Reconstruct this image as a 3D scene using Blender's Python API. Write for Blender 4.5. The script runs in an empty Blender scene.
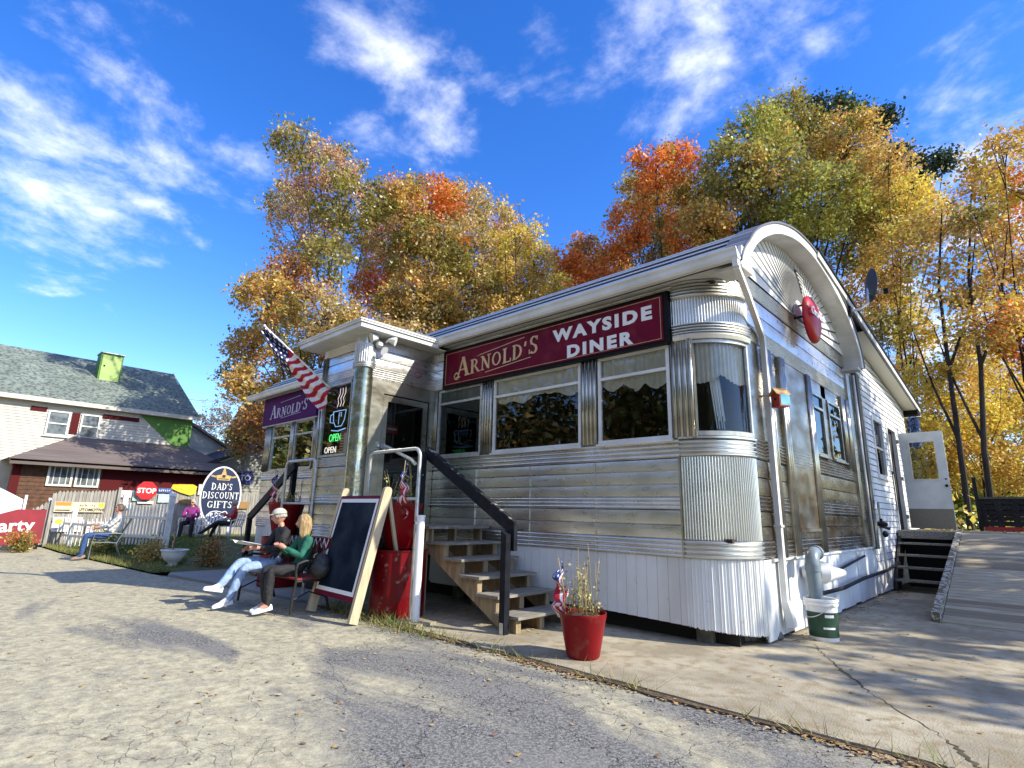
import bpy, bmesh, math, random
import numpy as np
from math import sin, cos, pi, radians, sqrt, atan2
from mathutils import Vector, Matrix
random.seed(7)
S = bpy.context.scene
COL = S.collection

# ------------------------------------------------------------------ objects
ROOTM = {}
def setp(o, label=None, cat=None, group=None, kind=None):
    if label: o['label'] = label
    if cat: o['category'] = cat
    if group: o['group'] = group
    if kind: o['kind'] = kind
    return o
def thing(name, label, cat, loc=(0,0,0), rz=0.0, group=None, scale=1.0):
    o = bpy.data.objects.new(name, None); COL.objects.link(o)
    o.empty_display_size = .2
    o.location = loc; o.rotation_euler = (0,0,rz); o.scale = (scale,)*3
    ROOTM[o.name] = Matrix.Translation(Vector(loc)) @ Matrix.Rotation(rz,4,'Z') @ Matrix.Scale(scale,4)
    return setp(o, label, cat, group)
def link(name, me, mats, parent=None, world=False, kind=None, label=None):
    """world=True: the mesh is given in scene coordinates and moved into the parent's frame."""
    o = bpy.data.objects.new(name, me); COL.objects.link(o)
    if not isinstance(mats,(list,tuple)): mats=[mats]
    for m in mats: me.materials.append(m)
    if parent is not None:
        root = parent
        while root.parent is not None: root = root.parent
        if world and root.name in ROOTM: me.transform(ROOTM[root.name].inverted())
        o.parent = parent
    if kind: o['kind']=kind
    if label: o['label']=label
    return o
def copy_tree(src, parent=None):
    c = src.copy(); COL.objects.link(c); c.parent = parent
    for ch in [x for x in src.children]: copy_tree(ch, c)
    return c

class MB:
    def __init__(s): s.v=[]; s.f=[]; s.m=[]; s.sm=[]
    def add(s, vs, fs, mi=0, smooth=False):
        b=len(s.v); s.v += [tuple(p) for p in vs]
        for f in fs: s.f.append(tuple(i+b for i in f)); s.m.append(mi); s.sm.append(smooth)
        return s
    def box(s,x0,x1,y0,y1,z0,z1,mi=0):
        vs=[(x,y,z) for z in (z0,z1) for y in (y0,y1) for x in (x0,x1)]
        return s.add(vs,[(0,2,3,1),(4,5,7,6),(0,1,5,4),(2,6,7,3),(0,4,6,2),(1,3,7,5)],mi)
    def bar(s,p0,p1,w,h,up=(0,0,1),mi=0):
        p0=Vector(p0);p1=Vector(p1);d=(p1-p0).normalized();u=Vector(up)
        r=d.cross(u)
        if r.length<1e-4: r=d.cross(Vector((1,0,0)))
        r.normalize();u=r.cross(d).normalized()
        vs=[]
        for p in (p0,p1):
            for a,b in ((-1,-1),(1,-1),(1,1),(-1,1)): vs.append(p+r*(a*w/2)+u*(b*h/2))
        return s.add(vs,[(0,1,2,3),(7,6,5,4),(0,4,5,1),(1,5,6,2),(2,6,7,3),(3,7,4,0)],mi)
    def tube(s,pts,r,n=8,mi=0,cap=True,smooth=True):
        pts=[Vector(p) for p in pts]; rs=r if isinstance(r,(list,tuple)) else [r]*len(pts)
        vs=[];prev=None
        for i,p in enumerate(pts):
            d=(pts[min(i+1,len(pts)-1)]-pts[max(i-1,0)])
            d=d.normalized() if d.length>1e-9 else Vector((0,0,1))
            if prev is None:
                a=Vector((0,0,1)) if abs(d.z)<.9 else Vector((1,0,0)); u=d.cross(a).normalized()
            else:
                u=(prev-d*prev.dot(d)); u=u.normalized() if u.length>1e-6 else d.orthogonal().normalized()
            prev=u; w=d.cross(u)
            for k in range(n):
                t=2*pi*k/n; vs.append(p+(u*cos(t)+w*sin(t))*rs[i])
        fs=[]
        for i in range(len(pts)-1):
            for k in range(n):
                a=i*n+k;b=i*n+(k+1)%n; fs.append((a,b,b+n,a+n))
        s.add(vs,fs,mi,smooth)
        if cap:
            b=len(s.v)-len(vs); s.f.append(tuple(b+n-1-k for k in range(n)));s.m.append(mi);s.sm.append(False)
            L=(len(pts)-1)*n; s.f.append(tuple(b+L+k for k in range(n)));s.m.append(mi);s.sm.append(False)
        return s
    def lathe(s,prof,c=(0,0,0),n=20,mi=0,smooth=True,sx=1,sy=1,rot=0,cap=True):
        vs=[]
        for r,z in prof:
            for k in range(n):
                t=2*pi*k/n+rot; vs.append((c[0]+r*cos(t)*sx,c[1]+r*sin(t)*sy,c[2]+z))
        fs=[(i*n+k,i*n+(k+1)%n,(i+1)*n+(k+1)%n,(i+1)*n+k) for i in range(len(prof)-1) for k in range(n)]
        s.add(vs,fs,mi,smooth)
        if cap:
            b=len(s.v)-len(vs)
            s.f.append(tuple(b+n-1-k for k in range(n)));s.m.append(mi);s.sm.append(False)
            L=(len(prof)-1)*n; s.f.append(tuple(b+L+k for k in range(n)));s.m.append(mi);s.sm.append(False)
        return s
    def prism(s,poly,a,b,ax='z',mi=0):
        """poly of 2D points extruded a..b along ax (poly in the other two axes, in xyz order)"""
        def P(u,v,w): return {'z':(u,v,w),'y':(u,w,v),'x':(w,u,v)}[ax]
        n=len(poly); vs=[P(u,v,a) for u,v in poly]+[P(u,v,b) for u,v in poly]
        fs=[tuple(range(n-1,-1,-1)),tuple(range(n,2*n))]+[(i,(i+1)%n,n+(i+1)%n,n+i) for i in range(n)]
        return s.add(vs,fs,mi)
    def quad(s,a,b,c,d,mi=0): return s.add([a,b,c,d],[(0,1,2,3)],mi)
    def ball(s,c,r,n=12,m=8,mi=0):
        if not isinstance(r,(list,tuple)): r=(r,r,r)
        vs=[(c[0],c[1],c[2]-r[2])];
        for j in range(1,m):
            ph=-pi/2+pi*j/m
            for k in range(n):
                t=2*pi*k/n; vs.append((c[0]+r[0]*cos(ph)*cos(t),c[1]+r[1]*cos(ph)*sin(t),c[2]+r[2]*sin(ph)))
        vs.append((c[0],c[1],c[2]+r[2])); fs=[]
        for k in range(n): fs.append((0,1+(k+1)%n,1+k))
        for j in range(m-2):
            for k in range(n):
                a=1+j*n+k;b=1+j*n+(k+1)%n; fs.append((a,b,b+n,a+n))
        L=len(vs)-1;b0=1+(m-2)*n
        for k in range(n): fs.append((b0+k,b0+(k+1)%n,L))
        return s.add(vs,fs,mi,True)
    def sweep(s,plan,prof,mi=0,smooth=True,closed=False):
        n=len(prof);vs=[]
        for (x,y,nx,ny) in plan:
            for o,z in prof: vs.append((x+nx*o,y+ny*o,z))
        fs=[(i*n+j,(i+1)*n+j,(i+1)*n+j+1,i*n+j+1) for i in range(len(plan)-1) for j in range(n-1)]
        return s.add(vs,fs,mi,smooth)
    def mesh(s,name='m',fix=True,auto=True):
        me=bpy.data.meshes.new(name); me.from_pydata(s.v,[],s.f)
        me.polygons.foreach_set('material_index',s.m); me.polygons.foreach_set('use_smooth',s.sm)
        me.update()
        if fix:
            bm=bmesh.new();bm.from_mesh(me);bmesh.ops.recalc_face_normals(bm,faces=bm.faces)
            if auto:
                for e in bm.edges:
                    if len(e.link_faces)==2 and e.calc_face_angle(0)>radians(38): e.smooth=False
            bm.to_mesh(me);bm.free()
        return me
    def build_split(s,name,mats,parent):
        # every connected piece becomes a part of its own
        par=list(range(len(s.v)))
        def fd(a):
            while par[a]!=a: par[a]=par[par[a]]; a=par[a]
            return a
        for f in s.f:
            for i in f[1:]: par[fd(i)]=fd(f[0])
        groups={}
        for fi,f in enumerate(s.f): groups.setdefault(fd(f[0]),[]).append(fi)
        for g in groups.values():
            m=MB(); mp={}
            for fi in g:
                for i in s.f[fi]:
                    if i not in mp: mp[i]=len(m.v); m.v.append(s.v[i])
                m.f.append(tuple(mp[i] for i in s.f[fi])); m.m.append(s.m[fi]); m.sm.append(s.sm[fi])
            m.build(name,mats,parent)
    def build(s,name,mats,parent=None,world=True,kind=None,label=None,fix=True):
        return link(name,s.mesh(name,fix),mats,parent,world,kind,label)
    def top(s,name,mats,label,cat,group=None,kind=None,fix=True):
        o=link(name,s.mesh(name,fix),mats,None)
        # origin to the base of the mesh
        v=Vector((sum(p[0] for p in s.v)/len(s.v),sum(p[1] for p in s.v)/len(s.v),min(p[2] for p in s.v)))
        o.data.transform(Matrix.Translation(-v)); o.location=v
        return setp(o,label,cat,group,kind)

# ------------------------------------------------------------------ materials
def newmat(name):
    m=bpy.data.materials.new(name); m.use_nodes=True; nt=m.node_tree
    return m,nt,nt.nodes['Principled BSDF'],nt.nodes.new,nt.links.new
def c4(c): return (c[0],c[1],c[2],1)
def M(name,c1,c2=None,scale=3.0,rough=.6,metal=0.0,bump=0.0,bscale=None,stretch=(1,1,1),detail=5,lo=.35,hi=.65,rough2=None,spec=None,c3=None,s3=20.,coat=0,lo3=.55,hi3=.7):
    m,nt,b,N,L=newmat(name)
    b.inputs['Roughness'].default_value=rough; b.inputs['Metallic'].default_value=metal
    if spec is not None: b.inputs['Specular IOR Level'].default_value=spec
    if coat: b.inputs['Coat Weight'].default_value=coat; b.inputs['Coat Roughness'].default_value=.1
    b.inputs['Base Color'].default_value=c4(c1)
    if c2 is not None or bump:
        tc=N('ShaderNodeTexCoord'); mp=N('ShaderNodeMapping'); mp.inputs['Scale'].default_value=stretch
        geo=N('ShaderNodeNewGeometry'); L(geo.outputs['Position'],mp.inputs['Vector'])
    if c2 is not None:
        n=N('ShaderNodeTexNoise'); n.inputs['Scale'].default_value=scale; n.inputs['Detail'].default_value=detail
        L(mp.outputs[0],n.inputs['Vector'])
        mr=N('ShaderNodeMapRange'); mr.inputs['From Min'].default_value=lo; mr.inputs['From Max'].default_value=hi
        L(n.outputs['Fac'],mr.inputs['Value'])
        mx=N('ShaderNodeMix'); mx.data_type='RGBA'; mx.inputs['A'].default_value=c4(c1); mx.inputs['B'].default_value=c4(c2)
        L(mr.outputs[0],mx.inputs['Factor']); out=mx.outputs['Result']
        if c3 is not None:
            n3=N('ShaderNodeTexNoise'); n3.inputs['Scale'].default_value=s3; n3.inputs['Detail'].default_value=6; L(geo.outputs['Position'],n3.inputs['Vector'])
            m3=N('ShaderNodeMapRange'); m3.inputs['From Min'].default_value=lo3; m3.inputs['From Max'].default_value=hi3; L(n3.outputs['Fac'],m3.inputs['Value'])
            mx3=N('ShaderNodeMix'); mx3.data_type='RGBA'; L(out,mx3.inputs['A']); mx3.inputs['B'].default_value=c4(c3); L(m3.outputs[0],mx3.inputs['Factor']); out=mx3.outputs['Result']
        L(out,b.inputs['Base Color'])
        if rough2 is not None:
            r=N('ShaderNodeMapRange'); r.inputs['To Min'].default_value=rough; r.inputs['To Max'].default_value=rough2
            L(mr.outputs[0],r.inputs['Value']); L(r.outputs[0],b.inputs['Roughness'])
    if bump:
        nb=N('ShaderNodeTexNoise'); nb.inputs['Scale'].default_value=bscale or scale*6; nb.inputs['Detail'].default_value=4
        L(mp.outputs[0],nb.inputs['Vector'])
        bp=N('ShaderNodeBump'); bp.inputs['Strength'].default_value=min(1,bump*3); bp.inputs['Distance'].default_value=.01 if bump<.5 else .03
        L(nb.outputs['Fac'],bp.inputs['Height']); L(bp.outputs[0],b.inputs['Normal'])
    return m
def emis(name,c,st):
    m,nt,b,N,L=newmat(name); b.inputs['Base Color'].default_value=c4(c)
    b.inputs['Emission Color'].default_value=c4(c); b.inputs['Emission Strength'].default_value=st; return m
def glassmat(name,tint=(.75,.8,.78),refl=1.0,rough=0.0,ior=1.55):
    m,nt,b,N,L=newmat(name); nt.nodes.remove(b); out=nt.nodes['Material Output']
    t=N('ShaderNodeBsdfTransparent'); t.inputs[0].default_value=c4(tint)
    g=N('ShaderNodeBsdfGlossy'); g.inputs['Roughness'].default_value=rough; g.inputs['Color'].default_value=(.95,.97,1,1)
    f=N('ShaderNodeFresnel'); f.inputs['IOR'].default_value=ior
    mu=N('ShaderNodeMath'); mu.operation='MULTIPLY'; mu.inputs[1].default_value=refl; mu.use_clamp=True
    geo=N('ShaderNodeNewGeometry'); nz=N('ShaderNodeTexNoise'); nz.inputs['Scale'].default_value=1.3; L(geo.outputs['Position'],nz.inputs['Vector'])
    bp=N('ShaderNodeBump'); bp.inputs['Strength'].default_value=.12; bp.inputs['Distance'].default_value=.02; L(nz.outputs['Fac'],bp.inputs['Height']); L(bp.outputs[0],g.inputs['Normal'])
    mx=N('ShaderNodeMixShader'); L(f.outputs[0],mu.inputs[0]); L(mu.outputs[0],mx.inputs[0]); L(t.outputs[0],mx.inputs[1]); L(g.outputs[0],mx.inputs[2]); L(mx.outputs[0],out.inputs[0])
    return m

def steel(name,base,stain,stainlo,stainhi,rough=.3,wav=.35,metal=.95,fine=.02):
    m,nt,b,N,L=newmat(name)
    geo=N('ShaderNodeNewGeometry')
    def noise(sc,st,det=4):
        mp=N('ShaderNodeMapping'); mp.inputs['Scale'].default_value=st; L(geo.outputs['Position'],mp.inputs['Vector'])
        n=N('ShaderNodeTexNoise'); n.inputs['Scale'].default_value=sc; n.inputs['Detail'].default_value=det; L(mp.outputs[0],n.inputs['Vector']); return n.outputs['Fac']
    a=noise(1.6,(1,1,2.2),1.5)
    mr=N('ShaderNodeMapRange'); mr.inputs['From Min'].default_value=stainlo; mr.inputs['From Max'].default_value=stainhi; L(a,mr.inputs['Value'])
    mx=N('ShaderNodeMix'); mx.data_type='RGBA'; mx.inputs['A'].default_value=c4(base); mx.inputs['B'].default_value=c4(stain); L(mr.outputs[0],mx.inputs['Factor'])
    # vertical run marks
    v=noise(9,(1,1,.12),3); mv=N('ShaderNodeMapRange'); mv.inputs['From Min'].default_value=.45; mv.inputs['From Max'].default_value=.75; mv.inputs['To Max'].default_value=.12; L(v,mv.inputs['Value'])
    mx2=N('ShaderNodeMix'); mx2.data_type='RGBA'; L(mx.outputs['Result'],mx2.inputs['A']); mx2.inputs['B'].default_value=c4([x*.6 for x in stain]); L(mv.outputs[0],mx2.inputs['Factor'])
    L(mx2.outputs['Result'],b.inputs['Base Color'])
    b.inputs['Metallic'].default_value=metal
    r=N('ShaderNodeMapRange'); r.inputs['To Min'].default_value=rough-.08; r.inputs['To Max'].default_value=rough+.14; L(noise(5,(1,1,3)),r.inputs['Value']); L(r.outputs[0],b.inputs['Roughness'])
    h1=noise(2.3,(1,1,1.6),2); h2=noise(60,(.05,.05,1.5),3)
    ad=N('ShaderNodeMath'); ad.operation='MULTIPLY_ADD'; L(h2,ad.inputs[0]); ad.inputs[1].default_value=fine; L(h1,ad.inputs[2])
    bp=N('ShaderNodeBump'); bp.inputs['Strength'].default_value=wav; bp.inputs['Distance'].default_value=.05; L(ad.outputs[0],bp.inputs['Height']); L(bp.outputs[0],b.inputs['Normal'])
    return m

STEEL=steel('stainless_steel',(.78,.775,.74),(.60,.58,.52),.45,.75,rough=.27,wav=.05,fine=0)
STEEL_F=steel('fluted_steel',(.76,.75,.70),(.62,.60,.54),.5,.8,rough=.30,wav=.03,fine=0)
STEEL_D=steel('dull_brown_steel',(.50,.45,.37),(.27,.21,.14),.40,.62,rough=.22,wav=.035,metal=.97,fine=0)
STEEL_POST=steel('post_steel',(.52,.51,.44),(.34,.32,.25),.4,.65,rough=.28,wav=.12,metal=.95)
WHITE=M('white_trim',(.78,.78,.75),(.62,.62,.57),2.2,rough=.45,bump=.03,bscale=20)
SKIRT=M('white_skirt_paint',(.76,.78,.78),(.6,.61,.58),1.5,rough=.55,bump=.05,bscale=30,stretch=(1,1,.5),c3=(.42,.4,.33),s3=9,lo3=.66,hi3=.8)
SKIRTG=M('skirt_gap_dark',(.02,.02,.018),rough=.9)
SIDING=M('white_siding',(.8,.8,.79),(.68,.69,.66),1.2,rough=.5,bump=.02)
GREYPOST=M('grey_corner_board',(.16,.155,.12),(.1,.1,.075),4,rough=.8,bump=.1,stretch=(1,1,.2))
ROOFMETAL=M('roof_metal',(.10,.11,.13),(.16,.17,.19),2,rough=.5,metal=.3)
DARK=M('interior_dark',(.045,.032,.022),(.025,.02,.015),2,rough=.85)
BLACKP=M('black_paint',(.008,.009,.012),(.02,.02,.02),5,rough=.6,bump=.05,spec=.2)
MAROON=M('maroon_board',(.16,.003,.022),(.11,.003,.018),1.5,rough=.5,spec=.12,c3=(.2,.03,.04),s3=5,lo3=.5,hi3=.9)
PURPLE=M('purple_board',(.085,.012,.115),(.07,.01,.09),1.5,rough=.6,spec=.1)
BLACKF=M('black_frame',(.006,.006,.006),rough=.5,spec=.15)
LETW=M('letter_white',(.85,.85,.82),rough=.4)
LETT=M('letter_tan',(.72,.5,.26),(.6,.42,.22),6,rough=.4)
LETG=M('letter_faded',(.55,.5,.62),rough=.5)
GLASS=glassmat('window_glass',tint=(.96,.98,.96),refl=1.0)
GLASS_W=glassmat('wing_glass',tint=(.5,.55,.6),refl=3.2)
GLASS_DIM=glassmat('dim_glass',tint=(.35,.4,.38),refl=1.0)
CURT=M('curtain_cloth',(.9,.88,.74),(.82,.8,.66),5,rough=.9)
REDP=M('red_pot_plastic',(.25,.003,.008),(.19,.004,.008),3,rough=.4,bump=.02,spec=.25,c3=(.34,.12,.10),s3=6,lo3=.55,hi3=.95)
REDB=M('red_barrel_paint',(.22,.003,.007),(.13,.003,.006),2.5,rough=.35,spec=.25,bump=.03,c3=(.3,.16,.13),s3=9,lo3=.62,hi3=.72)
SOIL=M('soil',(.09,.06,.04),(.16,.11,.06),20,rough=.95,bump=.3)
GALV=M('galvanised_pipe',(.62,.63,.6),(.45,.46,.44),12,rough=.38,metal=.55)
def plankmat(name,c1,c2,dark,stretch):
    m=M(name,c1,c2,5,rough=.92,bump=.15,stretch=stretch,spec=.15); nt=m.node_tree; b=nt.nodes['Principled BSDF']; N=nt.nodes.new; L=nt.links.new
    src=b.inputs['Base Color'].links[0].from_socket; g=N('ShaderNodeNewGeometry'); r=N('ShaderNodeMapRange'); r.inputs['To Min'].default_value=0; r.inputs['To Max'].default_value=1; L(g.outputs['Random Per Island'],r.inputs['Value'])
    pw=N('ShaderNodeMath'); pw.operation='POWER'; pw.inputs[1].default_value=2.0; L(r.outputs[0],pw.inputs[0])
    x=N('ShaderNodeMix'); x.data_type='RGBA'; L(src,x.inputs['A']); x.inputs['B'].default_value=c4(dark); L(pw.outputs[0],x.inputs['Factor']); L(x.outputs['Result'],b.inputs['Base Color']); return m
WOODW=M('weathered_tread',(.29,.27,.225),(.16,.145,.12),4,rough=.85,bump=.15,stretch=(8,1,8))
WOODN=M('raw_lumber',(.36,.27,.155),(.22,.16,.095),3,rough=.8,bump=.08,stretch=(6,6,1))
DECKW=plankmat('deck_plank',(.58,.51,.37),(.38,.33,.23),(.24,.2,.14),(.6,5,5))
DECKK=M('flaking_paint_kerb',(.5,.47,.38),(.15,.12,.08),14,rough=.85,bump=.2,lo=.45,hi=.52)
CHALK=M('chalkboard',(.006,.013,.026),(.045,.06,.08),2.2,rough=.75,detail=10,lo=.42,hi=.85,spec=.08)
PALEW=M('pale_wood',(.6,.5,.33),(.48,.38,.24),4,rough=.7,stretch=(4,4,1))
IRON=M('cast_iron',(.015,.015,.016),(.03,.028,.025),10,rough=.55,metal=.0,spec=.25)
REDSLAT=M('bench_slat',(.26,.035,.03),(.19,.03,.026),4,rough=.5)
SKIN=M('skin',(.62,.32,.22),(.55,.26,.18),9,rough=.5)
JEANL=M('light_denim',(.20,.31,.50),(.34,.45,.62),9,rough=.85,bump=.6,bscale=15)
JEAND=M('dark_denim',(.03,.07,.2),(.05,.1,.27),9,rough=.85,bump=.6,bscale=15)
BLACKC=M('black_cloth',(.012,.012,.014),(.022,.022,.024),10,rough=.8,bump=.6,bscale=14)
GREENC=M('green_knit',(.012,.10,.065),(.02,.15,.10),9,rough=.85,bump=.6,bscale=14)
PURPC=M('purple_knit',(.28,.03,.22),(.2,.02,.16),14,rough=.85,bump=.1)
REDC=M('red_jacket_cloth',(.5,.015,.02),(.6,.12,.12),22,rough=.7,lo=.55,hi=.62)
WHITEC=M('white_cloth',(.8,.8,.8),(.65,.66,.68),12,rough=.8)
SHOEW=M('white_shoe',(.85,.85,.85),(.7,.72,.74),20,rough=.6)
BLOND=M('blond_hair',(.62,.45,.22),(.26,.16,.06),60,rough=.5,stretch=(1,1,.08),bump=.6,bscale=90)
GREYH=M('grey_hair',(.6,.57,.52),(.4,.37,.33),60,rough=.6,stretch=(1,1,.3),bump=.6,bscale=90)
DARKH=M('dark_hair',(.08,.05,.03),(.14,.09,.06),30,rough=.6)
CAPC=M('cap_cloth',(.52,.5,.44),(.4,.39,.34),14,rough=.85)
LENS=M('dark_lens',(.01,.01,.012),rough=.1)
PAPER=M('paper',(.75,.74,.68),(.5,.52,.55),25,rough=.8,lo=.5,hi=.6)
PLASTW=M('white_plastic',(.82,.82,.8),rough=.35)
def plaid():
    m,nt,b,N,L=newmat('plaid_cloth'); g=N('ShaderNodeTexCoord')
    ch=N('ShaderNodeTexChecker'); ch.inputs['Scale'].default_value=16; ch.inputs['Color1'].default_value=(.75,.75,.75,1); ch.inputs['Color2'].default_value=(.3,.32,.33,1)
    L(g.outputs['Object'],ch.inputs['Vector']); L(ch.outputs[0],b.inputs['Base Color']); b.inputs['Roughness'].default_value=.85
    return m
PLAID=plaid()

# text ----------------------------------------------------------------
def text_mesh(s,size,extr=.004,offset=0,shear=0,space=1.0,align='LEFT',xs=1.0):
    cu=bpy.data.curves.new('t','FONT'); cu.body=s; cu.size=size; cu.extrude=extr; cu.offset=offset; cu.shear=shear; cu.space_character=space; cu.align_x=align
    cu.resolution_u=3
    o=bpy.data.objects.new('t',cu); COL.objects.link(o)
    dg=bpy.context.evaluated_depsgraph_get(); me=bpy.data.meshes.new_from_object(o.evaluated_get(dg))
    bpy.data.objects.remove(o); bpy.data.curves.remove(cu)
    me.materials.clear()
    if xs!=1: me.transform(Matrix.Scale(xs,4,(1,0,0)))
    return me
def place(me,origin,xd,yd):
    x=Vector(xd).normalized(); y=Vector(yd); y=(y-x*y.dot(x)).normalized(); z=x.cross(y)
    R=Matrix(((x.x,y.x,z.x,origin[0]),(x.y,y.y,z.y,origin[1]),(x.z,y.z,z.z,origin[2]),(0,0,0,1)))
    me.transform(R); return me
def text(name,s,size,origin,xd,yd,m,parent,**k):
    me=place(text_mesh(s,size,**k),origin,xd,yd)
    return link(name,me,m,parent,True)

def fit_text(name,s,x0,x1,z0,z1,y,m,parent,bold=.02,space=1.3):
    me=text_mesh(s,1.0,extr=.004,offset=bold,space=space)
    n=len(me.vertices); a=np.empty(n*3); me.vertices.foreach_get('co',a); a=a.reshape(-1,3); lo_,hi_=a.min(0),a.max(0)
    a[:,0]=(a[:,0]-lo_[0])/(hi_[0]-lo_[0])*(x1-x0); a[:,1]=(a[:,1]-lo_[1])/(hi_[1]-lo_[1])*(z1-z0); me.vertices.foreach_set('co',a.reshape(-1))
    place(me,(x0,y,z0),(1,0,0),(0,0,1)); return link(name,me,m,parent,True)
# thick/thin serif capitals as strokes
GL={ # lines: x0,y0,x1,y1,w ; arcs: 'a',cx,cy,rx,ry,a0,a1,w ; serif feet are listed as lines
'A':(.86,[(.12,.03,.42,.97,.07),(.42,.99,.72,.03,.17),(.24,.36,.6,.36,.06),(.0,.03,.26,.03,.06),(.56,.03,.88,.03,.06)]),
'R':(.84,[(.16,0,.16,1,.16),('a',.36,.73,.24,.24,-90,90,.13),(.16,.97,.38,.97,.06),(.16,.49,.38,.49,.06),(.4,.48,.72,.03,.15),(.0,.03,.32,.03,.06),(.62,.03,.84,.03,.06),(.0,.97,.2,.97,.06)]),
'N':(.86,[(.16,.0,.16,1,.07),(.16,.97,.68,.05,.17),(.7,.0,.7,1,.07),(.02,.03,.3,.03,.06),(.0,.97,.2,.97,.06),(.56,.97,.86,.97,.06)]),
'O':(.88,[('a',.42,.5,.36,.47,-180,180,.13)]),
'L':(.7,[(.16,0,.16,1,.16),(.0,.97,.32,.97,.06),(.0,.03,.62,.03,.07),(.62,.0,.62,.24,.06)]),
'D':(.86,[(.16,0,.16,1,.16),('a',.3,.5,.44,.47,-90,90,.14),(.0,.97,.34,.97,.06),(.0,.03,.34,.03,.06)]),
'S':(.66,[('a',.32,.74,.22,.23,30,250,.11),('a',.3,.26,.24,.24,-150,80,.13),(.16,.6,.44,.44,.15),(.52,.72,.52,.94,.05),(.06,.06,.06,.3,.05)]),
"'":(.26,[(.1,.99,.06,.7,.13)]),
'I':(.4,[(.18,0,.18,1,.16),(.02,.97,.34,.97,.06),(.02,.03,.34,.03,.06)]),
'C':(.78,[('a',.42,.5,.36,.47,50,310,.13),(.66,.7,.66,.95,.06)]),
'U':(.84,[(.16,.3,.16,1,.16),('a',.4,.3,.26,.28,-180,0,.11),(.66,.3,.66,1,.08),(.02,.97,.32,.97,.06),(.54,.97,.8,.97,.06)]),
'T':(.78,[(.38,0,.38,1,.16),(.04,.96,.72,.96,.08),(.06,.76,.06,.98,.06),(.7,.76,.7,.98,.06),(.22,.03,.54,.03,.06)]),
'G':(.86,[('a',.42,.5,.36,.47,50,330,.13),(.68,.08,.68,.42,.12),(.5,.42,.82,.42,.06),(.68,.72,.68,.95,.06)]),
'F':(.66,[(.16,0,.16,1,.16),(.0,.97,.6,.97,.07),(.16,.52,.46,.52,.06),(.58,.76,.58,.98,.06),(.0,.03,.32,.03,.06)]),
' ':(.4,[])}
def serif(s,h,th=.01,scales=None,gap=.06,slant=0):
    """returns a mesh lying in xy, letters h tall; scales: per letter size factor"""
    mb=MB();x=0;k=0
    for i,ch in enumerate(s):
        sc=h*(scales[i] if scales else 1); w,st=GL[ch]
        for q in st:
            k+=1;e=.0004*(k%9)
            if q[0]=='a':
                _,cx,cy,rx,ry,a0,a1,wd=q;n=14
                vs=[]
                for j in range(n+1):
                    t=radians(a0+(a1-a0)*j/n); ww=wd*(.45+.55*abs(cos(t)))/2
                    for r in (-ww,ww): vs.append((cx+(rx-wd/2+r)*cos(t),cy+(ry-wd/3+r)*sin(t)))
                P=[(x+(a+slant*b)*sc,b*sc) for a,b in vs]
                for j in range(n):
                    poly=[P[2*j],P[2*j+1],P[2*j+3],P[2*j+2]]
                    mb.prism(poly,0,th+e)
            else:
                x0,y0,x1,y1,wd=q; d=Vector((x1-x0,y1-y0)).normalized()
                if abs(y1-y0)<.01: nx,ny=0,wd/2
                elif abs(d.x)<.01: nx,ny=wd/2,0
                else: nx,ny=wd/2,0
                poly=[(x0-nx,y0-ny),(x0+nx,y0+ny),(x1+nx,y1+ny),(x1-nx,y1-ny)] if nx else [(x0,y0-ny),(x1,y1-ny),(x1,y1+ny),(x0,y0+ny)]
                mb.prism([(x+(a+slant*b)*sc,b*sc) for a,b in poly],0,th+e)
        x+=(w+gap)*sc
    return mb,x
def serif_on(name,s,h,origin,xd,yd,m,parent,width=None,**k):
    mb,w=serif(s,h,**k); me=mb.mesh(name)
    if width: me.transform(Matrix.Scale(width/w,4,(1,0,0)))
    place(me,origin,xd,yd); return link(name,me,m,parent,True)
# ================================================================== CAMERA, SKY, SUN
cam=bpy.data.cameras.new('camera'); co=bpy.data.objects.new('camera',cam); COL.objects.link(co); S.camera=co
cam.sensor_width=36; cam.lens=548.76/1024*36; cam.clip_start=.05; cam.clip_end=2000
yaw,pit,rol=radians(-43.4158),radians(13.2786),radians(1.2935)
fw=Vector((sin(yaw)*cos(pit),cos(yaw)*cos(pit),sin(pit))); r0=Vector((cos(yaw),-sin(yaw),0)); u0=r0.cross(fw)
rr=r0*cos(rol)+u0*sin(rol); uu=-r0*sin(rol)+u0*cos(rol)
co.matrix_world=Matrix(((rr.x,uu.x,-fw.x,0),(rr.y,uu.y,-fw.y,0),(rr.z,uu.z,-fw.z,1.5),(0,0,0,1)))

SUN=Vector((1.29,.51,1.0)).normalized()
elev=math.asin(SUN.z); az=atan2(SUN.x,SUN.y)   # clockwise from +Y
li=bpy.data.lights.new('sun','SUN'); li.energy=4.4; li.angle=radians(.5); li.color=(1,.93,.78)
lo=bpy.data.objects.new('sun',li); COL.objects.link(lo); lo.rotation_euler=SUN.to_track_quat('Z','Y').to_euler(); lo.location=(20,10,20)

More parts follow.
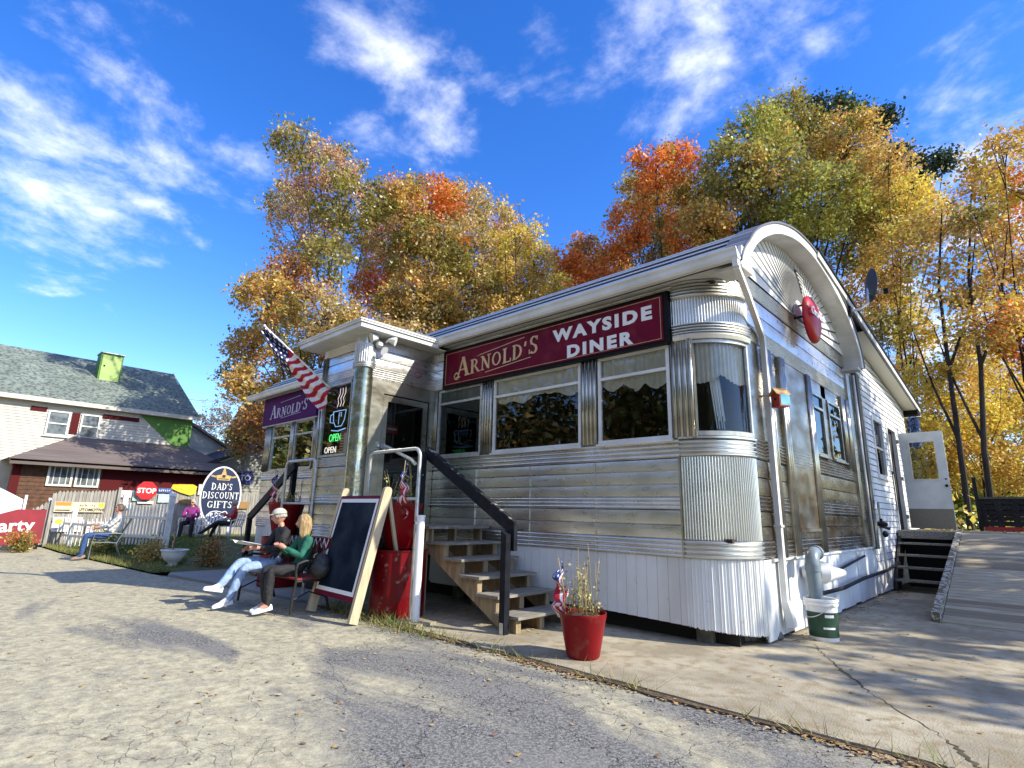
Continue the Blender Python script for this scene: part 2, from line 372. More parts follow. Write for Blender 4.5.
w=bpy.data.worlds.new('World'); S.world=w; w.use_nodes=True; nt=w.node_tree; N=nt.nodes.new; L=nt.links.new
bg=nt.nodes['Background']; bg.inputs['Strength'].default_value=.142
sky=N('ShaderNodeTexSky'); sky.sky_type='NISHITA'; sky.sun_disc=False; sky.sun_elevation=elev; sky.sun_rotation=az
sky.air_density=1.0; sky.dust_density=.25; sky.ozone_density=3.0; sky.altitude=200
hs=N('ShaderNodeHueSaturation'); hs.inputs['Hue'].default_value=.516; hs.inputs['Saturation'].default_value=1.33; hs.inputs['Value'].default_value=1.42; L(sky.outputs[0],hs.inputs['Color'])
tc=N('ShaderNodeTexCoord'); nrm=N('ShaderNodeVectorMath'); nrm.operation='NORMALIZE'; L(tc.outputs['Generated'],nrm.inputs[0])
dirv=nrm.outputs[0]
def vmath(op,a,b=None):
    n=N('ShaderNodeVectorMath'); n.operation=op
    L(a,n.inputs[0]) if not isinstance(a,tuple) else setattr(n.inputs[0],'default_value',a)
    if b is not None:
        if isinstance(b,tuple): n.inputs[1].default_value=b
        else: L(b,n.inputs[1])
    return n
def mth(op,a,b=None,c=None,clamp=False):
    n=N('ShaderNodeMath'); n.operation=op; n.use_clamp=clamp
    for i,x in enumerate((a,b,c)):
        if x is None: continue
        if isinstance(x,(int,float)): n.inputs[i].default_value=x
        else: L(x,n.inputs[i])
    return n.outputs[0]
# cloud layer: density noise in sky directions, gathered into drifts, plus unseen lobes added as fill
sep=N('ShaderNodeSeparateXYZ'); L(dirv,sep.inputs[0])
zz=mth('MAXIMUM',mth('ADD',sep.outputs[2],.12),.05)
cx=mth('DIVIDE',sep.outputs[0],zz); cy=mth('DIVIDE',sep.outputs[1],zz)
cmb=N('ShaderNodeCombineXYZ'); L(cx,cmb.inputs[0]); L(cy,cmb.inputs[1])
n1=N('ShaderNodeTexNoise'); n1.inputs['Scale'].default_value=2.6; n1.inputs['Detail'].default_value=10; n1.inputs['Roughness'].default_value=.62; n1.inputs['Distortion'].default_value=.35
L(cmb.outputs[0],n1.inputs['Vector'])
n2=N('ShaderNodeTexNoise'); n2.inputs['Scale'].default_value=8.5; n2.inputs['Detail'].default_value=8; n2.inputs['Roughness'].default_value=.6; L(cmb.outputs[0],n2.inputs['Vector'])
lob=None
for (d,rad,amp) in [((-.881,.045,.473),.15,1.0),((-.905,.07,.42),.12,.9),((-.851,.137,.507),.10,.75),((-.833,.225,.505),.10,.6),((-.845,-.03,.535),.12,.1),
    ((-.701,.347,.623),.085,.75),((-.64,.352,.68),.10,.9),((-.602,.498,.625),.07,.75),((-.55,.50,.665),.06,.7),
    ((-.324,.60,.73),.14,.95),((-.25,.66,.71),.13,1.0),((-.144,.70,.70),.12,.9),((-.43,.55,.71),.09,.7),((.01,.907,.42),.16,1.0),((-.07,.947,.31),.15,1.0),((.3,.85,.4),.3,.8),((.5,-.6,.5),.6,1.3),((-.1,-.75,.6),.6,1.3),((.2,-.2,.95),.35,1.2),((.7,.3,.6),.4,1.0),((.9,-.1,.3),.4,1.0)]:  # lobes outside the view are added to whiten the ambient light
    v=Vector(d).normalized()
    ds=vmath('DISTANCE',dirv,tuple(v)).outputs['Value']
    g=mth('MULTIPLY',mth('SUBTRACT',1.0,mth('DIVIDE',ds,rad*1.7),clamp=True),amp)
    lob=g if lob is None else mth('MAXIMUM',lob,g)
lob=mth('POWER',lob,.6)
d1=mth('MULTIPLY_ADD',n1.outputs['Fac'],1.0,mth('MULTIPLY',n2.outputs['Fac'],.42))
den=mth('ADD',d1,mth('MULTIPLY',lob,.42))
mr=N('ShaderNodeMapRange'); mr.interpolation_type='SMOOTHSTEP'; mr.inputs['From Min'].default_value=.93; mr.inputs['From Max'].default_value=1.42; mr.inputs['To Max'].default_value=.92; L(den,mr.inputs['Value'])
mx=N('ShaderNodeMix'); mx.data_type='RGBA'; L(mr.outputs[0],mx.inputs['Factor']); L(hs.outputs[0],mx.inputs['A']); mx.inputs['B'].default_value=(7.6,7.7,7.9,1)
L(mx.outputs['Result'],bg.inputs['Color'])

S.view_settings.view_transform='Standard'; S.view_settings.look='None'; S.view_settings.exposure=.72; S.view_settings.gamma=1
S.cycles.max_bounces=6; S.cycles.transparent_max_bounces=12; S.cycles.glossy_bounces=3; S.cycles.diffuse_bounces=3
S.cycles.caustics_reflective=False; S.cycles.caustics_refractive=False; S.cycles.use_denoising=True

# ================================================================== GROUND
def asphalt():
    m,nt,b,N,L=newmat('asphalt_with_sand'); geo=N('ShaderNodeNewGeometry'); P=geo.outputs['Position']
    def noise(sc,det=6,st=(1,1,1),rough=.55,dist=0):
        mp=N('ShaderNodeMapping'); mp.inputs['Scale'].default_value=st; mp.inputs['Rotation'].default_value=(0,0,radians(12)); L(P,mp.inputs['Vector'])
        n=N('ShaderNodeTexNoise'); n.inputs['Scale'].default_value=sc; n.inputs['Detail'].default_value=det; n.inputs['Roughness'].default_value=rough; n.inputs['Distortion'].default_value=dist; L(mp.outputs[0],n.inputs['Vector']); return n.outputs['Fac']
    def rng(v,a,b_,c=0,d=1):
        r=N('ShaderNodeMapRange'); r.inputs['From Min'].default_value=a; r.inputs['From Max'].default_value=b_; r.inputs['To Min'].default_value=c; r.inputs['To Max'].default_value=d; L(v,r.inputs['Value']); return r.outputs[0]
    def mix(f,a,b_):
        x=N('ShaderNodeMix'); x.data_type='RGBA'; L(f,x.inputs['Factor'])
        for k,v in (('A',a),('B',b_)):
            if isinstance(v,tuple): x.inputs[k].default_value=c4(v)
            else: L(v,x.inputs[k])
        return x.outputs['Result']
    def mm(op,a,b_):
        n=N('ShaderNodeMath'); n.operation=op
        for i,x in enumerate((a,b_)):
            if isinstance(x,(int,float)): n.inputs[i].default_value=x
            else: L(x,n.inputs[i])
        return n.outputs[0]
    sp=N('ShaderNodeSeparateXYZ'); L(P,sp.inputs[0])
    far=rng(sp.outputs[0],-2.0,-14.0,-.06,.13)      # the sand gets thicker away down the road
    big=mm('ADD',noise(.55,5,(.55,1.25,1),.6,.6),far)
    aggregate=mm('ADD',mm('MULTIPLY',noise(75,2),.55),mm('MULTIPLY',noise(32,2),.45))
    grey=mix(rng(aggregate,.44,.60),(.06,.06,.058),(.29,.28,.255))
    grey=mix(rng(noise(1.4,4),.35,.75,0,.7),grey,(.22,.21,.19))
    tan=mix(rng(mm('ADD',mm('MULTIPLY',noise(12,6),.6),mm('MULTIPLY',noise(90,2),.4)),.36,.60),(.30,.265,.165),(.58,.53,.35))
    fac=mm('MULTIPLY',rng(big,.43,.55),rng(noise(7,8,(1,1,1),.8),.35,.6,.4,1))
    col=mix(fac,grey,tan)
    # crazed cracks
    ds=N('ShaderNodeTexNoise'); ds.inputs['Scale'].default_value=2.2; ds.inputs['Detail'].default_value=5; L(P,ds.inputs['Vector'])
    sc=N('ShaderNodeVectorMath'); sc.operation='SCALE'; sc.inputs['Scale'].default_value=.55; L(ds.outputs['Color'],sc.inputs[0])
    ad=N('ShaderNodeVectorMath'); ad.operation='ADD'; L(P,ad.inputs[0]); L(sc.outputs[0],ad.inputs[1])
    crs=[]
    for s_,wd in ((.9,.011),(3.2,.008)):
        vo=N('ShaderNodeTexVoronoi'); vo.feature='DISTANCE_TO_EDGE'; vo.inputs['Scale'].default_value=s_; L(ad.outputs[0],vo.inputs['Vector'])
        crs.append(rng(vo.outputs['Distance'],0,wd*s_*.5,1,0))
    msk=rng(noise(.5,3),.42,.58)
    cr=mm('MAXIMUM',mm('MULTIPLY',crs[0],.85),mm('MULTIPLY',crs[1],msk))
    cr=mm('MULTIPLY',cr,rng(fac,.4,.9,.85,.42))
    col=mix(cr,col,(.035,.033,.03)); L(col,b.inputs['Base Color']); b.inputs['Roughness'].default_value=.92
    h=mm('SUBTRACT',mm('ADD',aggregate,mm('MULTIPLY',noise(14,4),.7)),mm('MULTIPLY',cr,1.5))
    bp=N('ShaderNodeBump'); bp.inputs['Strength'].default_value=.7; bp.inputs['Distance'].default_value=.007; L(h,bp.inputs['Height']); L(bp.outputs[0],b.inputs['Normal'])
    return m
ASPH=asphalt()
CONC=M('old_concrete',(.46,.41,.30),(.29,.255,.185),1.3,rough=.9,bump=.25,bscale=60,c3=(.27,.215,.13),s3=7,detail=12,lo3=.46,hi3=.72,spec=.1)
PATHC=M('path_concrete',(.3,.3,.28),(.24,.24,.22),1.2,rough=.9,bump=.1,bscale=40)
DIRT=M('ground_dirt',(.12,.10,.06),(.2,.15,.07),2.0,rough=.95,bump=.3,bscale=15,c3=(.06,.09,.03),s3=1.2)
LAWNM=M('lawn_base',(.06,.09,.02),(.12,.12,.04),3,rough=.95,bump=.2)

def heightmap(x,y):
    """terrain beyond the lot"""
    h=-.08
    if y>24: h-=min(3.0,(y-24)*.12)*(1 if x>-12 else .2)
    if x<-60: h+=min(8,(-60-x)*.05)
    return h
mb=MB(); xs=list(np.concatenate([np.linspace(-400,-80,9),np.linspace(-70,50,31),np.linspace(80,400,9)])); ys=list(np.concatenate([np.linspace(-400,-60,8),np.linspace(-50,70,31),np.linspace(100,400,8)]))
mb.add([(x,y,heightmap(x,y)) for y in ys for x in xs],[(j*len(xs)+i,j*len(xs)+i+1,(j+1)*len(xs)+i+1,(j+1)*len(xs)+i) for j in range(len(ys)-1) for i in range(len(xs)-1)],0,True)
setp(mb.build('terrain',DIRT),kind='structure')
mb=MB(); mb.prism([(-70,-14),(22,-14),(22,4.78),(-9.2,4.78),(-12.9,4.35),(-15.2,4.02),(-22.8,3.45),(-31,3.3),(-70,3.0)],-.3,-.03); setp(mb.build('road',ASPH),kind='structure')
# concrete apron round the diner, with its ragged front edge and joints
mb=MB(); rnd=random.Random(3)
edge=[(x,4.80+rnd.uniform(-.035,.035)) for x in np.linspace(12,-9.2,70)]
mb.prism(edge+[(-9.2,5.0),(-9.2,16),(12,16)],-.25,0.0); apron=mb.build('concrete_apron',CONC); setp(apron,kind='structure')
mb=MB(); e1=[(x,4.815+rnd.uniform(-.01,.03)) for x in np.linspace(.8,-9.0,90)]; e2=[(x,4.775-.05*abs(sin(x*3.1))*abs(sin(x*.9+1))-rnd.uniform(0,.03)) for x in np.linspace(-9.0,.8,90)]
mb.prism(e1+e2,-.05,-.012); setp(mb.build('dirt_strip',M('edge_dirt',(.05,.035,.02),(.17,.115,.06),22,rough=.95,bump=.4,bscale=60)),kind='structure')
mb=MB(); mb.prism([(-9.2,4.83),(-12.7,4.5),(-14.6,4.25),(-15.2,4.5),(-24.5,9.2),(-25.5,11.5),(-24,11.5),(-14.2,8.4),(-9.2,8.4)],-.2,-.004); setp(mb.build('front_path',PATHC),kind='structure')
# lawn
def lawn_z(x,y): return max(-.02,min(.34,(-x-15.0)*.055))*min(1,max(0,(y-4.0)/1.2))+.0
mb=MB(); gx=np.linspace(-15.0,-32,30); 
def lawn_edge(x): return np.interp(-x,[15,22.8,31,33],[4.05,3.5,3.35,3.3])
rows=[]
for x in gx:
    y0=lawn_edge(x)
    rows.append([(x,y0+(13-y0)*(t**1.6),0) for t in np.linspace(0,1,24)])
vs=[(x,y,lawn_z(x,y)-.0+.004) for r_ in rows for x,y,_ in r_]
mb.add(vs,[(i*24+j,(i+1)*24+j,(i+1)*24+j+1,i*24+j+1) for i in range(len(rows)-1) for j in range(23)],0,True)
setp(mb.build('lawn',LAWNM),kind='structure')

def blades(name,spots,mats,label,kind='stuff',hmin=.05,hmax=.12,wd=.012,lean=.5,seed=1):
    r=np.random.RandomState(seed); n=len(spots); P=np.array(spots,float)
    h=r.uniform(hmin,hmax,n); a=r.uniform(0,2*pi,n); w_=wd*r.uniform(.6,1.4,n)
    dx=np.cos(a)*w_;dy=np.sin(a)*w_; lx=r.normal(0,lean,n)*h; ly=r.normal(0,lean,n)*h
    V=np.zeros((n,3,3)); V[:,0]=P+np.stack([-dx,-dy,-.01+0*h],1); V[:,1]=P+np.stack([dx,dy,-.01+0*h],1); V[:,2]=P+np.stack([lx,ly,h],1)
    me=bpy.data.meshes.new(name); me.vertices.add(n*3); me.vertices.foreach_set('co',V.reshape(-1)); me.loops.add(n*3); me.loops.foreach_set('vertex_index',np.arange(n*3)); me.polygons.add(n); me.polygons.foreach_set('loop_start',np.arange(n)*3); me.polygons.foreach_set('loop_total',np.full(n,3)); 
    me.update(); me.validate()
    nm=len(mats); me.polygons.foreach_set('material_index',r.randint(0,nm,n))
    o=link(name,me,mats); setp(o,label,None,None,kind); return o
GR1=M('grass_green',(.07,.15,.02),(.14,.2,.04),8,rough=.8); GR2=M('grass_straw',(.36,.3,.12),(.28,.22,.08),8,rough=.85); GR3=M('grass_olive',(.13,.15,.03),(.2,.2,.05),8,rough=.8)
rs=np.random.RandomState(5); sp=[]
while len(sp)<26000:
    x=-rs.uniform(15.0,31); y=lawn_edge(x)+abs(rs.normal(0,3.0))
    if y>12: continue
    if y>4.5+(x+15.2)*(-.505) -.1 and x>-24.5 and y< 4.25+(x+14.0)*(-.48)+3.2: 
        if y>4.5-(x+15.2)*.505: continue
    sp.append((x,y,lawn_z(x,y)))
blades('lawn_grass',sp,[GR1,GR1,GR3],'mown green lawn grass behind the white picket fence',hmin=.04,hmax=.10)
sp=[]
for k in range(5200):
    x=-rs.uniform(15.2,30); y=lawn_edge(x)+abs(rs.normal(0,.28)); sp.append((x,y,lawn_z(x,y)))
for k in range(1100):   # beside the barrel and the chalkboard
    x=rs.uniform(-8.4,-5.6); y=4.72+rs.normal(0,.11)+(.12 if x<-7 else 0); 
    if rs.rand()<.4+.6*(x<-6.2): sp.append((x,y,-.01))
for k in range(1700):
    x=rs.uniform(-5.6,0.2); sp.append((x,4.79+rs.normal(0,.018),-.02)) if rs.rand()<.0 else None
for k in range(330):
    x=rs.choice([-5.3,-4.4,-3.0,-1.5,-.6])+rs.normal(0,.25); sp.append((x,4.775+rs.normal(0,.022),-.03))
blades('roadside_weeds',sp,[GR2,GR2,GR3,GR1],'dry weeds and grass tufts growing along the broken pavement edge',hmin=.03,hmax=.20,wd=.005,lean=1.0,seed=3)
# fallen leaves
LF=[M('leaf_gold',(.42,.27,.09),rough=.8),M('leaf_brown',(.20,.11,.055),rough=.85),M('leaf_tan',(.45,.33,.2),rough=.85)]
r=np.random.RandomState(9); pts=[]
def scat(n,fx,fy,z=0.004):
    for k in range(n): pts.append((fx(),fy(),z))
scat(900,lambda:r.uniform(-8.8,.3),lambda:4.79-abs(r.normal(0,.05)),-.022)
scat(120,lambda:r.normal(-3.9,.35),lambda:4.74-abs(r.normal(0,.07)),-.02)
scat(160,lambda:r.normal(-1.0,.3),lambda:4.74-abs(r.normal(0,.06)),-.02)
scat(340,lambda:-2.58+abs(r.normal(0,.12)),lambda:r.uniform(7.9,15.5))
scat(520,lambda:r.uniform(-2.5,5),lambda:r.uniform(5.2,15))
scat(220,lambda:r.uniform(-6.5,1.5),lambda:r.uniform(1.5,4.7),-.022)
scat(150,lambda:r.uniform(-20,-4),lambda:r.uniform(0,4),-.022)
scat(160,lambda:r.uniform(-7,-4.8),lambda:r.uniform(5.6,6.9))
scat(500,lambda:r.uniform(-2.4,2.5),lambda:r.uniform(16.7,21),1.324)
scat(900,lambda:r.uniform(-24,-16),lambda:r.uniform(4.2,10),.0)
scat(5000,lambda:r.uniform(-12,10),lambda:r.uniform(20.8,34),0)
scat(1500,lambda:r.uniform(3.6,14),lambda:r.uniform(9,24),0)
V=[];n=len(pts)
for (x,y,z) in pts:
    if x<-15: z=lawn_z(x,y)+.03
    if y>20.8 or x>3.6: z=heightmap(x,y)+.02 if y>16 else .004
    s=r.uniform(.010,.030)*(1.8 if y>15 or x<-12 else 1); a=r.uniform(0,6.28); t=r.uniform(-.5,.5)
    ux,uy=cos(a)*s,sin(a)*s
    V+= [(x-ux,y-uy,z),(x+uy*.7,y-ux*.7,z+abs(t)*s),(x+ux,y+uy,z+s*.35),(x-uy*.7,y+ux*.7,z+abs(t)*s*.6)]
me=bpy.data.meshes.new('fallen_leaves'); me.from_pydata(V,[],[(4*i,4*i+1,4*i+2,4*i+3) for i in range(n)]); me.polygons.foreach_set('material_index',r.randint(0,3,n))
o=link('fallen_leaves',me,LF); setp(o,'dry yellow and brown leaves scattered over the pavement, deck and bank',None,None,'stuff')
# cracks across the concrete
mb=MB(); rc=random.Random(8)
for (ax,ay),(bx_,by_),wd in (((-1.95,7.3),(-1.35,6.2),.03),((-.72,5.35),(-.45,4.82),.035),((-1.95,7.3),(-2.3,8.0),.012),((-1.35,6.2),(-.72,5.35),.010),((-.45,8.9),(1.8,7.1),.012),((-5.2,4.85),(-5.0,5.3),.012)):
    n=18; pt=[]
    for k in range(n+1):
        t=k/n; pt.append((ax+(bx_-ax)*t+rc.uniform(-.02,.02),ay+(by_-ay)*t+rc.uniform(-.02,.02),wd*(.25+.75*sin(pi*t))*rc.uniform(.5,1)))
    V=[];
    for x,y,w_ in pt: V+=[(x-w_*.6,y-w_*.4,.003),(x+w_*.6,y+w_*.4,.003)]
    mb.add(V,[(2*k,2*k+1,2*k+3,2*k+2) for k in range(n)])
setp(mb.build('pavement_crack',M('crack_dirt',(.05,.04,.02),(.10,.08,.04),20,rough=.95)),kind='structure')
# small stones
mb=MB()
for k in range(420):
    x=r.uniform(-9,1.0); y=4.74-abs(r.normal(0,.25)) if k<260 else r.uniform(1.2,4.5); s=r.uniform(.005,.016)
    mb.ball((x,y,-.03+s*.5),(s,s*.8,s*.6),5,4)
setp(mb.build('gravel',M('gravel_grey',(.25,.24,.21),(.4,.37,.3),3,rough=.9)),'loose gravel and grit on the broken asphalt','gravel',None,'stuff')
gone=bpy.data.objects['gravel']; 
if 'category' in gone: del gone['category']
# ================================================================== DINER
DN=thing('diner','long stainless steel dining car with barrel roof, rounded ribbed corner and white skirt','diner',(-9.5,10,0))
YF=6.8; XE=-2.65; RC=.7; YB=13.75
CXc,CYc=XE-RC,YF+RC
def front(x0,x1,n=2): return [(x,YF,0,-1) for x in np.linspace(x0,x1,n)]
def arc(n=18,a0=-90,a1=0): return [(CXc+RC*cos(radians(a)),CYc+RC*sin(radians(a)),cos(radians(a)),sin(radians(a))) for a in np.linspace(a0,a1,n)]
def endw(y0,y1,n=2): return [(XE,y,1,0) for y in np.linspace(y0,y1,n)]
def ribs(z0,z1,n,d=.022,base=.004):
    pr=[(0,z0),(base+.004,z0+.001)]; h=(z1-z0)/n
    for k in range(n):
        for j in range(6):
            t=j/5; pr.append((base+d*sin(pi*t)**.7 if 0<t<1 else base,z0+h*(k+.06+.88*t)))
    pr+= [(base+.004,z1-.001),(0,z1)]; return pr
def lap(z0,z1,o=0.0,bulge=.0): return [(o-.012,z0),(o+.012,z0+.003),(o+.0135,z0+(z1-z0)*.35),(o+.0115,z0+(z1-z0)*.7),(o+.007,z1-.014),(o-.010,z1-.007),(o-.012,z1)]
def bands(mb,plan,spec):
    for s in spec:
        if s[0]=='r': mb.sweep(plan,ribs(s[1],s[2],s[3],*(s[4:])))
        else: mb.sweep(plan,lap(s[1],s[2]))
LOW=[('r',1.0,1.23,4,.026),('l',1.23,1.41),('l',1.41,1.60),('r',1.60,1.76,3,.018),('l',1.76,1.93),('l',1.93,2.11),('l',2.11,2.27),('r',2.27,2.52,4,.024)]
UP=[('r',3.86,4.08,4,.02),('l',4.08,4.27),('l',4.27,4.46),('r',4.46,4.70,5,.016)]
# front wall right of the vestibule, and the left wing
for x0,x1 in ((-8.5,CXc),(-16.35,-10.1)):
    mb=MB(); bands(mb,front(x0,x1),LOW); bands(mb,front(x0,x1),UP)
    # vertical cover seams
    for x in np.arange(x0+1.25,x1-.3,1.28): mb.box(x-.004,x+.004,YF-.03,YF-.012,1.0,2.27)
    mb.build('front_wall',STEEL,DN)
mb=MB(); mb.box(-16.37,-16.31,YF-.02,YB,1.0,4.7); mb.box(-16.35,-2.7,YB-.06,YB,1.0,4.7); mb.build('rear_wall',STEEL,DN)
# corner: fluted drum, ribbed bands
def flutes(z0,z1,plan_fn,nf,d=.02):
    mb=MB(); n=nf*6
    pl=plan_fn(n+1)
    pl=[(x+nx*(d*abs(sin(pi*k/6))**.8),y+ny*(d*abs(sin(pi*k/6))**.8),nx,ny) for k,(x,y,nx,ny) in enumerate(pl)]
    mb.sweep(pl,[(0.004,z0),(0.004,z1)]); return mb
flutes(1.23,2.27,lambda n:arc(n),32,.02).build('corner_panel',STEEL_F,DN)
flutes(4.08,4.46,lambda n:arc(n,-95,10),34,.018).build('corner_panel',STEEL_F,DN)
mb=MB(); cp=arc(24)
bands(mb,cp,[('r',1.0,1.23,4,.034)]); mb.build('corner_band',STEEL_F,DN); mb=MB(); bands(mb,cp,[('r',2.27,2.50,4,.034)])
mb.sweep(arc(24),[(0,2.50),(.05,2.505),(.05,2.53),(-.02,2.545)])
mb.build('corner_band',STEEL_F,DN); mb=MB(); mb.sweep(arc(24),[(.0,3.84),(.06,3.85),(.075,3.90),(.06,3.93)]); bands(mb,arc(24),[('r',3.93,4.09,4,.05,.03)]); mb.build('corner_band',STEEL_F,DN); mb=MB(); bands(mb,arc(24),[('r',4.46,4.70,5,.05,.03)])
mb.build('corner_band',STEEL_F,DN)
mb=MB(); mb.box(-3.37,-3.345,YF-.035,YF,1.0,2.27); mb.build('corner_band',STEEL_POST,DN)
# end wall bands
mb=MB(); E0=CYc
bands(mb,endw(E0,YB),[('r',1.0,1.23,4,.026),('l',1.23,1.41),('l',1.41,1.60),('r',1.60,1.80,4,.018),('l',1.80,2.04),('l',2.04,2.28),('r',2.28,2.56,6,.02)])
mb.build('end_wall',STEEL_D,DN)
mb=MB(); bands(mb,endw(E0,YB),[('r',3.95,4.2,8,.014),('l',4.2,4.43),('l',4.43,4.66),('r',4.68,4.94,9,.014)]); mb.build('end_wall',STEEL,DN)
# solid infill of window zone between openings
mb=MB()
mb.box(XE-.04,XE-.0,E0+.0,10.40,2.56,3.95); mb.box(XE-.04,XE,12.32,YB,2.56,3.95); mb.box(XE-.04,XE,11.12,11.42,2.56,3.95)
mb.box(XE-.04,XE,10.40,12.32,3.72,3.95)
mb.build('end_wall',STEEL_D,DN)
def flutepost(mb,x0,x1,y0,y1,z0,z1,face,n=4,d=.02):
    """slab with vertical half-round flutes on its outer face"""
    mb.box(x0,x1,y0,y1,z0,z1)
    for k in range(n):
        if face=='y':
            c=x0+(x1-x0)*(k+.5)/n; mb.tube([(c,y0,z0),(c,y0,z1)],(x1-x0)/n*.36,8)
        else:
            c=y0+(y1-y0)*(k+.5)/n; mb.tube([(x1,c,z0),(x1,c,z1)],(y1-y0)/n*.36,8)
for x0,x1 in ((-8.5,-8.42),(-7.14,-6.88),(-4.92,-4.64),(-3.42,-3.10)):
    mb=MB(); flutepost(mb,x0,x1,YF-.035 if x1<-3.2 else YF-.02,YF+.05,2.52,3.86,'y'); mb.build('window_post',STEEL_POST,DN)
for x0,x1 in ((-16.35,-15.95),(-14.72,-14.55),(-13.42,-13.2)):
    mb=MB(); flutepost(mb,x0,x1,YF-.035,YF+.05,2.52,3.86,'y'); mb.build('window_post',STEEL_POST,DN)
mb=MB(); mb.box(-13.2,-10.1,YF-.02,YF+.02,2.52,3.86); mb.build('front_wall',STEEL,DN)
for y0,y1,z0,z1 in ((8.12,8.36,1.0,3.95),(8.72,8.98,1.0,3.95),(10.1,10.34,1.0,3.95),(12.4,12.62,2.5,3.95),(12.8,13.0,2.5,3.95)):
    mb=MB(); flutepost(mb,XE,XE+.035,y0,y1,z0,z1,'x',3); mb.build('wall_post',STEEL_POST,DN)
PLATE=steel('stained_plate',(.5,.46,.4),(.25,.17,.09),.35,.62,rough=.3,wav=.12,metal=.9,fine=0)
mb=MB(); mb.box(XE-.01,XE+.022,9.02,10.08,1.38,3.93); mb.box(XE,XE+.05,9.02,10.08,1.33,1.375); mb.build('blanked_door_panel',PLATE,DN)

def window(x0,x1,z0,z1,pax='y',c=YF,tr=3.46,out=-1,curtain='valance',glass=GLASS,fr=.05,fm=WHITE,side=+1):
    """frame (the part) with pane and curtain as sub-parts; x0..x1 along the wall, c the wall plane"""
    mb=MB()
    def bx(a0,a1,b0,b1,z_0,z_1):
        if pax=='y': mb.box(a0,a1,c+out*b1,c+out*b0,z_0,z_1) if out<0 else mb.box(a0,a1,c+b0,c+b1,z_0,z_1)
        else: mb.box(c+b0,c+b1,a0,a1,z_0,z_1)
    bx(x0,x1,-.03,.035,z0,z0+fr); bx(x0,x1,-.03,.02,z1-fr,z1); bx(x0,x0+fr,-.03,.025,z0+fr,z1-fr); bx(x1-fr,x1,-.03,.025,z0+fr,z1-fr)
    if tr: bx(x0+fr,x1-fr,-.03,.03,tr-.022,tr+.022)
    bx(x0-.02,x1+.02,.0,.07,z0-.035,z0-.001)
    o=mb.build('window',fm,DN)
    g=MB()
    def q(mb_,off,a0,a1,b0,b1):
        if pax=='y': mb_.quad((a0,c-out*off,b0),(a1,c-out*off,b0),(a1,c-out*off,b1),(a0,c-out*off,b1))
        else: mb_.quad((c-off,a0,b0),(c-off,a1,b0),(c-off,a1,b1),(c-off,a0,b1))
    q(g,.005,x0+fr*.6,x1-fr*.6,z0+fr*.6,z1-fr*.6); g.build('pane',glass,o,fix=False)
    if curtain:
        cm=MB(); n=60; w_=x1-x0; rr_=random.Random(int(x0*100)&1023)
        if curtain=='valance': hem=lambda t: tr-.02-.13*abs(sin(t*pi*1.5+.3))**.7-.03*sin(t*23)
        elif curtain=='lace': hem=lambda t: tr-.10-.10*abs(sin(t*pi*3))-.05*(t>.5)
        else: hem=lambda t: tr+.02
        V=[]
        for k in range(n+1):
            t=k/n; x=x0+fr+(w_-2*fr)*t; d=.035+.012*sin(t*w_*40)+.006*sin(t*w_*71)
            for z in (z1-fr*.5,hem(t)):
                V.append((x,c-out*d,z) if pax=='y' else (c-d,x,z))
        cm.add(V,[(2*k,2*k+2,2*k+3,2*k+1) for k in range(n)],0,True); cm.build('curtain',CURT,o,fix=False)
    return o
window(-8.40,-7.16,2.52,3.84,glass=GLASS_DIM,fm=GALV,tr=3.56,curtain='plain')
window(-6.86,-4.94,2.52,3.84,tr=3.52,curtain='valance')
window(-4.62,-3.44,2.52,3.84,tr=3.50,curtain='lace')
window(-15.93,-14.74,2.52,3.84,glass=GLASS_W,fm=GALV,curtain=None); window(-14.53,-13.44,2.52,3.84,glass=GLASS_W,fm=GALV,curtain=None)
window(10.42,11.10,2.60,3.72,pax='x',c=XE,tr=3.45,curtain=None,fm=STEEL_POST,fr=.045,out=1); window(11.44,12.30,2.60,3.72,pax='x',c=XE,tr=3.45,curtain=None,fm=STEEL_POST,fr=.045,out=1)
# curved corner window
mb=MB()
pa=arc(26,-82,-2)
mb.sweep(pa,[(.03,2.54),(.035,2.60),(-.02,2.60)]); mb.sweep(pa,[(-.02,3.80),(.03,3.80),(.03,3.84)])
for a in (-82,-3): 
    x,y,nx,ny=arc(2,a,a)[0]; mb.tube([(x,y,2.54),(x,y,3.84)],.03,8)
cw=mb.build('corner_window',GALV,DN)
mb=MB(); mb.sweep([(x-nx*.012,y-ny*.012,nx,ny) for x,y,nx,ny in pa],[(0,2.58),(0,3.82)]); mb.build('pane',GLASS,cw,fix=False)
mb=MB(); n=90; V=[]
for k in range(n+1):
    t=k/n; a=radians(-82+80*t); d=RC-.05-.015*sin(t*95); hem=3.37-.12*abs(sin(t*pi*1.6+.5))
    for z in (3.82,hem): V.append((CXc+d*cos(a),CYc+d*sin(a),z))
mb.add(V,[(2*k,2*k+2,2*k+3,2*k+1) for k in range(n)],0,True); mb.build('curtain',M('lace_curtain',(.92,.91,.84),(.82,.81,.72),9,rough=.9),cw,fix=False)
mb=MB()
for k in range(14):
    a=radians(-47+1.1*k); mb.bar((CXc+(RC-.16)*cos(a),CYc+(RC-.16)*sin(a),2.6+.25*abs(cos(k*.9))),(CXc+(RC-.16)*cos(a-.1),CYc+(RC-.16)*sin(a-.1),3.42),.012,.008)
mb.build('curtain',M('lace_curtain2',(.8,.8,.74),rough=.9),cw)
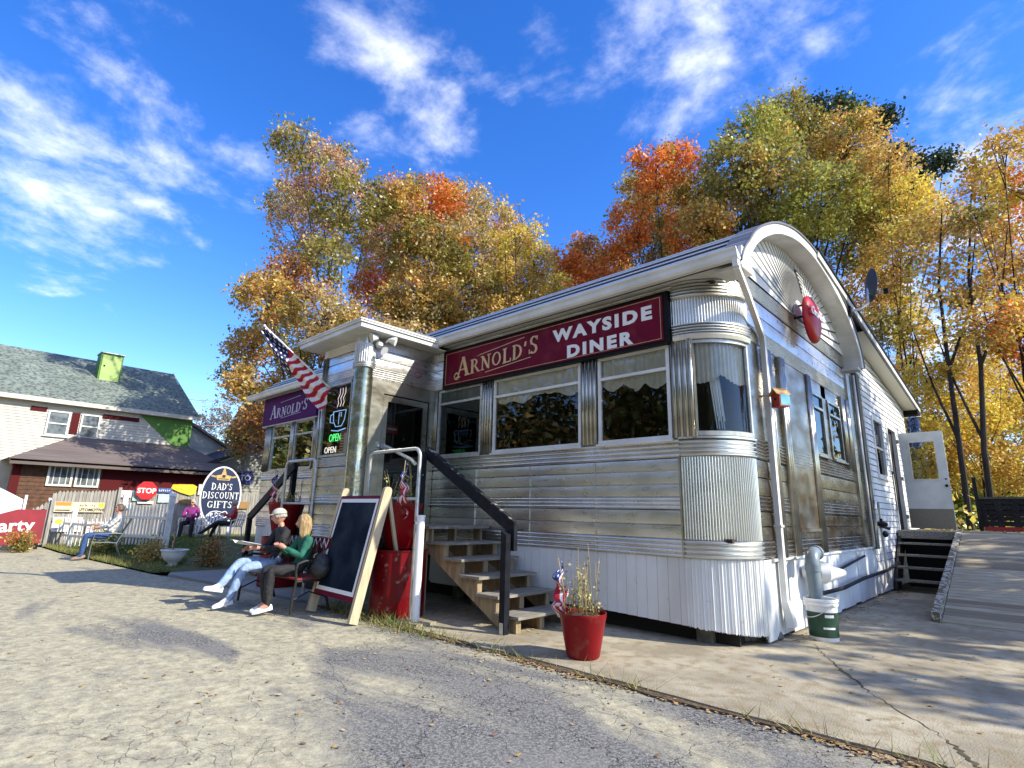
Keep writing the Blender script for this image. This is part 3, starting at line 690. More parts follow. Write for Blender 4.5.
# interior
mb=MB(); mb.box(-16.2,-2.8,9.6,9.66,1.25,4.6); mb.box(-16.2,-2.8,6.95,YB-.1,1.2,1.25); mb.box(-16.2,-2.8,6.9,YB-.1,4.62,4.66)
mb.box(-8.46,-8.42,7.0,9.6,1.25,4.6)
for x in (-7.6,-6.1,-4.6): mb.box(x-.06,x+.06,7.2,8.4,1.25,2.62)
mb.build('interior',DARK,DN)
mb=MB()
for x in (-6.85,-5.35,-3.9): mb.box(x-.4,x+.4,7.05,8.3,1.98,2.02)
for k in range(5): mb.ball((-7.8+k*1.15,8.9,3.85),(.09,.09,.07),10,6)
mb.build('interior',M('interior_wood',(.2,.1,.04),rough=.5),DN)
# skirt
mb=MB()
pl=front(-16.3,CXc,2)
xs_=np.arange(-8.4,CXc,.155); P=[]
def skirtz(x): return .235 if x<-4.6 else .235-(x+4.6)*.03
for x in xs_:
    x1_=min(x+.149,CXc); mb.box(x,x1_,YF+.0,YF+.012,skirtz(x),1.0)
mb.box(-8.45,CXc,YF+.008,YF+.02,.26,1.0)
mb.box(-16.3,-10.2,YF,YF+.02,.1,1.0)
rr_=random.Random(2); n=150; V=[]
for k in range(n+1):
    x,y,nx,ny=arc(2,-90+90*k/n,-90+90*k/n)[0]; ph=(k*.187)%1; o=.013 if ph<.10 else (.006 if ph<.18 else -.002)
    zb=.20-.10*k/n+rr_.uniform(-.012,.012)
    V+= [(x+nx*o,y+ny*o,zb),(x+nx*o,y+ny*o,1.0)]
mb.add(V,[(2*k,2*k+2,2*k+3,2*k+1) for k in range(n)])
y=E0
while y<YB:
    y1=min(y+rr_.choice((.30,.42,.36)),YB+.35); mb.box(XE-.015,XE+.004+rr_.uniform(0,.008),y,y1-.006,.02+.0*y+rr_.uniform(0,.05),.99); y=y1
mb.box(XE-.03,XE-.012,E0,YB,.06,.99)
mb.box(XE-.0,XE+.045,E0+.3,YB+.3,.965,.998)
mb.build('skirt',SKIRT,DN)
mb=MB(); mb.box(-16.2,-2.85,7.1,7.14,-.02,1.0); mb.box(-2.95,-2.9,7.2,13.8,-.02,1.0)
mb.build('underfloor_shade',SKIRTG,DN)  # near-black sheets painting the shade of the hollow beneath the floor
mb=MB(); 
for x in (-3.25,-5.6,-7.9): mb.box(x-.1,x+.1,7.0,7.3,0,.5)
for k in range(6): mb.ball((-2.95+.05*k,7.45+.09*k,.05),(.10,.08,.07),6,5)
mb.build_split('foundation_block',M('rubble',(.2,.19,.16),(.1,.1,.08),5,rough=.95,bump=.3),DN)
# ---- roof: barrel profile (y,z), edge at the front eave, overhang beyond the gable
PROF=[(6.58,4.66),(6.66,4.80),(6.78,4.94),(6.91,5.05),(7.18,5.30),(7.64,5.60),(8.27,5.90),(9.0,6.12),(9.6,6.21),(10.2,6.23),(10.8,6.17),(11.4,6.05),(12.2,5.80),(12.75,5.5),(13.1,5.2),(13.28,4.92),(13.33,4.66)]
def smoothp(pr,k=4):
    out=[]
    for i in range(len(pr)-1):
        p0=pr[max(i-1,0)];p1=pr[i];p2=pr[i+1];p3=pr[min(i+2,len(pr)-1)]
        for j in range(k):
            t=j/k; out.append(tuple(.5*((2*p1[a])+(-p0[a]+p2[a])*t+(2*p0[a]-5*p1[a]+4*p2[a]-p3[a])*t*t+(-p0[a]+3*p1[a]-3*p2[a]+p3[a])*t**3) for a in (0,1)))
    out.append(pr[-1]); return out
CP=PROF
def offset(pr,d):
    out=[]
    for i,(y,z) in enumerate(pr):
        a=pr[max(i-1,0)];b=pr[min(i+1,len(pr)-1)]; t=Vector((b[0]-a[0],b[1]-a[1])).normalized(); nrm_=Vector((-t.y,t.x)); out.append((y+nrm_.x*d,z+nrm_.y*d))
    return out
XG=-2.30
PROF=smoothp(PROF,4)
def skin(mb,pr,x0,x1):
    V=[]; 
    for y,z in pr: V+=[(x0,y,z),(x1,y,z)]
    mb.add(V,[(2*i,2*i+1,2*i+3,2*i+2) for i in range(len(pr)-1)],0,True)
mb=MB(); skin(mb,PROF,-17.2,XG-.02)
# raised seams along the eave courses
dense=[]
for i in range(5):
    (a,b),(c_,d_)=CP[i],CP[i+1]
    for t in (.0,.5): dense.append((a+(c_-a)*t,b+(d_-b)*t))
sm=MB()
for y,z in dense[1:]: sm.bar((-17.2,y-.01,z+.012),(XG-.02,y-.01,z+.012),.05,.022)
sm.build('roof_rib',M('rib_metal',(.6,.62,.66),rough=.35,metal=.5),DN)
mb.build('roof',ROOFMETAL,DN)
mb=MB()
inn=offset(PROF,-.15)
V=[];k=len(PROF)
inn=[(max(6.70,y) if i<10 else (min(13.20,y) if i>k-10 else y),max(z,4.62)) for i,(y,z) in enumerate(inn)]
for (y,z),(y2,z2) in zip(PROF,inn): V+=[(XG,y,z+.012),(XG,y2,z2)]
nV=len(V); V2=[(x-.05,y,z) for x,y,z in V]
mb.add(V+V2,[(2*i,2*i+2,2*i+3,2*i+1) for i in range(k-1)]+[(nV+2*i,nV+2*i+1,nV+2*i+3,nV+2*i+2) for i in range(k-1)]+[(2*i,nV+2*i,nV+2*i+2,2*i+2) for i in range(k-1)]+[(2*i+1,2*i+3,nV+2*i+3,nV+2*i+1) for i in range(k-1)],0,True)
mb.build('gable_fascia',WHITE,DN)
mb=MB(); lip=offset(PROF,.03); V=[]
for (y,z),(y2,z2) in zip(PROF,lip): V+=[(XG-.3,y,z+.005),(XG-.3,y2,z2+.005),(XG+.02,y2,z2+.005),(XG+.02,y,z+.005)]
mb.add(V,[(4*i+a,4*i+4+a,4*i+4+(a+1)%4,4*i+(a+1)%4) for i in range(k-1) for a in range(4)]); mb.build('roof_edge',M('drip_edge',(.12,.125,.14),rough=.5),DN)
# soffit of the gable overhang: slatted vinyl
mb=MB(); inn2=inn; dn=[]
for i in range(len(inn2)-1):
    (a,b),(c_,d_)=inn2[i],inn2[i+1]; m_=max(2,int(math.hypot(c_-a,d_-b)/.11))
    for j in range(m_): t=j/m_; dn.append((a+(c_-a)*t,b+(d_-b)*t))
dn.append(inn2[-1])
for i in range(len(dn)-1):
    (a,b),(c_,d_)=dn[i],dn[i+1]; t=.06
    mb.quad((XG-.04,a+(c_-a)*t,b+(d_-b)*t),(XG-.04,c_,d_-.0),(XE-.02,c_,d_),(XE-.02,a+(c_-a)*t,b+(d_-b)*t))
    mb.quad((XG-.04,a,b+.01),(XG-.04,a+(c_-a)*t,b+(d_-b)*t),(XE-.02,a+(c_-a)*t,b+(d_-b)*t),(XE-.02,a,b+.01))
mb.box(XE,XG-.05,13.02,13.30,4.60,4.66)
mb.build('gable_soffit',WHITE,DN,fix=False)
# fan of siding wedges round a half-round hub
HY,HZ=10.15,4.96
poly=[(y,z) for y,z in offset(PROF,-.10) if z>4.96]
def hit(ang):
    dy,dz=cos(ang),sin(ang); best=4
    pts_=[(6.95,4.9)]+poly+[(13.2,4.9)]
    for (a,b),(c_,d_) in zip(pts_[:-1],pts_[1:]):
        ex,ez=c_-a,d_-b; den=dy*ez-dz*ex
        if abs(den)<1e-9: continue
        t=((a-HY)*ez-(b-HZ)*ex)/den; s=((a-HY)*dz-(b-HZ)*dy)/den
        if t>0 and -.001<=s<=1.001: best=min(best,t) if best<4 else t
    return best
mb=MB(); nW=38; rh=.16
for k in range(nW):
    a0=pi*(k+.0)/nW; a1=pi*(k+1)/nW; a1=a1-.010; 
    if a0<.001:a0=.001
    m_=5
    angs=[a0+(a1-a0)*j/m_ for j in range(m_+1)]
    offs=[.034-.022*j/m_ for j in range(m_+1)]
    V=[]
    for a,o in zip(angs,offs):
        R_=hit(min(a,pi-.002)); V+=[(XE+.004+o*.4,HY+rh*cos(a),HZ+rh*sin(a)),(XE+.004+o,HY+R_*cos(a),HZ+R_*sin(a))]
    mb.add(V,[(2*j,2*j+1,2*j+3,2*j+2) for j in range(m_)])
    a=a0; R_=hit(a); p=[(XE-.004,HY+rh*cos(a),HZ+rh*sin(a)),(XE-.004,HY+R_*cos(a),HZ+R_*sin(a)),(XE+.026,HY+R_*cos(a),HZ+R_*sin(a)),(XE+.013,HY+rh*cos(a),HZ+rh*sin(a))]
    mb.add(p,[(0,1,2,3)])
mb.build('gable_fan',SIDING,DN,fix=False)
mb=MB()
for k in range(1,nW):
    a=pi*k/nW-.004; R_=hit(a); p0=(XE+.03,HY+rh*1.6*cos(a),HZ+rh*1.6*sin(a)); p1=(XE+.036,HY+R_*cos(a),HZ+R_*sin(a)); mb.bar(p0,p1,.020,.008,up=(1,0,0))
mb.build('fan_seam_shade',M('seam_shadow_grey',(.2,.2,.19),rough=.8),DN)  # dark strips laid over the wedge joints to draw groove shade
mb=MB(); bp_=[(6.95,4.94)]+poly+[(13.2,4.94)]; mb.prism(bp_,XE-.05,XE-.005,'x'); mb.build('gable_backing',SKIRTG,DN)  # near-black sheet so the gaps between wedges look shaded
mb=MB(); ph=[(HY+.34*cos(t),HZ+.34*sin(t)) for t in np.linspace(0,pi,20)]; mb.prism(ph,XE,XE+.04,'x'); mb.build('fan_hub',WHITE,DN)
# louvre vent in the fan
mb=MB(); A0,A1=radians(66),radians(95)
mb.prism([(HY+.62*cos(A0),HZ+.62*sin(A0)),(HY+1.02*cos(A0),HZ+1.02*sin(A0)),(HY+.98*cos(A1),HZ+.98*sin(A1))],XE+.02,XE+.04,'x'); mb.build('louvre_vent',BLACKF,DN)
mb=MB()
for k in range(6):
    t=(k+.7)/6; p0=Vector((HY+.62*cos(A0),HZ+.62*sin(A0)))*(1-t)+Vector((HY+.98*cos(A1),HZ+.98*sin(A1)))*t; p1=Vector((HY+.62*cos(A0),HZ+.62*sin(A0)))*(1-t)+Vector((HY+1.02*cos(A0),HZ+1.02*sin(A0)))*t
    mb.bar((XE+.05,p0.x,p0.y),(XE+.05,p1.x,p1.y),.02,.02)
mb.build('louvre_slat',WHITE,DN)
# front soffit + gutter
mb=MB()
for x0,x1 in ((-8.2,XG-.02),(-17.2,-10.4)):
    mb.box(x0,x1,6.56,YF+.0,4.70,4.72)
    for x in np.arange(x0,x1,.3): mb.box(x-.006,x+.006,6.56,YF-.05,4.694,4.702)
mb.box(CXc-.1,XE+.02,YF+.001,7.75,4.70,4.72); mb.build('eave_soffit',WHITE,DN)
mb=MB()
gp=[(0.0,4.70),(-.03,4.66),(-.10,4.665),(-.125,4.70),(-.13,4.76),(-.155,4.79),(-.155,4.81),(-.14,4.81)]
for x0,x1 in ((-8.2,XG),(-17.3,-10.4)):
    V=[]
    for o,z in gp: V+=[(x0,6.57+o,z),(x1,6.57+o,z)]
    mb.add(V,[(2*i,2*i+1,2*i+3,2*i+2) for i in range(len(gp)-1)])
    for xx in (x0,x1): mb.prism([(6.57+o,z) for o,z in gp],xx-.004,xx+.004,'x')
mb.build('gutter',WHITE,DN)
# scalloped corner return under the gable foot + downspout
mb=MB(); mb.prism([(6.56,4.62),(6.95,4.62),(6.95,4.9),(6.62,4.9)],XG-.04,XG+.004,'x'); mb.box(XE,XG,6.6,6.98,4.60,4.64); mb.build('gable_fascia',WHITE,DN)
mb=MB(); dpth=[(-2.34,6.50,4.70),(-2.34,6.52,4.58),(-2.45,7.15,4.42),(-2.58,7.98,4.08),(-2.58,8.0,3.98),(-2.58,8.0,.42)]
for a,b in zip(dpth[:-1],dpth[1:]): mb.bar(a,b,.085,.07,up=(1,0,.01))
mb.bar((-2.58,8.0,.46),(-2.52,8.02,.16),.11,.09,up=(1,0,0)); mb.box(-2.63,-2.53,7.94,8.06,3.2,3.23); mb.box(-2.63,-2.53,7.94,8.06,1.4,1.43)
mb.build('downspout',WHITE,DN)
# second downspout and grey corner board at the far end
mb=MB(); mb.box(XE-.02,XE+.05,13.05,13.12,1.0,4.66); mb.box(XE-.02,XE+.03,13.2,13.4,1.0,4.66); mb.build('wall_post',STEEL_POST,DN)
mb=MB(); mb.box(XE-.05,XE+.10,13.78,14.05,.95,4.72); mb.build('corner_board',GREYPOST,DN)
mb=MB(); mb.box(XE-.03,XE+.02,13.4,13.78,.95,4.66); mb.build('end_wall',STEEL_POST,DN)
mb=MB(); mb.tube([(XE+.07,13.62,4.62),(XE+.07,13.62,1.0)],.03,8); mb.build('downspout',WHITE,DN)
# ---- vestibule
VX0,VX1,VY=-10.15,-8.5,5.2
mb=MB()
fr_=[(x,VY,0,-1) for x in (VX0,VX1)]; sd=[(VX1,y,1,0) for y in (VY,YF)]
bands(mb,fr_,LOW[:-1]+[('r',2.27,2.46,5,.02)]); bands(mb,fr_,[('r',3.93,4.08,4,.016),('l',4.08,4.27),('l',4.27,4.44),('r',4.44,4.62,6,.012)])
bands(mb,sd,[('r',3.85,4.05,5,.014),('l',4.05,4.22),('l',4.22,4.4),('l',4.4,4.62)])
mb.box(VX0-.02,VX0,VY,YF,1.0,4.66)
mb.build('vestibule_wall',STEEL,DN)
mb=MB(); mb.box(VX1-.03,VX1+.004,VY+.1,5.56,1.28,3.85); mb.box(VX1-.03,VX1+.004,6.62,YF-.02,1.28,3.85); mb.box(VX1-.03,VX1+.004,5.56,6.62,3.60,3.85); mb.box(VX1-.03,VX1,VY,YF,1.0,1.28)
mb.build('vestibule_wall',STEEL_POST,DN)
mb=MB()
for x in (VX0+.04,VX0+.14): mb.tube([(x,VY-.02,1.0),(x,VY-.02,4.45)],.03,8)
mb.box(VX0,-8.95,VY-.02,VY+.03,3.86,3.93); mb.box(-8.98,-8.80,VY-.02,VY+.03,2.46,3.93)
mb.build('window_post',STEEL_POST,DN)
PIL=steel('pillar_steel',(.56,.56,.46),(.3,.32,.24),.4,.65,rough=.22,wav=.5,metal=.95)
mb=MB(); mb.tube([(-8.62,VY-.02,1.0),(-8.62,VY-.02,4.05)],.17,28); mb.build('corner_pillar',PIL,DN)
mb=MB(); pc=[(-8.62+.175*cos(a),VY-.02+.175*sin(a),cos(a),sin(a)) for a in np.linspace(-pi,pi/2,30)]
mb.sweep(pc,ribs(4.0,4.12,3,.03)); 
for a in np.linspace(-pi,pi/2,22): mb.tube([(-8.62+.175*cos(a),VY-.02+.175*sin(a),4.12),(-8.62+.175*cos(a),VY-.02+.175*sin(a),4.45)],.018,6)
mb.sweep(pc,[(0,4.12),(0,4.66)])
mb.build('pillar_capital',STEEL_F,DN)
# vestibule window with neon
def vw():
    mb=MB(); x0,x1,z0,z1=-10.0,-8.98,2.46,3.86
    mb.box(x0-.03,x0+.02,VY-.03,VY+.03,z0,z1); mb.box(x1-.02,x1+.0,VY-.03,VY+.03,z0,z1); mb.box(x0,x1,VY-.04,VY+.03,z0,z0+.04); mb.box(x0,x1,VY-.03,VY+.03,z1-.04,z1)
    o=mb.build('window',GALV,DN)
    g=MB(); g.quad((x0,VY+.0,z0+.03),(x1,VY+.0,z0+.03),(x1,VY+.0,z1-.03),(x0,VY+.0,z1-.03)); g.build('pane',GLASS,o,fix=False)
    return o
VWO=vw()
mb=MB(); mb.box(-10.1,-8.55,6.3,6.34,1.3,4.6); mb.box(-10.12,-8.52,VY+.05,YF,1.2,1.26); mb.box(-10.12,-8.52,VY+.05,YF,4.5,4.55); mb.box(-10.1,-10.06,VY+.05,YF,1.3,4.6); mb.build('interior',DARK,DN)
NB=emis('neon_blue',(.3,.55,1.0),.55); NW=emis('neon_white',(1,.9,.85),.6); NG=emis('neon_green',(.1,1,.25),.7)
ns=thing('neon_sign','glowing neon coffee cup with steam above a green OPEN behind the porch window','neon sign',(-9.4,VY+.06,2.5))
yy=VY+.06
def ntube(pts,m,name,r_=.011): mb=MB(); mb.tube([(x,yy,z) for x,z in pts],r_,6); mb.build(name,m,ns)
cup=[(-9.72,3.34),(-9.69,3.15),(-9.60,3.04),(-9.38,3.04),(-9.29,3.15),(-9.26,3.34),(-9.72,3.34)]
ntube(cup,NB,'cup_tube',.008); ntube([(-9.72,3.30),(-9.82,3.28),(-9.82,3.14),(-9.70,3.12)],NB,'cup_tube',.008); ntube([(-9.74,2.98),(-9.5,2.95),(-9.22,2.98)],NB,'cup_tube'); ntube([(-9.5,3.08),(-9.5,3.3),(-9.42,3.3),(-9.42,3.22)],NB,'cup_tube',.007)
for dx in (-.1,0,.1): ntube([(-9.5+dx,3.42),(-9.46+dx,3.5),(-9.50+dx,3.58),(-9.43+dx,3.68),(-9.44+dx,3.78)],NW,'steam_tube',.006)
me=text_mesh('OPEN',.21,extr=.004,space=1.0,xs=.82); link('lettering',place(me,(-9.80,yy,2.76),(1,0,0),(0,0,1)),NG,ns,True)
me=text_mesh('OPEN',.17,extr=.004,space=1.0); link('lettering',place(me,(-9.88,VY+.03,2.54),(1,0,0),(0,0,1)),NW,ns,True)
hs_=thing('hours_sign','small red and white card with printed lines beside the OPEN lettering','sign',(-9.2,VY+.02,2.5))
mb=MB(); mb.box(-9.3,-9.08,VY+.02,VY+.03,2.52,2.92); mb.build('card',LETW,hs_)
mb=MB()
for k in range(7): mb.box(-9.29,-9.17,VY+.012,VY+.02,2.55+k*.05,2.575+k*.05)
mb.box(-9.29,-9.09,VY+.012,VY+.02,2.885,2.91)
mb.build('printed_lines',M('print_red',(.5,.03,.04),rough=.5),hs_)
# door of the vestibule
DO=MB(); DO.box(VX1-.06,VX1-.02,5.58,5.68,1.3,3.58); DO.box(VX1-.06,VX1-.02,6.5,6.6,1.3,3.58); DO.box(VX1-.06,VX1-.02,5.68,6.5,3.47,3.58); DO.box(VX1-.06,VX1-.02,5.68,6.5,1.3,1.6)
do=DO.build('door',STEEL_POST,DN)
mb=MB(); mb.quad((VX1-.04,5.68,1.6),(VX1-.04,6.5,1.6),(VX1-.04,6.5,3.47),(VX1-.04,5.68,3.47)); mb.build('pane',GLASS_DIM,do,fix=False)
mb=MB(); mb.ball((VX1+.04,5.50,2.62),.035); mb.box(VX1-.0,VX1+.02,5.47,5.53,2.56,2.7); mb.build('handle',GALV,do)
cs=thing('door_sign','small red card hanging inside the dark glass of the porch door','sign',(VX1-.12,5.8,3.0))
mb=MB(); mb.box(VX1-.1,VX1-.08,5.72,5.98,2.9,3.05); mb.build('card',M('card_red',(.6,.02,.05),rough=.4),cs)
mb=MB(); mb.box(VX1-.078,VX1-.074,5.75,5.95,2.96,3.0); mb.build('stripe',LETW,cs)
# vestibule roof
mb=MB(); mb.box(-10.38,-8.19,4.81,YF-.0,4.615,4.635); mb.build('vestibule_soffit',WHITE,DN)
mb=MB()
for z0,z1,o in ((4.62,4.70,.0),(4.705,4.74,.03),(4.74,4.765,.045)):
    mb.box(-10.42-o,-8.15+o,4.77-o,4.81,z0,z1); mb.box(-8.19,-8.15+o,4.81,6.5,z0,z1); mb.box(-10.42-o,-10.38,4.81,6.5,z0,z1)
mb.build('vestibule_fascia',WHITE,DN)
mb=MB(); mb.add([(-10.42,4.76,4.77),(-8.14,4.76,4.77),(-8.14,7.0,4.83),(-10.42,7.0,4.83),(-10.42,4.76,4.75),(-8.14,4.76,4.75),(-8.14,7.0,4.75),(-10.42,7.0,4.75)],[(0,1,2,3),(0,1,5,4),(1,2,6,5),(3,0,4,7)]); mb.build('vestibule_roof',ROOFMETAL,DN)
# flood lights at the pillar
fl=thing('floodlight','pair of white outdoor flood lamps on a round box above the porch pillar','floodlight',(-8.42,5.28,4.5))
mb=MB(); mb.lathe([(.06,0),(.06,.05)],(-8.36,5.3,4.42)); mb.ball((-8.38,5.3,4.45),.07); mb.build('mount_box',PLASTW,fl)
for (x,y,z,dx,dy) in ((-8.30,5.22,4.55,-.02,-.13),(-8.28,5.42,4.55,.1,.1),(-8.30,5.32,4.34,.05,.02)):
    mb=MB(); mb.tube([(x-.05,y,z-.04),(x,y,z)],.02,8); mb.tube([(x,y,z),(x+dx*.5,y+dy*.5,z-.01),(x+dx,y+dy,z-.03)],[.035,.06,.085],14); mb.build('lamp_head',PLASTW,fl)

# ---- signs
sg=thing('wall_sign','long maroon board reading ARNOLD\'S WAYSIDE DINER above the three front windows','sign',(-5.8,YF-.09,3.84))
mb=MB(); mb.box(-8.22,-3.38,YF-.10,YF-.02,3.83,4.60); mb.build('frame',BLACKF,sg)
mb=MB(); mb.box(-8.15,-3.46,YF-.115,YF-.10,3.885,4.545); mb.build('board',MAROON,sg)
mb=MB(); y=YF-.119
for x0,x1,z0,z1 in ((-8.12,-3.49,3.905,3.911),(-8.12,-3.49,4.519,4.525),(-8.12,-8.114,3.911,4.519),(-3.496,-3.49,3.911,4.519)): mb.box(x0,x1,y,y+.004,z0,z1)
mb.build('border_line',LETT,sg)
XD=(1,0,0);ZD=(0,0,1)
Y=YF-.117
serif_on('lettering',"ARNOLD'S",.27,(-7.80,Y,3.99),(1,0,.065),ZD,LETT,sg,width=2.12,scales=[1.45,1,1,1,1,1,1,1.22],slant=.06)
mb=MB(); mb.bar((-7.15,Y-.003,4.35),(-6.05,Y-.003,4.46),.004,.012); mb.bar((-7.0,Y-.003,3.99),(-5.9,Y-.003,4.08),.004,.012); mb.bar((-7.15,Y-.003,4.35),(-7.22,Y-.003,4.335),.004,.008)
mb.build('flourish',LETT,sg)
mb=MB(); mb.lathe([(.05,0),(.05,.01)],(0,0,0),14); me=mb.mesh(); place(me,(-7.78,Y,4.03),XD,ZD); link('flourish',me,BLACKF,sg,True)
mb=MB(); 
for a in np.linspace(.4,5.6,9): mb.ball((-7.78+.06*cos(a),Y-.008,4.03+.06*sin(a)),.018,6,5)
mb.build('flourish',LETT,sg)
fit_text('lettering','WAYSIDE',-5.43,-3.62,4.225,4.44,Y,LETW,sg,bold=.05)
fit_text('lettering','DINER',-5.13,-3.93,3.92,4.125,Y,LETW,sg,bold=.05)
sg=thing('wall_sign','faded purple board reading ARNOLD\'S over the pair of windows left of the porch','sign',(-15,YF-.09,3.84))
mb=MB(); mb.box(-16.5,-13.25,YF-.12,YF-.03,3.84,4.66); mb.build('board',PURPLE,sg)
mb=MB(); mb.box(-16.52,-13.23,YF-.11,YF-.02,3.81,3.84); mb.box(-16.52,-13.23,YF-.11,YF-.02,4.66,4.69); mb.build('frame',GALV,sg)
serif_on('lettering',"ARNOLD'S",.27,(-16.0,YF-.122,4.0),(1,0,.03),ZD,LETG,sg,width=2.3,scales=[1.45,1,1,1,1,1,1,1.22],slant=.06)
mb=MB(); mb.bar((-15.4,YF-.126,4.44),(-14.2,YF-.126,4.5),.004,.012); mb.bar((-15.3,YF-.126,3.98),(-14.1,YF-.126,4.03),.004,.012); mb.build('flourish',LETG,sg)
bs=thing('button_sign','round domed red button sign with white script mounted high on the gable','sign',(-2.42,10.12,4.9))
mb=MB(); mb.lathe([(.42,0),(.425,.03),(.40,.07),(.30,.11),(.15,.135),(.001,.14)],(0,0,0),40); me=mb.mesh(); place(me,(-2.46,10.12,4.9),(0,1,0),(0,0,1)); link('dome',me,M('enamel_red',(.42,.006,.01),rough=.35,spec=.3),bs,True)
me=text_mesh('Coca-Cola',.205,extr=.004,offset=.007,shear=.45,align='CENTER',space=.92); place(me,(-2.318,10.12,4.90),(0,1,0),(0,0,1)); link('lettering',me,LETW,bs,True)
mb=MB(); mb.bar((-2.62,9.8,4.88),(-2.44,9.8,4.88),.04,.03); mb.bar((-2.62,10.4,4.88),(-2.44,10.4,4.88),.04,.03); mb.bar((-2.62,10.12,5.2),(-2.44,10.12,5.2),.03,.03); mb.build_split('bracket',BLACKF,bs)
# birdhouse on the downspout
bh=thing('birdhouse','little red and blue painted birdhouse wired to the white downspout','birdhouse',(-2.42,7.95,3.05))
def bhp(name,mat,f): mb=MB(); f(mb); mb.build(name,mat,bh)
bhp('front_wall',M('bird_red',(.45,.04,.03),(.3,.05,.04),9,rough=.7),lambda m:(m.prism([(-2.50,3.02),(-2.30,3.02),(-2.30,3.20),(-2.40,3.29),(-2.50,3.20)],7.86,7.88,'y'),m.box(-2.50,-2.30,7.86,8.06,3.0,3.02)))
bhp('side_wall',M('bird_blue',(.08,.38,.55),(.2,.5,.6),9,rough=.7),lambda m:(m.box(-2.305,-2.295,7.881,8.06,3.02,3.2),m.box(-2.505,-2.495,7.881,8.06,3.02,3.2)))
bhp('roof',M('bird_roof',(.35,.12,.08),(.5,.4,.15),12,rough=.8),lambda m:(m.bar((-2.36,7.82,3.26),(-2.36,8.1,3.26),.17,.015,up=(.75,0,.66)),m.bar((-2.45,7.82,3.26),(-2.45,8.1,3.26),.17,.015,up=(-.75,0,.66))))
bh.scale=(.82,.82,.82); bh.rotation_euler=(0,0,radians(-32))
bhp('entrance_hole',BLACKF,lambda m:m.tube([(-2.40,7.855,3.13),(-2.40,7.87,3.13)],.025,12))
# ---- kitchen annex
KA=thing('kitchen_annex','white clapboard lean-to annex behind the steel diner, with a grey roof','building',(-4,17,0))
mb=MB()
def rake(y): return 5.62-(y-14.0)*.125
def clap(mb,y0,y1,z0,z1,x=XE,lapz=.125):
    z=z0
    while z<z1:
        zt=min(z+lapz,z1); mb.add([(x+.018,y0,z),(x+.018,y1,z),(x+.002,y1,zt),(x+.002,y0,zt),(x-.02,y0,z),(x-.02,y1,z)],[(0,1,2,3),(0,4,5,1)]); z=zt+.014
    return
def clapr(mb,y0,y1,z0):
    z=z0
    while z<5.7:
        zt=z+.125; ye=min(y1,14.0+(5.62-z)/.125)
        if ye>y0: mb.add([(XE+.018,y0,z),(XE+.018,ye,z),(XE+.002,min(y1,14+(5.62-zt)/.125) if 14+(5.62-zt)/.125>y0 else y0,min(zt,5.62)),(XE+.002,y0,zt),(XE,y0,z),(XE,ye,z)],[(0,1,2,3),(0,4,5,1)])
        z=zt+.014
WY0,WY1,WZ0,WZ1=15.42,16.38,2.60,3.90
DY0,DY1,DZ0,DZ1=17.15,18.2,1.30,3.92
clap(mb,14.05,WY0,.55,3.95); clap(mb,WY0,WY1,.55,WZ0); clap(mb,WY1,DY0,.55,3.95); clap(mb,DY0,DY1,.55,DZ0); clap(mb,DY1,20.3,.55,3.95)
clapr(mb,14.05,20.3,3.95)
mb.box(XE-.1,XE-.0,20.3,20.34,.5,4.8)
for y in (14.62,): mb.box(XE+.012,XE+.022,y-.004,y+.004,.5,5.4)
mb.build('wall',SIDING,KA,fix=False)
mb=MB(); mb.box(XE-.06,XE-.035,14.05,WY0-.1,.3,5.5); mb.box(XE-.06,XE-.035,WY1+.1,DY0-.1,.3,5.2); mb.box(XE-.06,XE-.035,DY1+.1,20.3,.3,4.75); mb.box(XE-.06,XE-.035,WY0-.1,DY1+.1,4.05,5.0); mb.box(XE-.06,XE-.035,WY0-.1,WY1+.1,.3,2.5); mb.box(XE-.12,XE-.10,14.05,20.3,.3,4.8); mb.box(-14,XE-.12,20.3,20.4,.3,4.8); mb.build('wall_backing',DARK,KA)  # dark sheets behind the boards paint stronger lap shadows into the gaps
mb=MB(); mb.box(XE-.02,XE+.012,14.05,15.9,.05,.55); mb.box(XE-.02,XE+.008,15.92,20.3,.05,.55); mb.build('skirt',SKIRT,KA)
mb=MB(); ov=.36
def RZ(y): return 5.86-(y-14.0)*.125
mb.add([(-14,10.4,6.32),(XE+ov,10.4,6.32),(XE+ov,20.9,RZ(20.9)),(-14,20.9,RZ(20.9)),(-14,10.4,6.28),(XE+ov,10.4,6.28),(XE+ov,20.9,RZ(20.9)-.04),(-14,20.9,RZ(20.9)-.04)],[(0,1,2,3),(7,6,5,4),(0,1,5,4),(2,3,7,6)])
mb.add([(XE+ov,10.4,6.32),(XE+ov,20.9,RZ(20.9)),(XE+ov,20.9,RZ(20.9)-.2),(XE+ov,10.4,6.12),(XE+ov-.04,10.4,6.12),(XE+ov-.04,20.9,RZ(20.9)-.2)],[(0,1,2,3),(3,2,5,4)])
mb.build('roof',M('annex_roof',(.2,.21,.23),(.14,.15,.16),3,rough=.7),KA)
mb=MB(); mb.bar((XE+ov+.012,10.4,6.21),(XE+ov+.012,20.9,RZ(20.9)-.11),.02,.13); mb.build('rake_board',WHITE,KA)
mb=MB(); mb.bar((XE+ov+.02,10.4,6.30),(XE+ov+.02,20.9,RZ(20.9)-.02),.05,.05); mb.build('drip_edge',BLACKF,KA)
mb=MB(); mb.add([(XE,13.9,5.66),(XE+ov-.03,13.9,5.66),(XE+ov-.03,20.9,RZ(20.9)-.2),(XE,20.9,RZ(20.9)-.2)],[(0,1,2,3)]); mb.build('soffit',M('annex_soffit',(.6,.58,.48),rough=.6),KA)
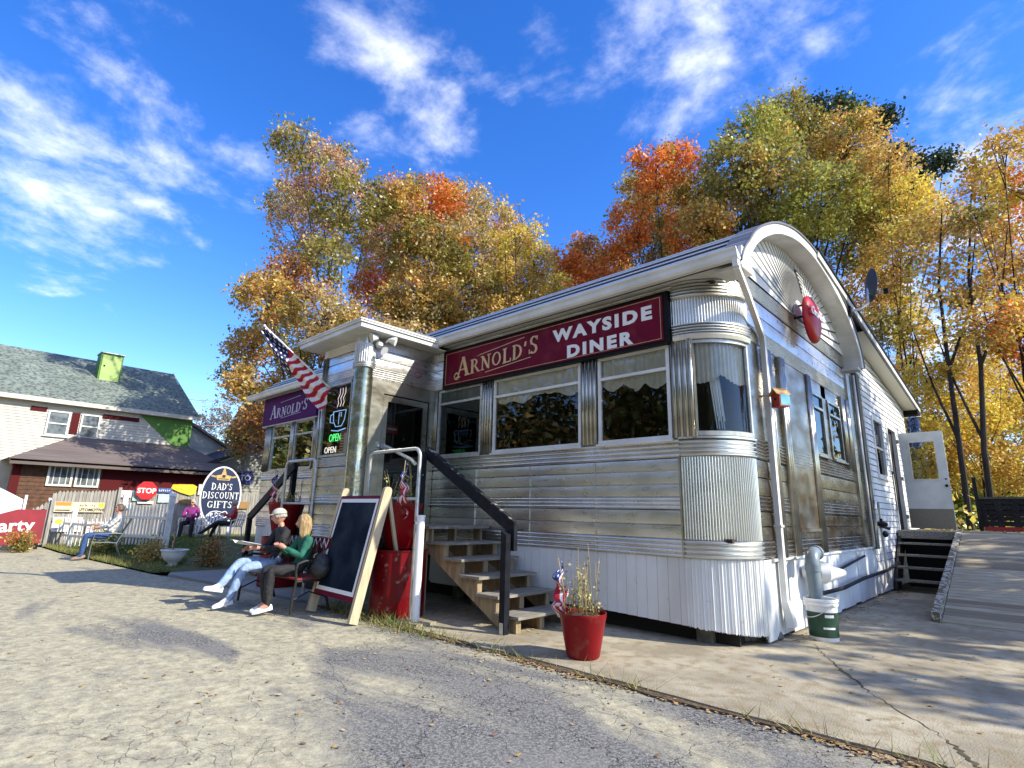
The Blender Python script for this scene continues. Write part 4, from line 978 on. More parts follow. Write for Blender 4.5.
mb=MB(); mb.box(XE-.1,XE+ov,20.4,20.9,4.70,4.74); mb.box(XE+ov-.03,XE+ov,20.4,20.92,4.72,5.0); mb.box(XE,XE+ov,20.42,20.46,4.72,5.0); mb.build('eave_return',BLACKF,KA)
mb=MB()
for y0,y1,z0,z1 in ((WY0-.09,WY0,WZ0-.09,WZ1+.09),(WY1,WY1+.09,WZ0-.09,WZ1+.09),(WY0,WY1,WZ1,WZ1+.09),(WY0,WY1,WZ0-.09,WZ0)): mb.box(XE-.02,XE+.035,y0,y1,z0,z1)
mb.box(XE-.03,XE+.01,WY0,WY1,3.22,3.27); mb.box(XE-.01,XE+.06,WY0-.12,WY1+.12,WZ0-.12,WZ0-.09)
kw=mb.build('window',WHITE,KA); mb=MB(); mb.quad((XE-.02,WY0,WZ0),(XE-.02,WY1,WZ0),(XE-.02,WY1,WZ1),(XE-.02,WY0,WZ1)); mb.build('pane',GLASS_DIM,kw,fix=False)
mb=MB(); 
for y0,y1,z0,z1 in ((DY0-.11,DY0,DZ0,DZ1+.1),(DY1,DY1+.11,DZ0,DZ1+.1),(DY0,DY1,DZ1,DZ1+.1)): mb.box(XE-.05,XE+.035,y0,y1,z0,z1)
mb.build('door_frame',WHITE,KA)
mb=MB(); mb.box(XE-.09,XE-.06,DY0,DY1,DZ0,DZ1); mb.build('doorway',DARK,KA)
# open door leaf standing out square from the wall
dx0,dx1,dy=XE+.10,XE+1.06,DY1+.03
mb=MB(); 
mb.box(dx0,dx1,dy,dy+.045,1.36,1.85+.0); mb.box(dx0,dx1,dy,dy+.045,1.85,2.62); mb.box(dx0,dx0+.2,dy,dy+.045,2.62,3.88); mb.box(dx1-.2,dx1,dy,dy+.045,2.62,3.88); mb.box(dx0+.2,dx1-.2,dy,dy+.045,3.62,3.88)
kd=mb.build('door',M('door_white',(.72,.76,.76),(.6,.64,.62),3,rough=.4,bump=.03),KA,label='white half-glazed kitchen door standing open')
mb=MB(); mb.box(dx0+.01,dx1-.01,dy-.006,dy,1.36,1.86); mb.build('kick_plate',M('kick_plate',(.3,.27,.22),(.22,.2,.16),14,rough=.5,metal=.5,stretch=(1,1,8)),kd)
mb=MB(); mb.quad((dx0+.2,dy+.02,2.62),(dx1-.2,dy+.02,2.62),(dx1-.2,dy+.02,3.62),(dx0+.2,dy+.02,3.62)); mb.build('pane',GLASS,kd,fix=False)
mb=MB(); 
for x0,x1,z0,z1 in ((dx0+.18,dx0+.21,2.6,3.64),(dx1-.21,dx1-.18,2.6,3.64),(dx0+.21,dx1-.21,3.61,3.64),(dx0+.21,dx1-.21,2.6,2.63)): mb.box(x0,x1,dy-.012,dy,z0,z1)
mb.build('glazing_bead',WHITE,kd)
mb=MB(); mb.ball((dx1-.07,dy-.05,2.45),.035,10,6); mb.tube([(dx1-.07,dy,2.62),(dx1-.07,dy-.03,2.62)],.02,8); mb.build('handle',BLACKF,kd)
mb=MB(); 
for z in (1.6,2.6,3.6): mb.box(XE+.03,XE+.09,dy-.03,dy,z,z+.1)
mb.build_split('hinge',GALV,kd)
mb=MB(); mb.tube([(XE+.05,DY0-.25,2.75),(XE+.05,DY0-.22,1.9),(XE+.05,DY0-.28,1.8)],.012,6); mb.tube([(XE+.05,DY0-.25,2.75),(XE+.05,DY0-.1,2.72)],.015,6); mb.build('door_pull',BLACKF,KA)
fb=thing('cloth_banner','small blue cloth banner with white stars hung beside the open kitchen door','banner',(-2.3,18.9,4))
mb=MB(); V=[]
for k in range(13):
    t=k/12; 
    for z in (4.35,3.55): V.append((-2.42+.30*t,19.0+.05*sin(t*14),z+(.1*sin(t*3) if z>4 else .05*sin(t*9))))
mb.add(V,[(2*k,2*k+2,2*k+3,2*k+1) for k in range(12)],0,True); mb.build('cloth',M('blue_cloth',(.012,.035,.12),(.2,.25,.4),18,rough=.9,lo=.55,hi=.6),fb,fix=False)
mb=MB(); mb.tube([(XE,19.0,4.42),(-2.05,19.0,4.42)],.012,6); mb.build('rod',GALV,fb)
# satellite dish
sd_=thing('satellite_dish','dark satellite dish on a bent arm clamped to the back roof','satellite dish',(-2.28,12.5,5.7))
mb=MB(); mb.lathe([(.001,0),(.16,.02),(.29,.06),(.3,.065),(.29,.075),(.16,.035),(.001,.015)],(0,0,0),26,sy=1.2); me=mb.mesh(); place(me,(-1.95,12.75,6.28),(-.5,.8,0),(0,.12,1)); link('reflector',me,M('dish_grey',(.03,.032,.035),rough=.5),sd_,True)
mb=MB(); mb.tube([(-2.28,12.5,5.72),(-2.1,12.6,5.75),(-1.98,12.75,5.9),(-1.95,12.78,6.22)],.028,8); mb.tube([(-1.96,12.76,6.1),(-1.62,12.55,6.0)],.015,6); mb.build('arm',GALV,sd_)
mb=MB(); mb.box(-1.66,-1.58,12.5,12.58,5.95,6.05); mb.build('receiver',BLACKF,sd_)
mb=MB(); mb.box(-2.34,-2.24,12.4,12.6,5.62,5.80); mb.build('mount_plate',BLACKF,sd_)
# ================================================================== FRONT STAIRS
st=thing('wooden_stairs','weathered wooden steps with open risers and black handrail up to the porch','stairs',(-6,6.1,0))
PY0,PY1=5.52,6.74
for k in range(5):
    zt=.215+.21*k; xf=-5.02-.372*k
    mb=MB(); mb.box(xf-.44,xf-.225,PY0,PY1,zt-.038,zt); mb.box(xf-.218,xf,PY0,PY1,zt-.038,zt)
    mb.build('tread',WOODW,st)
mb=MB(); mb.box(-8.48,-6.85,PY0-.05,PY1+.02,1.245,1.285); 
for x in np.arange(-8.48,-6.9,.145): mb.box(x-.003,x+.003,PY0-.06,PY1,1.284,1.288)
mb.build('landing',WOODW,st)
for y in (PY0+.09,6.08,PY1-.09):
    mb=MB(); pts=[(-5.12,0)]
    for k in range(5):
        xf=-5.10-.372*k; zt=.175+.21*k
        pts+= [(xf,pts[-1][1]),(xf,zt)]
    pts+= [(-6.93,1.02),(-6.93,1.24),(-7.1,1.24),(-7.1,.93),(-5.4,0)]
    clean=[pts[0]]
    for p in pts[1:]:
        if p!=clean[-1]: clean.append(p)
    mb.prism(clean,y-.019,y+.019,'y'); mb.build('stringer',WOODN,st)
    mb=MB()
    for k in range(5):
        xf=-5.10-.372*k; zt=.175+.21*k; mb.box(xf-.045,xf+.003,y-.045,y+.045,max(0,zt-.17),zt-.001)
    mb.build_split('riser_block',WOODN,st)
mb=MB(); mb.box(-7.12,-7.0,PY0-.02,PY0+.07,0,1.24); mb.box(-8.4,-8.3,PY0-.02,PY0+.07,0,1.24); mb.box(-7.1,-7.0,PY1-.1,PY1,0,1.24); mb.box(-8.48,-7.0,PY0-.03,PY0+.01,1.06,1.24); mb.build_split('landing_post',WOODN,st)
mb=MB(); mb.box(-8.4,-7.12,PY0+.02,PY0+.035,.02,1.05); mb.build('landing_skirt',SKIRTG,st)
RP=M('black_rail_paint',(.007,.008,.012),(.016,.018,.024),6,rough=.5,bump=.05,spec=.15)
mb=MB(); mb.box(-5.25,-5.155,5.40,5.495,.0,1.15); mb.prism([(-5.25,1.15),(-5.155,1.15),(-5.155,1.22),(-5.25,1.28)],5.40,5.495,'y'); mb.build('newel_post',RP,st)
mb=MB(); mb.box(-7.14,-7.04,5.40,5.5,.0,2.36); mb.prism([(-7.14,2.36),(-7.04,2.36),(-7.09,2.43)],5.40,5.5,'y'); mb.build('newel_post',RP,st)
mb=MB(); mb.bar((-7.10,5.54,2.42),(-5.16,5.54,1.30),.05,.15); mb.box(-5.17,-5.11,5.505,5.57,1.02,1.36); mb.build('handrail',RP,st)
mb=MB(); mb.bar((-7.06,5.54,2.505),(-5.12,5.54,1.385),.07,.02); mb.build('rail_cap',M('rail_cap_worn',(.02,.02,.022),(.35,.35,.32),10,rough=.6,lo=.55,hi=.65,spec=.2),st)
mb=MB(); mb.box(-5.235,-5.17,5.393,5.40,.0,.14); mb.build('post_bracket',GALV,st)
# porch on the far side (left), its steps and rail
s2=thing('wooden_stairs','porch steps on the far side of the entrance with a heavy black handrail','stairs',(-12,6,0))
mb=MB(); mb.box(-11.8,-10.2,5.45,6.76,1.245,1.285); mb.build('landing',WOODW,s2)
for k in range(5):
    zt=.215+.21*k; xf=-13.55+.372*k
    mb=MB(); mb.box(xf,xf+.42,PY0,PY1,zt-.038,zt); mb.build('tread',WOODW,s2)
for y in (PY0+.09,PY1-.09):
    mb=MB(); mb.prism([(-13.5,0),(-13.5,.17),(-11.7,1.24),(-11.5,1.24),(-11.5,1.0),(-13.2,0)],y-.02,y+.02,'y'); mb.build('stringer',WOODN,s2)
mb=MB(); mb.box(-13.45,-13.35,5.36,5.46,0,1.28); mb.build('newel_post',RP,s2)
mb=MB(); mb.box(-11.55,-11.45,5.4,5.5,0,2.4); mb.build('newel_post',RP,s2)
mb=MB(); mb.bar((-13.45,5.41,1.26),(-11.4,5.41,2.40),.06,.17); mb.build('handrail',RP,s2)
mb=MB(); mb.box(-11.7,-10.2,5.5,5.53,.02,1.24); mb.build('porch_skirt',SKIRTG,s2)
mb=MB(); mb.box(-12.6,-12.45,5.45,5.6,0,1.1); mb.box(-12.62,-11.9,5.46,5.5,.5,1.18); mb.build('porch_panel',M('porch_white',(.7,.72,.73),(.55,.56,.55),4,rough=.6),s2)
# ---- galvanised rail frames in front of the porch
def piperail(name,label,x0,x1,y,zt,zm,zb):
    t=thing(name,label,'railing',((x0+x1)/2,y,0),group='galvanised pipe rails at the porch')
    mb=MB(); r_=.12; pts=[(x0,y,zb)]
    for a in np.linspace(pi,pi/2,6): pts.append((x0+r_+r_*cos(a),y,zt-r_+r_*sin(a)))
    for a in np.linspace(pi/2,0,6): pts.append((x1-r_+r_*cos(a),y,zt-r_+r_*sin(a)))
    pts.append((x1,y,zb)); mb.tube(pts,.028,10); mb.build('bent_pipe',GALV,t)
    mb=MB(); mb.tube([(x0,y,zm),(x1,y,zm)],.022,8); mb.build('mid_rail',GALV,t); return t
piperail('pipe_railing','bent galvanised pipe rail standing behind the chalkboard, nearest the wooden steps',-7.95,-6.62,5.04,2.42,1.68,0)
piperail('pipe_railing','bent galvanised pipe rail behind the seated couple, left of the porch window',-11.0,-9.78,5.04,2.42,1.60,0)
hr=thing('porch_handrail','short sloping galvanised tube handrail fixed beside the porch door','railing',(-8,5.3,2))
mb=MB(); mb.tube([(-8.42,5.62,2.62),(-8.3,5.6,2.60),(-7.35,5.42,2.32),(-6.95,5.2,2.22)],.03,10); mb.build('tube',GALV,hr)
mb=MB(); mb.tube([(-8.49,5.62,2.62),(-8.46,5.62,2.62)],.06,14); mb.build('flange',GALV,hr)
wp=thing('bollard_pipe','white plastic pipe post standing at the foot of the wooden steps','pipe post',(-6.46,5.0,0))
mb=MB(); mb.tube([(-6.46,5.0,0),(-6.46,5.0,1.42)],.058,18); mb.build('pipe',PLASTW,wp)
mb=MB(); mb.tube([(-6.46,5.0,1.42),(-6.46,5.0,1.45)],.064,18); mb.tube([(-6.47,4.935,1.34),(-6.47,4.92,1.34)],.02,10); mb.build('cap',PLASTW,wp)
mb=MB(); mb.tube([(-6.50,4.93,1.34),(-6.50,4.925,1.34)],.018,10); mb.build('bolt',BLACKF,wp)
mb=MB(); mb.box(-6.72,-6.25,4.86,5.2,.0,.035); mb.build('footing',CONC,wp)
# ---- red barrels with pots
def barrel(x,y,label,r_=.40,h=.94):
    t=thing('barrel',label,'barrel',(x,y,0),group='red painted barrels under the porch planters')
    pr=[(r_*.98,0),(r_,.02),(r_,.30*h),(r_+.002,.32*h),(r_,.34*h),(r_,.64*h),(r_+.002,.66*h),(r_,.68*h),(r_,h-.02),(r_+.012,h-.015),(r_+.012,h),(r_-.012,h),(r_-.015,h-.02),(.001,h-.02)]
    mb=MB(); mb.lathe(pr[:9],(x,y,0),34); mb.build('drum',REDB,t); mb=MB(); mb.lathe(pr[8:],(x,y,0),34,cap=False); mb.build('rim',REDB,t); return t
barrel(-7.18,5.20,'scuffed red painted barrel behind the chalkboard, nearest the steps')
barrel(-11.35,5.30,'red painted barrel half hidden behind the seated couple')
def usflag(t,base,top,w_,h_,seed,drop=.9):
    """small hand flag hanging slack from a stick"""
    rr_=random.Random(seed); mb=MB(); mb.tube([base,top],.005,6); mb.build('stick',M('stick_gold',(.4,.28,.1),rough=.5),t)
    b=Vector(base);tp=Vector(top); nU,nV=26,18
    R=M('flag_red',(.55,.02,.04),rough=.8); Wm=M('flag_white',(.8,.8,.8),rough=.8); Bm=M('flag_blue',(.03,.05,.2),rough=.8)
    V=[];F=[];mi=[]
    for i in range(nU+1):
        u=i/nU
        for j in range(nV+1):
            v=j/nV; p=tp+(b-tp)*(v*.45)
            p=p+Vector((w_*u*.45*cos(v*9+u*5),w_*.22*sin(u*12+v*4)+.02*u,-u*h_*drop-.05*u*u)); V.append(p)
    for i in range(nU):
        for j in range(nV):
            F.append((i*(nV+1)+j,(i+1)*(nV+1)+j,(i+1)*(nV+1)+j+1,i*(nV+1)+j+1))
            s=int(j/nV*13)%2; c=2 if (i/nU<.4 and j/nV<.54) else s
            if c==2 and (i%3==1 and j%3==1): c=1
            mi.append(c)
    me=bpy.data.meshes.new('cloth'); me.from_pydata(V,[],F); me.polygons.foreach_set('material_index',mi); me.polygons.foreach_set('use_smooth',[True]*len(F))
    link('cloth',me,[R,Wm,Bm],t,True)
PLST=M('dry_stem',(.42,.32,.14),(.25,.2,.08),12,rough=.85); PLG=M('pale_stem',(.35,.42,.12),(.45,.4,.16),12,rough=.8); PLEAF=M('dry_leaf',(.25,.24,.12),(.4,.3,.16),12,rough=.85)
def pot(x,y,z,label,r0_,r1_,h,mat=REDP,plants='dry',seed=1,group='red plastic planters',n=8,hh=.5):
    t=thing('flower_pot',label,'flower pot',(x,y,z),group=group)
    mb=MB(); rot=.35
    pr=[(r0_*.9,0),(r0_,.02),(r1_*.97,h-.05),(r1_*.985,h-.045),(r1_*1.0,h),(r1_*.96,h),(r1_*.95,h-.05)]
    if n==4: mb.lathe(pr,(x,y,z),28,cap=True)
    else: mb.lathe(pr,(x,y,z),28)
    mb.build('pot',mat,t)
    mb=MB(); rr_=random.Random(seed)
    mb.lathe([(r1_*.95,h-.05),(r1_*.7,h-.03),(.001,h-.015)],(x,y,z),20,cap=False); mb.build('soil',SOIL,t)
    mb=MB(); mg=MB()
    for k in range(34 if plants else 0):
        a=rr_.uniform(0,6.28); q=r1_*.8*sqrt(rr_.random()); H=rr_.uniform(.12,hh)*(1 if k%4 else 1.25); lx,ly=rr_.uniform(-.08,.08),rr_.uniform(-.08,.08)
        p0=(x+q*cos(a),y+q*sin(a),z+h-.04); p1=(p0[0]+lx*.4,p0[1]+ly*.4,p0[2]+H*.6); p2=(p0[0]+lx,p0[1]+ly,p0[2]+H)
        m_=mg if k%5==0 else mb
        m_.tube([p0,p1,p2],[.005,.004,.002],5)
        for j in range(rr_.randint(3,9)):
            tt=rr_.uniform(.2,1); px_,py_,pz_=p0[0]+lx*tt,p0[1]+ly*tt,p0[2]+H*tt; s=rr_.uniform(.012,.03); b_=rr_.uniform(0,6.28)
            (mg if k%5==0 else mb).add([(px_,py_,pz_),(px_+s*cos(b_),py_+s*sin(b_),pz_+s*.5),(px_+1.6*s*cos(b_+.3),py_+1.6*s*sin(b_+.3),pz_-s*.2),(px_+s*cos(b_+.7),py_+s*sin(b_+.7),pz_-s*.5)],[(0,1,2,3)])
    if plants: mb.build('dry_stems',PLST,t,fix=False); mg.build('green_stems',PLG,t,fix=False)
    return t
pot(-3.84,5.28,0,'bright red plastic pot of dried stalks standing alone on the concrete',.18,.262,.46,seed=4,hh=.62)
pot(-7.22,5.18,.94,'tall red planter of dry stalks standing on the barrel behind the chalkboard',.22,.34,.68,seed=6,hh=.75)
pot(-11.35,5.3,.94,'tall red planter with a small flag, standing behind the man in the cap',.22,.36,.68,seed=8,hh=.3)
f=thing('hand_flag','small stars and stripes stuck in the red pot on the concrete','flag',(-4.0,5.25,.4),group='small flags in planters'); usflag(f,(-3.98,5.2,.42),(-4.1,5.17,1.02),.3,.5,1)
f=thing('hand_flag','small stars and stripes in the planter behind the chalkboard','flag',(-6.95,5.1,1.5),group='small flags in planters'); usflag(f,(-7.02,5.02,1.5),(-6.92,5.0,2.25),.24,.55,2)
f=thing('hand_flag','small stars and stripes in the planter behind the man in the cap','flag',(-11.5,5.2,1.5),group='small flags in planters'); usflag(f,(-11.55,5.15,1.5),(-11.62,5.1,2.3),.26,.6,3)
# ---- big flag on a slanting pole
fp=thing('flagpole_flag','large stars and stripes hanging slack from a slanted pole on the porch front','flag',(-9.9,5.15,3.9))
P0=Vector((-9.72,5.12,3.80)); P1=Vector((-10.75,4.15,5.03))
mb=MB(); mb.tube([P0,P1],.016,8); mb.ball(P1,.03,8,6); mb.build('pole',WHITE,fp)
mb=MB(); mb.bar((-9.78,5.18,3.83),(-9.80,5.08,3.86),.05,.05); mb.build('bracket',GALV,fp)
R_=M('flag_red_big',(.5,.015,.035),(.42,.012,.03),5,rough=.85); W_=M('flag_white_big',(.82,.8,.76),rough=.85); B_=M('flag_blue_big',(.012,.02,.08),rough=.85)
nU,nV=110,40; V=[];F=[];mi=[]
ax=(P0-P1); side=Vector((ax.y,-ax.x,0)).normalized()
for i in range(nU+1):
    u=i/nU
    for j in range(nV+1):
        v=j/nV
        base=P1+ax*(.02+u*.98)
        sag=.10+.26*min(1,u*2.4)+.06*sin(u*9)
        fold=sin(v*pi*3+u*5.0)*.07*(.5+v)+.05*sin(u*17+v*2)
        p=base+Vector((0,0,-1))*(v*sag+(.10*u if v>0 else 0)*v)+side*fold*.9+Vector((-.05,-.05,0))*v
        V.append(p)
for i in range(nU):
    for j in range(nV):
        F.append((i*(nV+1)+j,(i+1)*(nV+1)+j,(i+1)*(nV+1)+j+1,i*(nV+1)+j+1))
        u=i/nU;v=j/nV
        if u+.10*(1-v)<.46 and v>.02:
            c=2
            if (i%7 in(2,3,4)) and ((j+(3 if (i//7)%2 else 0))%8 in (3,4,5)): c=1
        else: c=int((u*1.0+v*.16-.42)*21)%2
        mi.append(c)
me=bpy.data.meshes.new('cloth'); me.from_pydata(V,[],F); me.polygons.foreach_set('material_index',mi); me.polygons.foreach_set('use_smooth',[True]*len(F)); link('cloth',me,[R_,W_,B_],fp,True)
# ---- sandwich chalkboard
cbd=thing('chalkboard','tall blank chalkboard in a maroon and white frame, leaning back on pale wooden legs','chalkboard',(-7.5,4.5,0))
A=Vector((-8.30,4.40,0)); B=Vector((-7.02,4.34,0)); UPV=Vector((.0,.40,1.76)); UL=UPV.length; UN=UPV.normalized(); XN=(B-A).normalized(); NN=XN.cross(UN)
def pl(s,t,o=0): return A+XN*s+UN*t+NN*o
Wd=(B-A).length
def plate(mb,s0,s1,t0,t1,o0,o1):
    vs=[pl(s,t,o) for o in (o0,o1) for t in (t0,t1) for s in (s0,s1)]
    mb.add(vs,[(0,2,3,1),(4,5,7,6),(0,1,5,4),(2,6,7,3),(0,4,6,2),(1,3,7,5)])
for s0,s1 in ((-.03,.035),(Wd-.035,Wd+.03)):
    mb=MB(); plate(mb,s0,s1,0,UL+.03,-.10,.03); 
    c=pl((s0+s1)/2,UL+.03,-.035); mb.tube([c-XN*.0325,c+XN*.0325],.065,14); mb.build('leg',PALEW,cbd)
for s0,s1 in ((-.02,.03),(Wd-.03,Wd+.02)):
    mb=MB(); a_=pl(s0,UL-.02,-.10); b_=a_+Vector((0,.42,-1.76+.02)); mb.bar(a_,Vector((b_.x,b_.y,0)),.05,.04,up=(1,0,0)); mb.build('rear_leg',PALEW,cbd)
mb=MB(); plate(mb,.036,Wd-.036,.26,UL-.05,.0,.022); mb.build('board',MAROON,cbd)
mb=MB(); 
for s0,s1,t0,t1 in ((.07,Wd-.07,.33,.385),(.07,Wd-.07,UL-.155,UL-.10),(.07,.115,.385,UL-.155),(Wd-.115,Wd-.07,.385,UL-.155)): plate(mb,s0,s1,t0,t1,.023,.030)
mb.build('white_border',LETW,cbd)
mb=MB(); plate(mb,.116,Wd-.116,.386,UL-.156,.0225,.026); mb.build('slate',CHALK,cbd)
# ---- bucket and vent pipes
bk=thing('plastic_bucket','white plastic bucket with a dark green label under the grey drain pipe','bucket',(-2.27,8.40,0),scale=.9)
cx_,cy_=-2.27,8.40
mb=MB(); mb.lathe([(.165,0),(.17,.01),(.185,.42),(.2,.425),(.2,.45),(.19,.455),(.19,.47),(.205,.475),(.205,.5),(.195,.51),(.18,.505),(.16,.06)],(cx_,cy_,0),30); mb.build('body',PLASTW,bk)
mb=MB(); mb.sweep([(cx_+.178*cos(a),cy_+.178*sin(a),cos(a),sin(a)) for a in np.linspace(-2.6,1.0,30)],[(-.002,.05),(.0095,.35)]); mb.build('label_wrap',M('label_green',(.03,.09,.045),(.015,.04,.03),6,rough=.35),bk)
mb=MB(); mb.sweep([(cx_+.19*cos(a),cy_+.19*sin(a),cos(a),sin(a)) for a in np.linspace(-1.15,-.55,8)],[(0,.29),(.001,.325)]); mb.sweep([(cx_+.186*cos(a),cy_+.186*sin(a),cos(a),sin(a)) for a in np.linspace(-1.3,-.5,8)],[(0,.15),(.001,.175)]); mb.build('label_print',LETW,bk)
mb=MB(); mb.tube([(cx_+.2*cos(a),cy_+.2*sin(a)-.02,.46-.18*abs(sin(a*1.0+.6))) for a in np.linspace(-2.6,-.4,14)],.006,6); mb.build('handle',GALV,bk)
DX,DY=-.0,-.28
dr=thing('drain_pipe','fat grey plastic drain pipe with an elbow above the bucket','pipe',(-2.3,8.7,.5))
PVC=M('grey_pvc',(.19,.24,.27),(.15,.19,.21),3,rough=.4)
mb=MB(); pts=[(-2.33,8.42,.40),(-2.33,8.42,.90)]+[(-2.33-.02*(1-cos(a)),8.42+.16*(1-cos(a)),.90+.16*sin(a)) for a in np.linspace(.2,pi/2,7)]+[(-2.36,8.74,1.06)]
mb.tube(pts,.088,20); mb.build('pipe',PVC,dr)
mb=MB(); mb.tube([(-2.33,8.42,.84),(-2.33,8.42,.93)],.098,20); mb.tube([(-2.355,8.66,1.06),(-2.36,8.76,1.06)],.10,20); mb.build_split('coupling',PVC,dr)
vc=thing('exhaust_vent','white funnel shaped vent cap sticking out past the drain pipe','vent',(-2.3,9.1,.8))
mb=MB(); mb.tube([(-2.62,8.98,.78),(-2.42,9.0,.78)],.085,18); mb.tube([(-2.44,9.0,.78),(-2.38,9.06,.78),(-2.24,9.30,.77),(-2.19,9.38,.77)],[.12,.155,.07,.045],22); mb.build('cone',PLASTW,vc)
mb=MB(); mb.tube([(-2.46,8.99,.78),(-2.43,9.0,.78)],.128,22); mb.build('collar',GALV,vc)
ut=thing('water_pipes','rusty pipes and a black hose running low along the white skirting','pipes',(-2.5,12,0.4))
mb=MB(); mb.tube([(-2.5,8.95,1.0),(-2.46,9.0,.6),(-2.46,9.02,.15)],.03,8); mb.tube([(-2.48,9.1,.95),(-2.45,9.1,.3)],.022,8); mb.ball((-2.45,9.02,.38),(.07,.07,.1),8,6); mb.build('rusty_pipe',M('rust',(.11,.035,.02),(.2,.09,.05),12,rough=.8),ut)
mb=MB(); mb.tube([(-2.5,9.3,.46),(-2.5,10.6,.44),(-2.49,12.0,.5),(-2.5,14.2,.52),(-2.5,15.6,.6)],.03,10); mb.tube([(-2.56,9.4,.62),(-2.56,12.6,.86)],.022,8); mb.build('hose',BLACKP,ut)
gm=thing('gas_meter','black gas valve and pipes fixed to the grey corner board','meter',(-2.5,14.2,1.3))
mb=MB(); mb.tube([(-2.52,13.85,1.75),(-2.52,13.95,1.92),(-2.52,14.2,1.92),(-2.52,14.25,1.8),(-2.52,14.25,.25)],.028,8); mb.build('pipe',GALV,gm)
mb=MB(); mb.lathe([(.02,-.05),(.10,-.04),(.12,0),(.10,.04),(.03,.06),(.03,.12)],(-2.5,14.2,1.45),16); mb.ball((-2.48,14.3,1.25),(.07,.09,.07),10,7); mb.tube([(-2.52,14.15,1.42),(-2.42,14.5,1.36)],.03,8); mb.build('regulator',BLACKP,gm)
# ---- kitchen steps, deck, ramp
ks=thing('deck_steps','five dark open grey steps rising to the kitchen deck beside the white wall','stairs',(-2,16,0))
for k in range(5):
    z=.26*(k+1); y0=15.42+.30*k
    mb=MB(); mb.box(-2.58,-1.52,y0,y0+.29,z-.045,z) if k<4 else None
    if k<4: mb.build('tread',WOODW,ks)
mb=MB()
for x in (-2.6,-1.56): mb.prism([(15.4,0),(15.4,.22),(16.7,1.28),(17.0,1.28),(17.0,.9),(15.8,0)],x,x+.045,'x')
mb.build_split('stringer',M('dark_stringer',(.06,.05,.045),(.03,.028,.025),6,rough=.9),ks)
mb=MB(); mb.box(-2.55,-1.55,16.95,16.99,0,1.25); mb.build('backboard',SKIRTG,ks)
dk=thing('deck','weathered plank deck and long sloping ramp outside the kitchen door','deck',(0,18,0))
mb=MB(); x=-2.6
y=16.62
while y<21.0: mb.box(-2.6,3.4,y,y+.136,1.28,1.318); y+=.147
mb.build('deck_boards',DECKW,dk)
mb=MB(); mb.box(-2.6,-1.46,16.58,16.62,1.13,1.30); mb.box(-2.58,3.4,20.96,21.0,.0,1.28); mb.build_split('fascia_board',WOODW,dk)
def rz(y): return min(1.30,max(.02,(y-11.3)*(1.30/5.2)+.03))
mb=MB(); y=11.25
while y<16.6:
    z0,z1=rz(y),rz(y+.130); mb.add([(-1.35,y,z0),(3.4,y,z0),(3.4,y+.13,z1),(-1.35,y+.13,z1),(-1.35,y,z0-.035),(3.4,y,z0-.035),(3.4,y+.13,z1-.035),(-1.35,y+.13,z1-.035)],[(0,1,2,3),(7,6,5,4),(0,4,5,1),(2,6,7,3),(0,3,7,4)]); y+=.142
mb.build('ramp_boards',DECKW,dk)
mb=MB(); mb.add([(-1.46,11.2,.0),(-1.36,11.2,.0),(-1.36,11.2,.15),(-1.46,11.2,.15),(-1.46,16.6,1.2),(-1.36,16.6,1.2),(-1.36,16.6,1.38),(-1.46,16.6,1.38)],[(0,1,2,3),(4,7,6,5),(0,3,7,4),(1,5,6,2),(3,2,6,7),(0,4,5,1)]); mb.build('ramp_kerb',DECKK,dk)
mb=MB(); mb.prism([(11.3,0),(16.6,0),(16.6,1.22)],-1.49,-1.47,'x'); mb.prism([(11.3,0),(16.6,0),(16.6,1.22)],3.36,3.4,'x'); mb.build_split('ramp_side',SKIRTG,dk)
bn=thing('dumpster','low black slatted bin with a red base standing on the far end of the deck','bin',(0.2,19.4,1.32))
mb=MB()
X0,X1,Y0_,Y1_=-1.15,2.4,19.1,20.4
for a,b,c_,d_ in ((X0,X1,Y0_,Y0_+.04),(X0,X1,Y1_-.04,Y1_),(X0,X0+.04,Y0_+.04,Y1_-.04),(X1-.04,X1,Y0_+.04,Y1_-.04)):
    for z0,z1 in ((1.46,1.58),(1.60,1.70),(1.72,1.84),(1.86,1.98),(2.0,2.14)): 
        mb.box(a,b,c_,d_,z0,z1)
for x in np.arange(X0,X1,.32): mb.box(x,x+.14,Y0_-.01,Y0_+.05,1.42,2.16)
mb.build('slatted_sides',BLACKP,bn)
mb=MB(); mb.box(X0-.02,X1+.02,Y0_-.03,Y1_+.02,2.14,2.19); mb.build('lid_rim',M('bin_rim',(.06,.06,.055),rough=.6),bn)
mb=MB(); mb.box(X0+.05,X1-.05,Y0_-.02,Y1_-.05,1.34,1.44); mb.build('base_rail',M('bin_red',(.3,.02,.02),rough=.5),bn)
mb=MB(); mb.box(X0-.05,X0+.03,Y0_-.05,Y0_+.03,1.32,2.7); mb.build('corner_post',BLACKP,bn)
